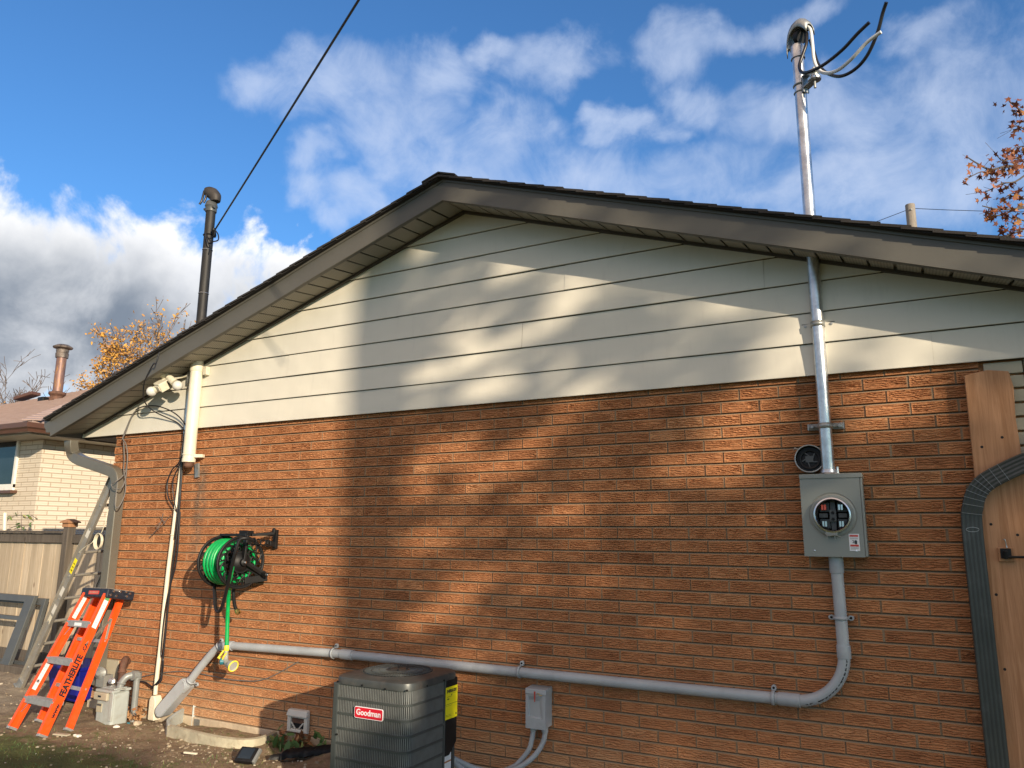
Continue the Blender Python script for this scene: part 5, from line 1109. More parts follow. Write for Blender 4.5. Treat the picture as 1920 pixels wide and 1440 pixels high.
b.lathe((fcx, fcy, az_-0.06), (0, 0, 1), [(0, 0.05), (0.06, 0.05), (0.06, -0.02), (0, -0.02)], 20); b.build('fan', 'downspout_grey', ac, smooth=40)
for px, py, side in ((633.5, 1278, 0), (679, 1285, 0), (722, 1292, 0), (763, 1295, 0), (801, 1286, 1), (833, 1276, 1), (631, 1377, 0)):
    if side: p = SX(px, py, ax1+.012); n_ = (1, 0, 0)
    else: p = W(px, py, -ay0+.010); n_ = (0, -1, 0)
    b = MB(); b.lathe(p, n_, [(0.006, -0.004), (0.006, 0.003), (0, 0.004)], 8); b.build('cabinet_screw', 'black_plastic', ac)
b = MB(); b.box((ax0-0.08, ay0-0.08, gz-0.06), (ax1+0.08, ay1+0.08, gz-0.001)); b.build('pad', 'parge', ac, bevel=0.01)
for L in ([(641, 1330), (644, 1338), (650, 1345), (651, 1352)], [(712, 1312), (709, 1322), (711, 1328)], [(812, 1372), (808, 1384), (811, 1397)], [(790, 1358), (789, 1368)], [(737, 1408), (742, 1398), (744, 1390)]): 
    pass
# ================================================================== disconnect box and whips
q0, q1 = W(986, 1292, .10), W(1023, 1370, .10)
dx0, dx1, dz0, dz1 = W(986, 1330, .10).x, W(1023, 1330, .10).x, W(1005, 1367, .10).z, W(1005, 1292, .10).z
dcn = thing('disconnect_box', 'small grey disconnect box on the brick right of the air conditioner', 'electrical box', ((dx0+dx1)/2, 0, dz0))
b = MB(); b.box((dx0, -0.085, dz0+0.01), (dx1, 0.0, dz1-0.02)); b.build('back_box', 'pvc_grey', dcn, bevel=0.003)
b = MB(); x0, x1, z0_, z1_ = dx0, dx1, dz0, dz1-0.035
o_ = [(x0, z0_), (x1, z0_), (x1, z1_), (x0, z1_)]; i_ = [(x0+0.022, z0_+0.075), (x1-0.035, z0_+0.07), (x1-0.05, z1_-0.038), (x0+0.024, z1_-0.035)]
b.add([(x, -0.104, z) for x, z in o_]+[(x, -0.104, z) for x, z in [(x0+0.018, z0_+0.07), (x1-0.02, z0_+0.065), (x1-0.022, z1_-0.008), (x0+0.018, z1_-0.008)]]+[(x, -0.092, z) for x, z in i_]+[(x, -0.085, z) for x, z in o_], [(0, 1, 5, 4), (1, 2, 6, 5), (2, 3, 7, 6), (3, 0, 4, 7), (4, 5, 9, 8), (5, 6, 10, 9), (6, 7, 11, 10), (7, 4, 8, 11), (8, 9, 10, 11), (0, 12, 13, 1), (1, 13, 14, 2), (2, 14, 15, 3), (3, 15, 12, 0)]); b.build('door', 'pvc_grey', dcn)
b = MB(); b.hexa([(dx0-0.003, -0.108, dz1-0.034), (dx1+0.004, -0.108, dz1-0.034), (dx1+0.004, 0, dz1-0.034), (dx0-0.003, 0, dz1-0.034), (dx0-0.003, -0.104, dz1), (dx1+0.004, -0.104, dz1), (dx1+0.004, 0, dz1+0.008), (dx0-0.003, 0, dz1+0.008)]); b.build('hood', 'pvc_grey', dcn, bevel=0.004)
b = MB(); b.prism([(dx0+0.064, 0, dz1-0.015), (dx0+0.075, 0, dz1-0.015), (dx0+0.072, 0, dz1-0.08), (dx0+0.067, 0, dz1-0.08)], (0, -0.109, 0), (0, -0.106, 0)); b.build('red_tag', 'label_red', dcn)
b = MB(); b.tube(smoothpath([(dx0+0.085, -0.109, dz1-0.03), (dx0+0.1, -0.113, dz1-0.022), (dx0+0.11, -0.113, dz1-0.036), (dx0+0.125, -0.11, dz1-0.034)], 4), 0.0022, 6); b.build('wire_seal', 'brass', dcn)
for sx_ in (0.03, dx1-dx0-0.03):
    b = MB(); b.lathe((dx0+sx_+0.003, -0.055, dz0+0.012), (0, 0, -1), [(0.022, 0.0), (0.022, 0.035), (0.018, 0.04), (0.016, 0.05)], 16); b.build('connector', 'pvc_grey', dcn, smooth=40)
def whip(L, label):
    b = MB(); P = smoothpath([Vector(L[0])]+[W(*p) for p in L[1:]], 8); b.tube(P, [0.0165+0.0008*(i % 2) for i in range(len(P))], 12); tag(b.build('flexible_conduit', 'pvc_grey', None, smooth=60), label, 'conduit', 'flexible conduits under the disconnect box')
whip([(dx0+0.033, -0.055, dz0-0.03), (997, 1388, .06), (992, 1405, .07), (978, 1424, .08), (962, 1438, .10), (930, 1448, .14), (890, 1440, .25), (850, 1422, .40)], 'flexible grey conduit leaving the left connector under the disconnect box')
whip([(dx1-0.027, -0.055, dz0-0.03), (1019, 1390, .06), (1008, 1410, .08), (990, 1428, .11), (965, 1443, .14), (930, 1455, .20), (880, 1448, .30), (845, 1425, .43)], 'flexible grey conduit leaving the right connector under the disconnect box')
# ================================================================== dryer vent
v0, v1 = W(540, 1332, .03), W(575, 1377, .03); x0, x1, z0_, z1_ = v0.x, v1.x, v1.z, v0.z
dv_ = thing('dryer_vent', 'off-white dryer vent hood set low in the brick wall', 'vent', ((x0+x1)/2, 0, z0_)); w = x1-x0
b = MB(); 
for lo, hi in (((x0, z0_), (x0+w*.17, z1_)), ((x1-w*.17, z0_), (x1, z1_)), ((x0+w*.17, z1_-w*.22), (x1-w*.17, z1_)), ((x0+w*.17, z0_), (x1-w*.17, z0_+w*.12)), ((x0+w*.17, z0_+w*.62), (x1-w*.17, z0_+w*.70))): b.box((lo[0], -0.035, lo[1]), (hi[0], 0.0, hi[1]))
b.build('frame', 'vent_grey', dv_, bevel=0.006)
b = MB(); b.hexa([(x0-0.003, -0.05, z1_-w*.16), (x1+0.003, -0.05, z1_-w*.16), (x1+0.003, 0, z1_-w*.16), (x0-0.003, 0, z1_-w*.16), (x0+0.004, -0.035, z1_+0.012), (x1-0.004, -0.035, z1_+0.012), (x1-0.004, 0, z1_+0.018), (x0+0.004, 0, z1_+0.018)]); b.build('hood', 'vent_grey', dv_, bevel=0.006)
b = MB(); b.add([(x0+w*.17, -0.022, z0_+w*.32), (x1-w*.17, -0.022, z0_+w*.32), (x1-w*.17, -0.008, z0_+w*.62), (x0+w*.17, -0.008, z0_+w*.62)], [(0, 1, 2, 3)]); b.build('flap', 'rust', dv_)
b = MB(); b.box((x0+w*.17, -0.004, z0_+w*.12), (x1-w*.17, -0.001, z1_-w*.2)); b.build('opening', 'black_matte', dv_)
b = MB(); b.beam((x0+w*.2, -0.03, z0_+w*.36), (x0+w*.42, -0.03, z0_+w*.13), 0.008, 0.008); b.beam((x1-w*.2, -0.03, z0_+w*.36), (x1-w*.42, -0.03, z0_+w*.13), 0.008, 0.008); b.build('guard_bars', 'vent_grey', dv_)
# ================================================================== window well
ww = thing('window_well', 'low curved tan edging of a window well against the foundation', 'window well', (0.55, -0.2, -0.02))
def wallstrip(L, name, mname, h0, h1, th=0.022):
    P = smoothpath(L, 6); b = MB(); V = []
    for i, p in enumerate(P):
        t = (P[min(i+1, len(P)-1)]-P[max(i-1, 0)]).normalized(); n_ = Vector((t.y, -t.x, 0)).normalized(); hh = h1(i/(len(P)-1)) if callable(h1) else h1
        for o, z in ((0.0, h0), (0.0, hh-0.006), (0.006, hh), (0.016, hh), (th, hh-0.006), (th, h0)): V.append(Vector((p.x, p.y, 0))+n_*(o-th/2)+Vector((0, 0, z)))
    b.add(V, [(i*6+j, i*6+(j+1) % 6, (i+1)*6+(j+1) % 6, (i+1)*6+j) for i in range(len(P)-1) for j in range(6)]); b.face([0, 1, 2, 3, 4, 5]); b.face([len(b.v)-6+j for j in range(6)]); return b.build(name, mname, ww, smooth=45)
g = lambda x, y: G(x, y, 0.05)
wallstrip([g(318, 1359), g(345, 1367), g(380, 1376), g(415, 1383), g(450, 1386), g(480, 1383), g(505, 1374), g(533, 1362), Vector((1.16, 0.0, 0))], 'front_rim', 'edging', -0.06, lambda t: 0.05+0.01*math.sin(t*5), 0.04)
wallstrip([g(318, 1359), g(316, 1352), g(330, 1344), g(350, 1335), g(365, 1327), Vector((0.03, 0.004, 0))], 'side_rim', 'gasmeter', -0.06, lambda t: 0.05+0.09*t, 0.03)
b = MB(); b.box((0.05, -0.010, -0.3), (0.12, -0.005, 0.03)); b.build('rim_bracket', 'galv_dull', ww)
b = MB(); b.box((0.42, -0.0068, -0.06), (0.88, -0.0045, -0.035)); b.build('sill_gap', 'black_matte', ww)
# ================================================================== solar light and black fabric
sl = G(462, 1425, 0.0); st_ = thing('solar_light', 'small black square solar light lying on the dirt by the window well', 'light', sl)
Mx = Matrix.Translation(sl+Vector((0, 0, 0.035))) @ Euler((math.radians(38), 0, math.radians(14))).to_matrix().to_4x4()
b = MB(); b.box((-0.07, -0.06, -0.022), (0.07, 0.06, 0.012), Mx); b.build('case', 'black_plastic', st_, bevel=0.008)
b = MB(); b.box((-0.052, -0.04, 0.012), (0.052, 0.045, 0.0145), Mx); b.build('solar_panel', 'glass_dark', st_, bevel=0.001)
b = MB(); b.box((0.072, -0.055, -0.02), (0.092, 0.055, 0.008), Mx); b.build('lens', 'gaspipe', st_, bevel=0.003)
f0, f1 = G(512, 1420, 0.0), G(640, 1405, 0.0); b = MB(); nseg = 26; V = []; rf = random.Random(8)
for i in range(nseg+1):
    t = i/nseg; p = f0+(f1-f0)*t; wd_ = 0.05 if t < 0.18 else 0.085
    for j in range(9): a = math.pi*j/8; r = wd_*(1+rf.uniform(-.14, .14)); V.append(Vector((p.x, p.y-math.cos(a)*r*1.0, -0.01+math.sin(a)*r*0.62+rf.uniform(-.004, .004))))
b.add(V, [(i*9+j, i*9+j+1, (i+1)*9+j+1, (i+1)*9+j) for i in range(nseg) for j in range(8)]); b.face(list(range(9))); tag(b.build('landscape_fabric', 'black_plastic', None, smooth=50), 'crumpled roll of black landscape fabric lying left of the air conditioner', 'fabric')
# ================================================================== orange stepladder leaning on the wall
sl_root = thing('stepladder', 'orange fibreglass stepladder with black top cap, leaning closed against the brick', 'stepladder', (-0.85, -0.8, 0))
fA, fB, fC, fD = Vector((-1.055, -0.921, 0.005)), Vector((-0.595, -0.928, 0.0)), Vector((-0.605, -0.703, 0.0)), Vector((-1.092, -0.672, 0.005))
tA, tB, tC, tD = W(163, 1112, .36), W(205, 1114, .36), W(232, 1113, .13), W(184, 1112, .13)
def rail(f, t, inner, name, fl_w=0.03, w=0.078):
    """C-channel: web on the outside, two flanges turned inwards"""
    r = (t-f).normalized(); x = Vector((1, 0, 0)); x = (x-r*x.dot(r)).normalized(); v = r.cross(x).normalized()
    b = MB()
    c = [(0.0, -w/2), (0.0, w/2), (inner*fl_w, w/2), (inner*fl_w, w/2-0.006), (inner*0.005, w/2-0.006), (inner*0.005, -w/2+0.006), (inner*fl_w, -w/2+0.006), (inner*fl_w, -w/2)]
    b.prism([f+x*a+v*q for a, q in c], (0, 0, 0), t-f); o = b.build(name, 'orange_fg', sl_root); return r, x, v, o
rA = rail(fA, tA, 1, 'front_rail'); rB = rail(fB, tB, -1, 'front_rail'); rC = rail(fC, tC, -1, 'rear_rail', 0.025, 0.062); rD = rail(fD, tD, 1, 'rear_rail', 0.025, 0.062)
for (r, x, v, o), f, s in ((rA, fA, 1), (rB, fB, -1), (rC, fC, -1), (rD, fD, 1)):
    b = MB(); b.beam(f+r*-0.004+x*s*0.012, f+r*0.016+x*s*0.012, 0.036, 0.084, up=v); b.build('foot', 'alu_step', sl_root if False else o, bevel=0.003)
# cap: moulded tray, dusty top
cen = (tA+tB+tC+tD)/4; rm = (((tA-fA)+(tB-fB)).normalized()*0.35+Vector((0, 0, 0.65))).normalized(); xx = (tB-tA); xx = (xx-rm*xx.dot(rm)).normalized(); yy = rm.cross(xx).normalized(); yy = yy if yy.y > 0 else -yy
cl0, cl1 = tA-xx*0.03, tB+xx*0.025; 
def capbox(dx0, dx1, dy0, dy1, dz0, dz1): return [cl0+xx*dx0+yy*dy0+rm*dz0, cl1+xx*dx1+yy*dy0+rm*dz0, cl1+xx*dx1+yy*dy1+rm*dz0, cl0+xx*dx0+yy*dy1+rm*dz0, cl0+xx*dx0+yy*dy0+rm*dz1, cl1+xx*dx1+yy*dy0+rm*dz1, cl1+xx*dx1+yy*dy1+rm*dz1, cl0+xx*dx0+yy*dy1+rm*dz1]
dyy = (tC-tB).dot(yy)
b = MB(); b.hexa(capbox(0.0, 0.0, -0.04, dyy+0.01, -0.035, 0.045)); cap = b.build('top_cap', 'cap_navy', sl_root, bevel=0.01)
b = MB(); b.hexa(capbox(0.012, -0.012, -0.03, dyy+0.0, 0.0452, 0.049)); b.build('tray', 'cap_dust', cap, bevel=0.002)
fr = cl0.lerp(cl1, 0.5)-yy*0.0408+rm*0.006
b = MB(); q = rrect(0.075, 0.016, 0.004, 3); b.prism([fr+xx*a+rm*c_ for a, c_ in q], (0, 0, 0), -yy*0.0008); b.build('cap_logo', 'label_red', cap)
text('FEATHERLITE', 0.020, 'cap_dust', cap, fr-yy*0.0012, xx, rm, 'lettering', 0.0003, 0.0003)
for k, (a, c_) in enumerate(((0.02, -0.015), (0.075, -0.02), (0.04, 0.022), (0.105, 0.025), (0.16, 0.03), (0.175, -0.012), (0.20, 0.018))):
    p = cl1+xx*0.0005+yy*(-0.025+a*1.05)+rm*(0.008+c_*0.9); b = MB(); b.lathe(p, xx, [(0.011, -0.002), (0.010, 0.006), (0, 0.008)], 10); b.build('rivet', 'chrome', cap, smooth=40)
p = cl1+xx*0.001+yy*0.05+rm*0.038; b = MB(); b.beam(p-yy*0.035, p+yy*0.03, 0.003, 0.016, up=rm); b.build('hinge_plate', 'galv', cap)
# steps, braces, rear bars, spreader
for k, t in enumerate((0.225, 0.505, 0.78)):
    a, c_ = fA.lerp(tA, t), fB.lerp(tB, t); b = MB(); v = rA[2]; v = v if v.y < 0 else -v
    up = (Vector((0, 0, 1))*0.9+rA[0]*0.25).normalized(); dep = (xx.cross(up)).normalized(); dep = dep if dep.y < 0 else -dep
    b.beam(a+xx*0.006, c_-xx*0.006, 0.092, 0.006, up=up); b.beam(a+xx*0.006+dep*0.045-up*0.022, c_-xx*0.006+dep*0.045-up*0.022, 0.006, 0.048, up=up); b.beam(a+xx*0.006-dep*0.045-up*0.016, c_-xx*0.006-dep*0.045-up*0.016, 0.005, 0.034, up=up)
    for j in range(5): b.beam(a+xx*0.008+dep*(-0.034+j*0.017)+up*0.004, c_-xx*0.008+dep*(-0.034+j*0.017)+up*0.004, 0.005, 0.003, up=up)
    stp = b.build('step', 'alu_step', sl_root, bevel=0.001)
    if k != 1:
        for s, P0, Q in ((1, a, fA.lerp(tA, t-0.11)), (-1, c_, fB.lerp(tB, t-0.11))): 
            b = MB(); b.tube([P0+xx*s*0.07-up*0.02+dep*0.02, Q+xx*s*0.012], 0.0045, 6); b.build('step_brace', 'galv', stp)
    if k == 2:
        m_ = a.lerp(c_, 0.5)+dep*0.0485-up*0.022; b = MB(); b.beam(m_-xx*0.05, m_+xx*0.05, 0.001, 0.026, up=up); b.build('step_sticker', 'label_white', stp)
for t in (0.27, 0.62): 
    a, c_ = fD.lerp(tD, t), fC.lerp(tC, t); b = MB(); b.beam(a, c_, 0.012, 0.03, up=rD[0]); b.build('rear_bar', 'alu_step', sl_root)
pB, pC, hub = fB.lerp(tB, 0.62)+Vector((0.004, 0, 0)), fC.lerp(tC, 0.64)+Vector((0.004, 0, 0)), fC.lerp(tC, 0.79)+Vector((0.006, -0.03, 0))
b = MB(); b.beam(pB, hub, 0.004, 0.022, up=rB[0]); b.beam(pC, hub, 0.004, 0.022, up=(0, 1, 0)); b.lathe(hub, (1, 0, 0), [(0.013, -0.006), (0.013, 0.004), (0, 0.006)], 10); b.build('spreader', 'alu', sl_root, bevel=0.001)
# lettering and stickers on the rails
def onweb(rl, f, t, frac, dx): return f.lerp(t, frac)+rl[1]*dx
r, x, v, oB = rB; vv = v if v.y < 0 else -v
text('FEATHERLITE', 0.073, 'label_black', oB, onweb(rB, fB, tB, 0.40, 0.0008), r, vv, 'lettering', 0.0035, 0.0004, sx=0.80); text('www.', 0.05, 'label_black', oB, onweb(rB, fB, tB, 0.170, 0.0008)-vv*0.006, r, vv, 'lettering', 0.002, 0.0004); text('.CA', 0.046, 'label_black', oB, onweb(rB, fB, tB, 0.60, 0.0008)-vv*0.006, r, vv, 'lettering', 0.002, 0.0004)
def sticker(rl, f, t, f0, f1, w, dx, o, mname='label_white', name='sticker'):
    r, x, v, _ = rl; b = MB(); b.beam(f.lerp(t, f0)+x*dx, f.lerp(t, f1)+x*dx, 0.0008, w, up=v); return b.build(name, mname, o)
s_ = sticker(rB, fB, tB, 0.74, 0.95, 0.046, 0.0008, oB); sticker(rB, fB, tB, 0.95, 0.975, 0.046, 0.0008, oB, 'label_green')
rp2 = random.Random(6)
for (rl, f, t, f0, f1, dx, o) in ((rB, fB, tB, 0.75, 0.94, 0.0014, oB), (rA, fA, tA, 0.80, 0.97, 0.0064, rA[3]), (rA, fA, tA, 0.27, 0.46, 0.0064, rA[3])):
    if rl is not rB: sticker(rl, f, t, f0, f1, 0.044, 0.0058, o)
    n_ = 9
    for k in range(n_):
        ff = f0+(f1-f0)*(k+0.5)/n_; c_ = f.lerp(t, ff)+rl[1]*dx; wln = rp2.uniform(.012, .034)
        if rp2.random() < 0.75: b = MB(); b.beam(c_-rl[2]*wln/2, c_+rl[2]*wln/2, 0.0005, 0.0022, up=rl[0]); b.build('fine_print', 'galv_dull', o)
c_ = fA.lerp(tA, 0.33)+rA[1]*0.0068
for k in range(4): a = k*0.785; d = rA[0]*math.cos(a)+rA[2]*math.sin(a); b = MB(); b.beam(c_-d*0.017, c_+d*0.017, 0.0005, 0.004, up=rA[0] if k % 2 else rA[2]); b.build('pen_mark', 'label_black', rA[3])
# ================================================================== aluminium extension ladder
e0, e1 = Vector((-2.87, 0.175, 0.0)), SX(213, 893, -1.49); e1 = e1+(e1-e0).normalized()*0.06
el_ = thing('extension_ladder', 'weathered aluminium extension ladder leaning toward the left corner of the house', 'ladder', e0)
rd = (e1-e0).normalized(); ydir = Vector((0, 1, 0)); ydir = (ydir-rd*ydir.dot(rd)).normalized(); nrm_ = rd.cross(ydir).normalized()
for k, off in enumerate((0.0, 0.40)):
    b = MB(); c = [(-0.016, -0.05), (0.014, -0.05), (0.014, -0.043), (0.003, -0.043), (0.003, 0.043), (0.014, 0.043), (0.014, 0.05), (-0.016, 0.05), (-0.016, 0.043), (-0.003, 0.043), (-0.003, -0.043), (-0.016, -0.043)]
    b.prism([e0+ydir*(off+a)+nrm_*q for a, q in c], (0, 0, 0), e1-e0); rl_ = b.build('rail', 'alu', el_)
    b = MB(); f = e0+ydir*off; b.beam(f-rd*0.03, f+rd*0.07, 0.045, 0.095, up=nrm_); b.beam(f-rd*0.035-nrm_*0.02, f-rd*0.035+nrm_*0.08, 0.06, 0.02, up=(0, 0, 1)); b.build('shoe', 'galv_dull', rl_, bevel=0.005)
    if k == 0: railA = rl_
Lr = (e1-e0).length; nr = int(Lr/0.285)
for k in range(1, nr+1):
    p = e0+rd*(k*0.285-0.05); b = MB(); b.tube([p-ydir*0.006, p+ydir*0.406], 0.0165, 10); b.beam(p+nrm_*0.0, p+ydir*0.4, 0.033, 0.006, up=nrm_); b.build('rung', 'alu', el_, smooth=40)
    b = MB(); b.lathe(p-ydir*0.0035, -ydir, [(0.012, 0), (0.010, 0.006), (0.004, 0.006), (0.004, 0.001), (0, 0.001)], 10); b.build('rung_end', 'galv_dull', railA)
def tape(t0, t1, w, mname, name='sticker'):
    b = MB(); b.beam(e0+rd*Lr*t0-ydir*0.0036, e0+rd*Lr*t1-ydir*0.0036, 0.0008, w, up=nrm_); b.build(name, mname, railA)
tape(.535, .60, .05, 'label_yellow', 'warning_sticker'); tape(.70, .735, .05, 'vent_grey'); tape(.43, .468, .05, 'vent_grey'); tape(.345, .385, .05, 'vent_grey'); tape(.30, .335, .05, 'cream_old')
for t in (.545, .56, .575): tape(t, t+.006, .03, 'label_black', 'fine_print')
# ================================================================== gas meter
gc = G(207, 1358, 0.0); gX1, gy0 = gc.x, gc.y; gX0 = W(177, 1345, -gy0).x; gy1 = SX(241, 1340, gX1).y; gtop = W(207, 1298, -gy0).z
gm = thing('gas_meter', 'squat grey-green gas meter with pipes, beside the foot of the orange stepladder', 'gas meter', ((gX0+gX1)/2, (gy0+gy1)/2, 0))
gh_ = gtop; b = MB(); b.hexa([(gX0, gy0, -0.05), (gX1, gy0, -0.05), (gX1, gy1, -0.05), (gX0, gy1, -0.05), (gX0, gy0, gh_*0.97), (gX1, gy0, gh_*0.97), (gX1, gy1, gh_), (gX0, gy1, gh_)]); b.build('body', 'gasmeter', gm, bevel=0.025, segs=3)
b = MB(); b.beam((gX0-0.005, gy0+0.05, gh_+0.004), (gX1+0.006, gy0+0.05, gh_+0.004), 0.13, 0.022); b.beam((gX0-0.003, gy1-0.06, gh_+0.008), (gX1+0.006, gy1-0.06, gh_+0.008), 0.12, 0.022)
b.beam((gX1-0.01, gy0-0.004, 0.02), (gX1-0.01, gy0-0.004, gh_), 0.045, 0.014, up=(0, 1, 0)); b.build('seam_flange', 'gasmeter', gm, bevel=0.006)
b = MB(); b.box((gX0-0.004, gy0-0.028, gh_*0.72), (gX1-0.05, gy0+0.002, gh_*0.97)); b.build('index_box', 'panel_beige', gm, bevel=0.008)
b = MB(); b.box((gX0+0.06, gy0-0.031, gh_*0.82), (gX0+0.10, gy0-0.028, gh_*0.88)); b.build('dial', 'glass_dark', gm)
b = MB(); b.box((gX0+0.02, gy0-0.006, gh_*0.32), (gX0+0.09, gy0+0.004, gh_*0.60)); pl = b.build('name_plate', 'panel_beige', gm); b = MB(); b.box((gX0+0.024, gy0-0.008, gh_*0.52), (gX0+0.086, gy0-0.0065, gh_*0.585)); b.build('plate_bar', 'storm_grey', pl)
for k in range(8): 
    b = MB(); p = Vector((gX1-0.03, gy0+0.03+(gy1-gy0-0.06)*k/7, gh_+0.016)); b.lathe(p, (0, 0, 1), [(0.009, 0), (0.009, 0.009), (0, 0.01)], 6); b.build('top_bolt', 'gasmeter', gm)
ym = (gy0+gy1)/2; P = [(gX1-0.07, ym+0.02, gh_), (gX1-0.065, ym+0.03, gh_+0.055), (gX1-0.045, ym+0.06, gh_+0.105), (gX1-0.02, ym+0.11, gh_+0.115), (gX1+0.0, gy1+0.02, gh_+0.115)]
b = MB(); b.tube(smoothpath(P, 6), 0.03, 14); b.torus(P[1], (0.1, 0.2, 1), 0.032, 0.008, 16, 6); b.tube([(gX1+0.0, gy1+0.0, gh_+0.115), (gX1+0.005, gy1+0.045, gh_+0.112)], 0.04, 14); b.tube([(gX1+0.005, gy1+0.045, gh_+0.135), (gX1+0.005, gy1+0.045, gh_+0.08)], 0.038, 14); b.build('outlet_pipe', 'gaspipe', gm, smooth=50)
b = MB(); b.tube([(gX1+0.005, gy1+0.045, gh_+0.09), (gX1+0.005, gy1+0.045, -0.05)], 0.027, 14); b.build('drop_pipe', 'gaspipe', gm, smooth=50)
b = MB(); q0 = Vector((gX0+0.10, ym+0.07, gh_)); b.tube(smoothpath([q0, q0+Vector((0, 0, 0.13)), q0+Vector((-0.005, 0.01, 0.21)), q0+Vector((-0.04, 0.05, 0.235)), q0+Vector((-0.08, 0.10, 0.20))], 6), 0.030, 14); b.torus(q0+Vector((0, 0, 0.03)), (0, 0, 1), 0.034, 0.010, 16, 6); b.torus(q0+Vector((0, 0, 0.14)), (0, 0, 1), 0.031, 0.007, 16, 6); b.build('inlet_pipe', 'rust', gm, smooth=50)
b = MB(); p = W(188, 1262, .20); b.lathe(p, (0.4, -1, 0.1), [(0, -0.03), (0.05, -0.03), (0.054, 0.0), (0.03, 0.02), (0.02, 0.035), (0, 0.035)], 20); b.box(tuple(p+Vector((-0.05, 0.0, -0.12))), tuple(p+Vector((0.06, 0.09, -0.02)))); b.build('regulator', 'gaspipe', gm, smooth=40)
b = MB(); b.lathe(W(210, 1277, .25), (0.5, -0.7, 0.3), [(0, -0.02), (0.028, -0.02), (0.03, 0.012), (0.012, 0.02), (0.012, 0.035), (0, 0.035)], 10); b.build('union_nut', 'galv', gm)
p0, p1 = W(200, 1236, .012), W(217, 1290, .012); b = MB(); b.box((p0.x-0.10, -0.014, p1.z-0.06), (p1.x, -0.003, p0.z)); tag(b.build('backing_board', 'panel_beige', None), 'pale board fixed to the brick behind the rusty gas pipe', 'board')
# blue recycling bin and grey downpipe behind the stepladder
bc = Vector((-1.62, 0.02, 0.0)); bb = thing('recycling_bin', 'blue plastic recycling bin half hidden behind the orange stepladder', 'bin', bc)
def frus(b, c, w0, d0, w1, d1, z0, z1): b.hexa([Vector(c)+Vector(q) for q in ((-w0, -d0, z0), (w0, -d0, z0), (w0, d0, z0), (-w0, d0, z0), (-w1, -d1, z1), (w1, -d1, z1), (w1, d1, z1), (-w1, d1, z1))])
b = MB(); frus(b, bc, 0.20, 0.16, 0.25, 0.20, 0.03, 0.33); b.build('tub', 'blue_bin', bb, bevel=0.02)
b = MB(); frus(b, bc, 0.265, 0.215, 0.27, 0.22, 0.315, 0.35); b.build('rim', 'blue_bin', bb, bevel=0.008)
# ================================================================== old window frames by the fence
def storm(name, label, x0, x1, y, z0, z1, tilt, stile, mids):
    root = thing(name, label, 'window frame', ((x0+x1)/2, y, z0), 'old window frames leaning on the fence')
    def P(x, z, d): return Vector((x, y+tilt*(z-z0)/(z1-z0)-d, z))
    def bar(nm, xa, xb, za, zb_, th): b = MB(); b.hexa([P(xa, za, th), P(xb, za, th), P(xb, za, 0), P(xa, za, 0), P(xa, zb_, th), P(xb, zb_, th), P(xb, zb_, 0), P(xa, zb_, 0)]); b.build(nm, 'storm_grey', root, bevel=0.004)
    bar('stile', x0, x0+0.05, z0, z1, .05); bar('stile', x1-stile, x1, z0, z1, .05); bar('top_rail', x0+.05, x1-stile, z1-0.075, z1, .048); bar('bottom_rail', x0+.05, x1-stile, z0, z0+0.07, .048)
    for z in mids: bar('mid_rail', x0+.05, x1-stile, z, z+0.045, .04)
storm('storm_frame', 'dark grey empty window frame leaning on the fence, nearer and larger of two', -5.6, -3.93, 0.66, 0.01, 0.83, 0.22, 0.17, [0.54])
storm('storm_frame', 'dark grey empty window frame leaning on the fence, its right edge behind the larger', -5.4, -3.78, 0.78, 0.01, 0.80, 0.15, 0.06, [])
b = MB(); b.box((-6.5, 0.60, -0.03), (-3.4, 0.70, 0.055)); tag(b.build('timber', 'fence_dark', None, bevel=0.006), 'dark timber lying on the ground in front of the fence', 'timber')
# ================================================================== vegetation
def leafshape(kind):
    if kind == 'maple':
        P = []; 
        for i in range(10):
            a = math.pi/2+2*math.pi*i/10; r = (1.0 if i == 0 else 0.88 if i in (2, 8) else 0.62) if i % 2 == 0 else 0.36
            P.append((r*math.cos(a), r*math.sin(a)))
        return P
    return [(0, -1), (0.42, -0.3), (0.36, 0.45), (0, 1), (-0.36, 0.45), (-0.42, -0.3)]
def add_leaf(b, p, size, kind, rng, face=None):
    n = Vector((rng.gauss(0, 1), rng.gauss(0, 1), rng.gauss(0, 1))).normalized() if face is None else (face+Vector((rng.gauss(0, .5), rng.gauss(0, .5), rng.gauss(0, .5)))).normalized()
    u = n.orthogonal().normalized(); w = n.cross(u); a = rng.uniform(0, 6.28); u, w = u*math.cos(a)+w*math.sin(a), w*math.cos(a)-u*math.sin(a); bend = rng.uniform(-.3, .3)
    P = [Vector(p)+u*x*size+w*y*size+n*(bend*size*abs(x)) for x, y in leafshape(kind)]; b.add(P, [tuple(range(len(P)))])
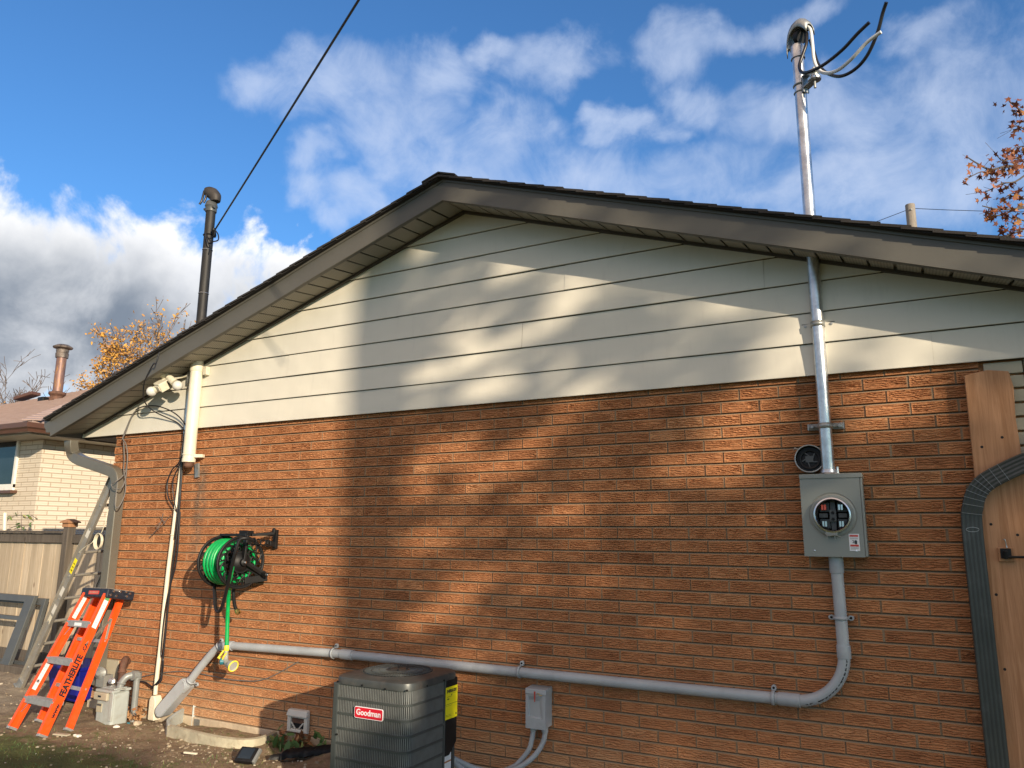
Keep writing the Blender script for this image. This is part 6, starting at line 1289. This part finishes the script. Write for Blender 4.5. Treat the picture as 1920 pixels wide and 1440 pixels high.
def grow(b, leaves, p, d, L, r, lvl, rng, maxl, spread=0.5, lift=0.15):
    segs = 3; P = [p]; R = [r]
    for i in range(segs):
        d = (d+Vector((rng.gauss(0, .13), rng.gauss(0, .13), rng.gauss(0, .10)+lift*0.25))).normalized(); p = p+d*(L/segs); P.append(p); R.append(max(0.011 if lvl > 1 else 0, r*(1-0.42*(i+1)/segs)))
    b.tube(P, R, 5 if lvl < 2 else 3, cap=False)
    if lvl >= maxl-1: leaves.extend((q, d) for q in P[1:])
    if lvl >= maxl: return
    for k in range(rng.choice((2, 3, 3, 4)) if lvl else 6):
        t = rng.uniform(0.35, 1.0); q = P[0].lerp(P[-1], t) if lvl else P[min(segs, 1+int(t*segs))]; i = min(segs, max(1, int(t*segs+.5)))
        nd = (d+Vector((rng.gauss(0, spread), rng.gauss(0, spread), rng.gauss(0.1, spread*.8)))).normalized(); grow(b, leaves, P[i], nd, L*rng.uniform(.55, .8), R[i]*0.62, lvl+1, rng, maxl, spread, lift)
def tree(name, label, base, height, seed, leafmat_, dens, lsize, maxl=5, spread=0.55, trunk=0.35, r0=0.11, keep=None, kind='oval', group=None):
    rng = random.Random(seed); root = thing(name, label, 'tree', base, group); b = MB(); lv = []; tp = Vector(base)+Vector((0, 0, height*trunk))
    b.tube([Vector(base), Vector(base)+Vector((0.03, 0.02, height*trunk*0.5)), tp], [r0*1.3, r0*1.1, r0], 9, cap=False)
    for k in range(6):
        a = k*1.05+rng.uniform(-.3, .3); grow(b, lv, tp-Vector((0, 0, rng.uniform(0, height*trunk*.3))), Vector((math.cos(a)*.75, math.sin(a)*.75, rng.uniform(.6, 1.3))).normalized(), height*0.30, r0*0.55, 1, rng, maxl, spread)
    b.build('trunk', 'twig', root)
    if dens:
        lb_ = MB()
        for q, d in lv:
            w = keep(q) if keep else 1.0
            for k in range(dens):
                if rng.random() < w: add_leaf(lb_, q+Vector((rng.gauss(0, .12), rng.gauss(0, .12), rng.gauss(0, .12))), lsize*rng.uniform(.6, 1.3), kind, rng)
        lb_.build('crown', leafmat_, root)
    return root
tb = D(222, 1000, 27); tb.z = -0.2; hpx = D(255, 575, 27).z+0.7
mid_ = D(205, 680, 27)
def keepf(q):
    c = (q-CAM); z = c.dot(FW); px, py = 960+F_PX*c.dot(RT)/z, 720+F_PX*c.dot(DN)/z
    return 0.30+0.70*(1 if (q-mid_).length < 1.7 else 0)-0.12*(q.z > hpx*0.9)
tree('autumn_tree', 'tree with sparse golden autumn leaves behind the cream house', tb, hpx, 21, 'leaf_gold', 6, 0.058, 6, 0.62, 0.24, 0.13, keepf)
tb2 = D(92, 1000, 31); tb2.z = -0.2; tree('bare_tree', 'small bare twiggy tree left of the golden tree, behind the flue', tb2, D(92, 650, 31).z+0.3, 5, 'leaf_gold', 0, 0, 6, 0.55, 0.28, 0.09)
# maple reaching in from the right edge, behind the roof
mr = random.Random(9); mD = 11.0
mb = D(2120, 1000, mD); mb.z = -0.1; mt = thing('maple_tree', 'maple with rust red leaves, its branches reaching in at the right edge', 'tree', mb)
top = D(2090, 150, mD); b = MB(); b.tube(smoothpath([mb, mb.lerp(top, .4)+Vector((.1, 0, 0)), D(2080, 420, mD), top], 6), [0.17-0.10*i/18 for i in range(19)], 10); hub_ = D(2070, 420, mD)
MBR = [[(2075, 430), (2000, 360), (1935, 318), (1890, 312), (1858, 318), (1832, 306), (1813, 294)], [(1890, 312), (1862, 326), (1840, 322), (1812, 336)], [(1935, 318), (1905, 340), (1880, 344), (1852, 358), (1838, 361)], [(2078, 440), (2000, 400), (1940, 388), (1900, 392), (1870, 392), (1842, 386)], [(1900, 392), (1880, 404), (1858, 402)], [(2080, 460), (2000, 430), (1940, 424), (1905, 436), (1884, 444)], [(2075, 400), (2010, 290), (1960, 240), (1925, 215), (1905, 200), (1892, 190)], [(1960, 240), (1930, 245), (1905, 236), (1894, 246)], [(2000, 360), (1960, 290), (1935, 275), (1908, 276), (1890, 285)], [(1935, 318), (1915, 300), (1895, 296), (1880, 302), (1862, 283)], [(1940, 388), (1918, 372), (1900, 362), (1884, 372)], [(1940, 424), (1915, 412), (1895, 410)], [(2075, 380), (2040, 250), (2020, 160), (2005, 90)], [(2040, 250), (2090, 160), (2110, 80)], [(2085, 400), (2150, 330), (2230, 290)], [(2088, 300), (2160, 220), (2240, 200)], [(2090, 200), (2060, 100), (2040, 20)], [(2090, 180), (2140, 80), (2180, 10)], [(2085, 440), (2180, 420), (2260, 400)], [(2150, 330), (2200, 350), (2240, 340)]]
for L in MBR:
    P = smoothpath([D(x, y, mD+0.25*math.sin(x*0.02)) for x, y in L], 4); n_ = len(P); b.tube(P, [0.028*(1-0.86*i/(n_-1))*(1 if L[0][0] > 2000 else 0.42)+0.0035 for i in range(n_)], 5)
    for k in range(4): q = P[mr.randrange(n_//3, n_)]; b.tube([q, q+Vector((mr.gauss(-.05, .08), mr.gauss(0, .05), mr.gauss(.04, .08)))], 0.003, 3)
b.build('trunk', 'bark', mt)
b = MB()
for L in MBR:
    P = smoothpath([D(x, y, mD+0.25*math.sin(x*0.02)) for x, y in L], 5)
    for q in P[len(P)//3:]:
        for k in range(mr.choice((0, 1, 1, 2, 3))): add_leaf(b, q+Vector((mr.gauss(0, .06), mr.gauss(0, .06), mr.gauss(-.045, .05))), mr.uniform(.042, .082), 'maple', mr)
for cx_, cy_, n_, s_ in ((1908, 214, 6, 7), (1905, 236, 7, 9), (1888, 285, 5, 7), (1898, 300, 16, 14), (1880, 318, 6, 9), (1908, 318, 10, 12), (1862, 336, 4, 5), (1838, 361, 4, 3), (1905, 350, 8, 12), (1882, 372, 5, 8), (1860, 402, 6, 4), (1898, 408, 8, 9), (1890, 432, 14, 9), (1902, 440, 6, 8), (1875, 300, 4, 5)):
    for k in range(n_): add_leaf(b, D(mr.gauss(cx_, s_), mr.gauss(cy_, s_*.8), mD+mr.gauss(0, .15)), mr.uniform(.042, .085), 'maple', mr)
b.build('crown', 'leaf_maple', mt)
# utility pole and lines behind the roof
pD = 24.0; pt = D(1706, 384, pD); pr_ = 8.3*pD/F_PX; pp = thing('utility_pole', 'weathered wooden utility pole top showing above the right roof slope', 'pole', (pt.x, pt.y, -0.2))
b = MB(); b.lathe((pt.x, pt.y, 0), (0, 0, 1), [(pr_*1.25, -0.2), (pr_, pt.z-0.02), (pr_*0.96, pt.z), (0, pt.z+0.03)], 20); b.build('shaft', 'pole_wood', pp, smooth=40)
b = MB(); b.lathe(pt+Vector((0.02, -pr_, -0.22)), (0, -1, 0), [(0.03, -0.01), (0.03, 0.03), (0, 0.04)], 8); b.build('bolt', 'galv_dull', pp)
def line(A_, B_, r, label, sag=0.1): 
    b = MB(); b.tube([A_.lerp(B_, i/14)-Vector((0, 0, sag*4*(i/14)*(1-i/14))) for i in range(15)], r, 5); tag(b.build('utility_line', 'rubber_wire', None), label, 'wire', 'utility lines behind the roof')
line(D(1700, 394, pD), D(1300, 530, 30), 0.010, 'thin utility line running down left from the wooden pole'); line(D(1716, 391, pD), D(2400, 372, 30), 0.011, 'thin utility line running level right from the wooden pole', .3); line(D(1560, 470, 30), D(2300, 395, 24), 0.010, 'lower thin utility line under the maple branches at right', .2)
# plants, dry leaves, stones, grass
vp = thing('vine_plant', 'leggy green vine with a pale stake showing above the left fence', 'plant', (W(40, 985, -1.2).x, 1.2, 1.3)); rv2 = random.Random(12)
b = MB(); 
for L in ([(5, 1000), (14, 975), (25, 968), (40, 966)], [(40, 966), (52, 972), (60, 967), (70, 974)], [(20, 990), (35, 985), (50, 986), (60, 984)]): b.tube(smoothpath([W(x, y, -1.2) for x, y in L], 4), 0.005, 5)
b.tube([W(40, 1010, -1.2), W(40, 960, -1.2)], 0.004, 4); b.build('stem', 'twig', vp)
b = MB()
for L in ([(14, 972), (44, 962)], [(40, 966), (70, 976)], [(30, 988), (60, 984)]):
    for k in range(9): t = rv2.random(); p = W(L[0][0]+(L[1][0]-L[0][0])*t+rv2.gauss(0, 2), L[0][1]+(L[1][1]-L[0][1])*t+rv2.gauss(0, 3), -1.2+rv2.gauss(0, .05)); add_leaf(b, p, rv2.uniform(.022, .045), 'oval', rv2)
b.build('leaves', 'leaf_green', vp)
b = MB(); b.tube([W(8, 1010, -1.15), W(9.5, 962, -1.15)], 0.025, 10); b.build('stake', 'cream_pipe', vp, smooth=50)
def leafpile(name, label, spots, mname, size, seed, kind='oval', cat='leaves', hgt=0.05, face=None):
    b = MB(); r_ = random.Random(seed)
    for px, py, n_, sx_, sy_ in spots:
        for k in range(n_):
            p = G(r_.gauss(px, sx_), r_.gauss(py, sy_), 0.0); add_leaf(b, p+Vector((0, 0, abs(r_.gauss(0, hgt)))), size*r_.uniform(.6, 1.25), kind, r_, face)
    return tag(b.build(name, mname, None), label, cat)
leafpile('leaf_pile', 'heap of dry brown leaves between the gas meter and the slim riser', [(258, 1342, 34, 9, 5), (250, 1349, 16, 10, 4)], 'leaf_dry', 0.05, 3, 'maple')
pw_ = thing('low_weed', 'low leafy weed with green and bronze leaves below the dryer vent', 'plant', G(555, 1400))
for nm, mn, spots in (('green_leaves', 'leaf_green', [(512, 1398, 12, 7, 4), (545, 1402, 20, 14, 4), (595, 1402, 14, 10, 4)]), ('bronze_leaves', 'leaf_dry', [(560, 1394, 26, 14, 4), (530, 1388, 10, 6, 4)])):
    b = MB(); r_ = random.Random(len(nm))
    for px, py, n_, sx_, sy_ in spots:
        for k in range(n_): add_leaf(b, G(r_.gauss(px, sx_), r_.gauss(py, sy_), 0.0)+Vector((0, 0, abs(r_.gauss(0, .05)))), r_.uniform(.03, .055), 'oval', r_)
    b.build(nm, mn, pw_)
leafpile('fallen_leaf', 'single orange leaf lying by the flexible conduits', [(953, 1431, 3, 4, 2)], 'leaf_dry', 0.05, 4, 'maple', 'leaf', 0.03)
def stones(name, spots, smin, smax, seed):
    b = MB(); r_ = random.Random(seed)
    for px, py, n_, sx_, sy_ in spots:
        for k in range(n_):
            p = G(r_.gauss(px, sx_), r_.gauss(py, sy_), 0.0); 
            if p.y > -0.02 and p.x > -1.45: continue
            s = r_.uniform(smin, smax)*(r_.random()**1.5*.8+.35); z = gh(p.x, p.y) if abs(p.x) < 30 else -0.02
            q = [p+Vector((s*r_.uniform(.6, 1.1)*cx_, s*r_.uniform(.6, 1.1)*cy_, 0)) for cx_, cy_ in ((-1, -.4), (-.3, -1), (.7, -.7), (1, .2), (.4, .9), (-.6, .8))]
            for v in q: v.z = z-0.004
            q2 = [v.lerp(p, .35)+Vector((0, 0, s*r_.uniform(.35, .7))) for v in q]
            for a_, z_ in zip(q2, range(6)): a_.z = z+s*r_.uniform(.3, .65)
            b.add(q+q2, [tuple(range(6, 12))]+[(i, (i+1) % 6, 6+(i+1) % 6, 6+i) for i in range(6)])
    o = b.build(name, 'stone_mix', None); o['kind'] = 'stuff'; return o
stones('gravel', [(320, 1352, 60, 22, 6), (300, 1362, 30, 30, 6), (410, 1400, 100, 40, 7), (360, 1392, 50, 40, 9), (200, 1380, 60, 80, 12), (120, 1400, 50, 90, 20), (500, 1425, 60, 60, 10), (300, 1420, 80, 120, 16), (40, 1330, 60, 60, 20), (60, 1290, 45, 60, 18), (30, 1255, 30, 40, 10), (620, 1435, 30, 50, 8)], 0.006, 0.022, 5)
def clod(px, py, s, label, mname='stone_mix', seed=1, name='stone', cat='stone'):
    r_ = random.Random(seed); p = G(px, py, 0.0); z = gh(p.x, p.y); b = MB(); bm = bmesh.new(); bmesh.ops.create_icosphere(bm, subdivisions=2, radius=1.0)
    V = []
    for v in bm.verts: n_ = v.co.copy(); k = 1+0.22*math.sin(n_.x*4+seed)+0.18*math.sin(n_.y*5+seed*2); V.append(p+Vector((n_.x*s*k*1.2, n_.y*s*k*.8, z-p.z+n_.z*s*.55*k+s*.25)))
    b.add(V, [tuple(v.index for v in f.verts) for f in bm.faces]); bm.free(); return tag(b.build(name, mname, None, smooth=45), label, cat)
clod(219, 1361, .024, 'small white stone on the dirt before the gas meter', 'white_paint', 3); clod(257, 1357, .04, 'flat pale stone beside the heap of dry leaves', 'parge', 8); clod(145, 1377, .026, 'white crumpled scrap near the right foot of the stepladder', 'white_paint', 5, 'paper_scrap', 'scrap'); clod(478, 1405, .022, 'round pale stone beside the window well rim', 'white_paint', 6); clod(241, 1355, .014, 'small light blue scrap of plastic by the gas meter', 'nozzle_teal', 4, 'plastic_scrap', 'scrap')
p = G(357, 1412, 0.012); b = MB(); b.beam(p-Vector((.055, .01, 0)), p+Vector((.055, .012, 0)), 0.018, 0.012); tag(b.build('wood_sliver', 'cream_pipe', None, bevel=0.002), 'pale sliver of wood lying on the bare dirt', 'wood scrap')
p = G(112, 1378, 0.01); b = MB(); b.beam(p-Vector((.07, .0, 0)), p+Vector((.07, .03, 0)), 0.04, 0.012); tag(b.build('wood_offcut', 'panel_beige', None, bevel=0.002), 'flat wood offcut by the front right foot of the stepladder', 'wood scrap')
b = MB(); r_ = random.Random(17)
for k in range(5200):
    px, py = r_.uniform(-40, 520), r_.uniform(1366, 1500); wgt = (0.9 if py > 1395 else 0.35)*(1.0 if px < 260 else 0.45)*(0.25+1.5*max(0, math.sin(px*.021+py*.05)*math.sin(py*.09-px*.011+1)))
    if r_.random() > wgt: continue
    p = G(px, py, 0.0); z = gh(p.x, p.y)-0.004; h_ = r_.uniform(.012, .038); a = r_.uniform(0, 6.28); w = 0.0022; dx, dy = math.cos(a)*w, math.sin(a)*w; lx, ly = r_.gauss(0, .018), r_.gauss(0, .018)
    b.add([(p.x-dx, p.y-dy, z), (p.x+dx, p.y+dy, z), (p.x+lx, p.y+ly, z+h_)], [(0, 1, 2)])
gr = b.build('grass', 'leaf_green', None); gr['kind'] = 'stuff'
# ================================================================== unseen tree towards the sun, leaves placed by a shade map to dapple the wall
rs_ = random.Random(31); S0, S1 = 15.0, 22.0
LIT = [(935, 885, 90, 45), (1010, 830, 70, 32), (1180, 735, 150, 42), (800, 1045, 85, 42), (970, 960, 60, 30), (1060, 1085, 95, 38), (930, 1215, 75, 38), (860, 1150, 50, 26), (1390, 800, 80, 120), (1442, 985, 38, 60), (1640, 770, 110, 75), (1845, 790, 50, 60), (1210, 960, 60, 24), (760, 890, 40, 40), (770, 1180, 45, 30), (1000, 1405, 40, 22), (870, 1270, 60, 26), (1110, 1270, 60, 22), (1280, 880, 70, 24), (1560, 900, 70, 24)]
LITW = [(2.30, 0.24, 0.26, 0.34), (1.75, 0.20, 0.35, 0.14)]     # light that reaches the air conditioner's top and label
def shade(px, py, X, Z):
    if Z > SB:                                             # siding: long soft diagonal streaks
        n_ = float(vnoise(np.array([X*0.9+Z*0.9]), np.array([Z*3.6-X*1.25]), 4)[0]); s = 0.15+1.15*(n_-0.25)
        if Z > 3.25+0.0: s *= 0.45
        return max(0.0, min(0.72, s))*(0.12 if px > 1430 else 1.0)
    s = 0.90
    for cx_, cz_, rx_, rz_ in LITW:
        q = ((X-cx_)/rx_)**2+((Z-cz_)/rz_)**2
        if q < 1.6: s = min(s, 0.08+0.82*max(0, (q-0.7)/0.9))
    for cx_, cy_, rx_, ry_ in LIT:
        q = ((px-cx_)/rx_)**2+((py-cy_)/ry_)**2
        if q < 2.2: s = min(s, 0.10+0.83*max(0, (q-0.55)/1.65))
    if X < 2.75 and Z > 0.75: s *= 0.42
    n_ = float(vnoise(np.array([(X*.8+Z*.6)*1.7]), np.array([(Z*.8-X*.6)*4.2]), 9)[0]); n_ = min(1.0, max(0.0, (n_-0.2)*1.7))
    if py > 1020+max(0, (1150-px))*0.55: n_ = 0.6+0.4*n_
    return s*(0.22+0.85*n_)
tx = W(694, 950).x
trunkb = Vector((tx, 0, 0))+SUN*19.0; shade_tree = thing('shade_tree', 'tall tree outside the picture, its trunk and leaves shading the wall', 'tree', (trunkb.x, trunkb.y, 0))
b = MB(); b.tube([(trunkb.x, trunkb.y, 0), (trunkb.x+0.03, trunkb.y, 5), (trunkb.x-0.02, trunkb.y+.02, 8.2), (trunkb.x, trunkb.y, 9.4), (trunkb.x, trunkb.y, 10.8)], [0.23, 0.18, 0.175, 0.12, 0.05], 14); 
for L in ([(700, 640), (820, 590), (960, 540), (1080, 500)], [(700, 760), (860, 720), (1010, 640), (1180, 600)], [(705, 820), (900, 780), (1100, 700), (1350, 620)], [(700, 1100), (860, 1040), (1050, 990), (1300, 960)], [(700, 1220), (950, 1180), (1250, 1120), (1700, 1060)], [(1250, 1120), (1350, 1010), (1420, 900), (1500, 760)]):
    P = smoothpath([W(x, y)+SUN*19.0 for x, y in L], 5); b.tube(P, [0.075*(1-0.8*i/(len(P)-1))+.006 for i in range(len(P))], 6)
b.build('trunk', 'bark', shade_tree)
b = MB(); cnt = 0
while cnt < 3300:
    q = Vector((rs_.uniform(1.95, 7.4), 0, rs_.uniform(-0.7, 4.05))); cq = q-CAM; zq = cq.dot(FW); px, py = 960+F_PX*cq.dot(RT)/zq, 720+F_PX*cq.dot(DN)/zq
    if rs_.random() > shade(px, py, q.x, q.z): cnt += 0; continue
    p = q+SUN*rs_.uniform(S0, S1); add_leaf(b, p, rs_.uniform(.07, .15), 'oval', rs_, SUN); cnt += 1
for px, py, d, sx_, n_ in ((745, 1430, 1.05, .11, 110), (775, 1410, 1.0, .08, 50)):
    for k in range(n_): q = W(px, py, d)+Vector((rs_.gauss(0, sx_), 0, rs_.gauss(0, sx_*.7))); add_leaf(b, q+SUN*rs_.uniform(S0, S1), rs_.uniform(.06, .12), 'oval', rs_, SUN)
for k in range(150):
    px, py = rs_.uniform(-60, 280), rs_.uniform(1405, 1480)
    if rs_.random() < 0.55: add_leaf(b, G(px, py)+SUN*rs_.uniform(S0, S1), rs_.uniform(.05, .11), 'oval', rs_, SUN)
for k in range(700):
    px, py = rs_.uniform(560, 900), rs_.uniform(1405, 1500); add_leaf(b, G(px, py)+SUN*rs_.uniform(S0, S1), rs_.uniform(.06, .12), 'oval', rs_, SUN)
b.build('crown', 'leaf_shade', shade_tree)
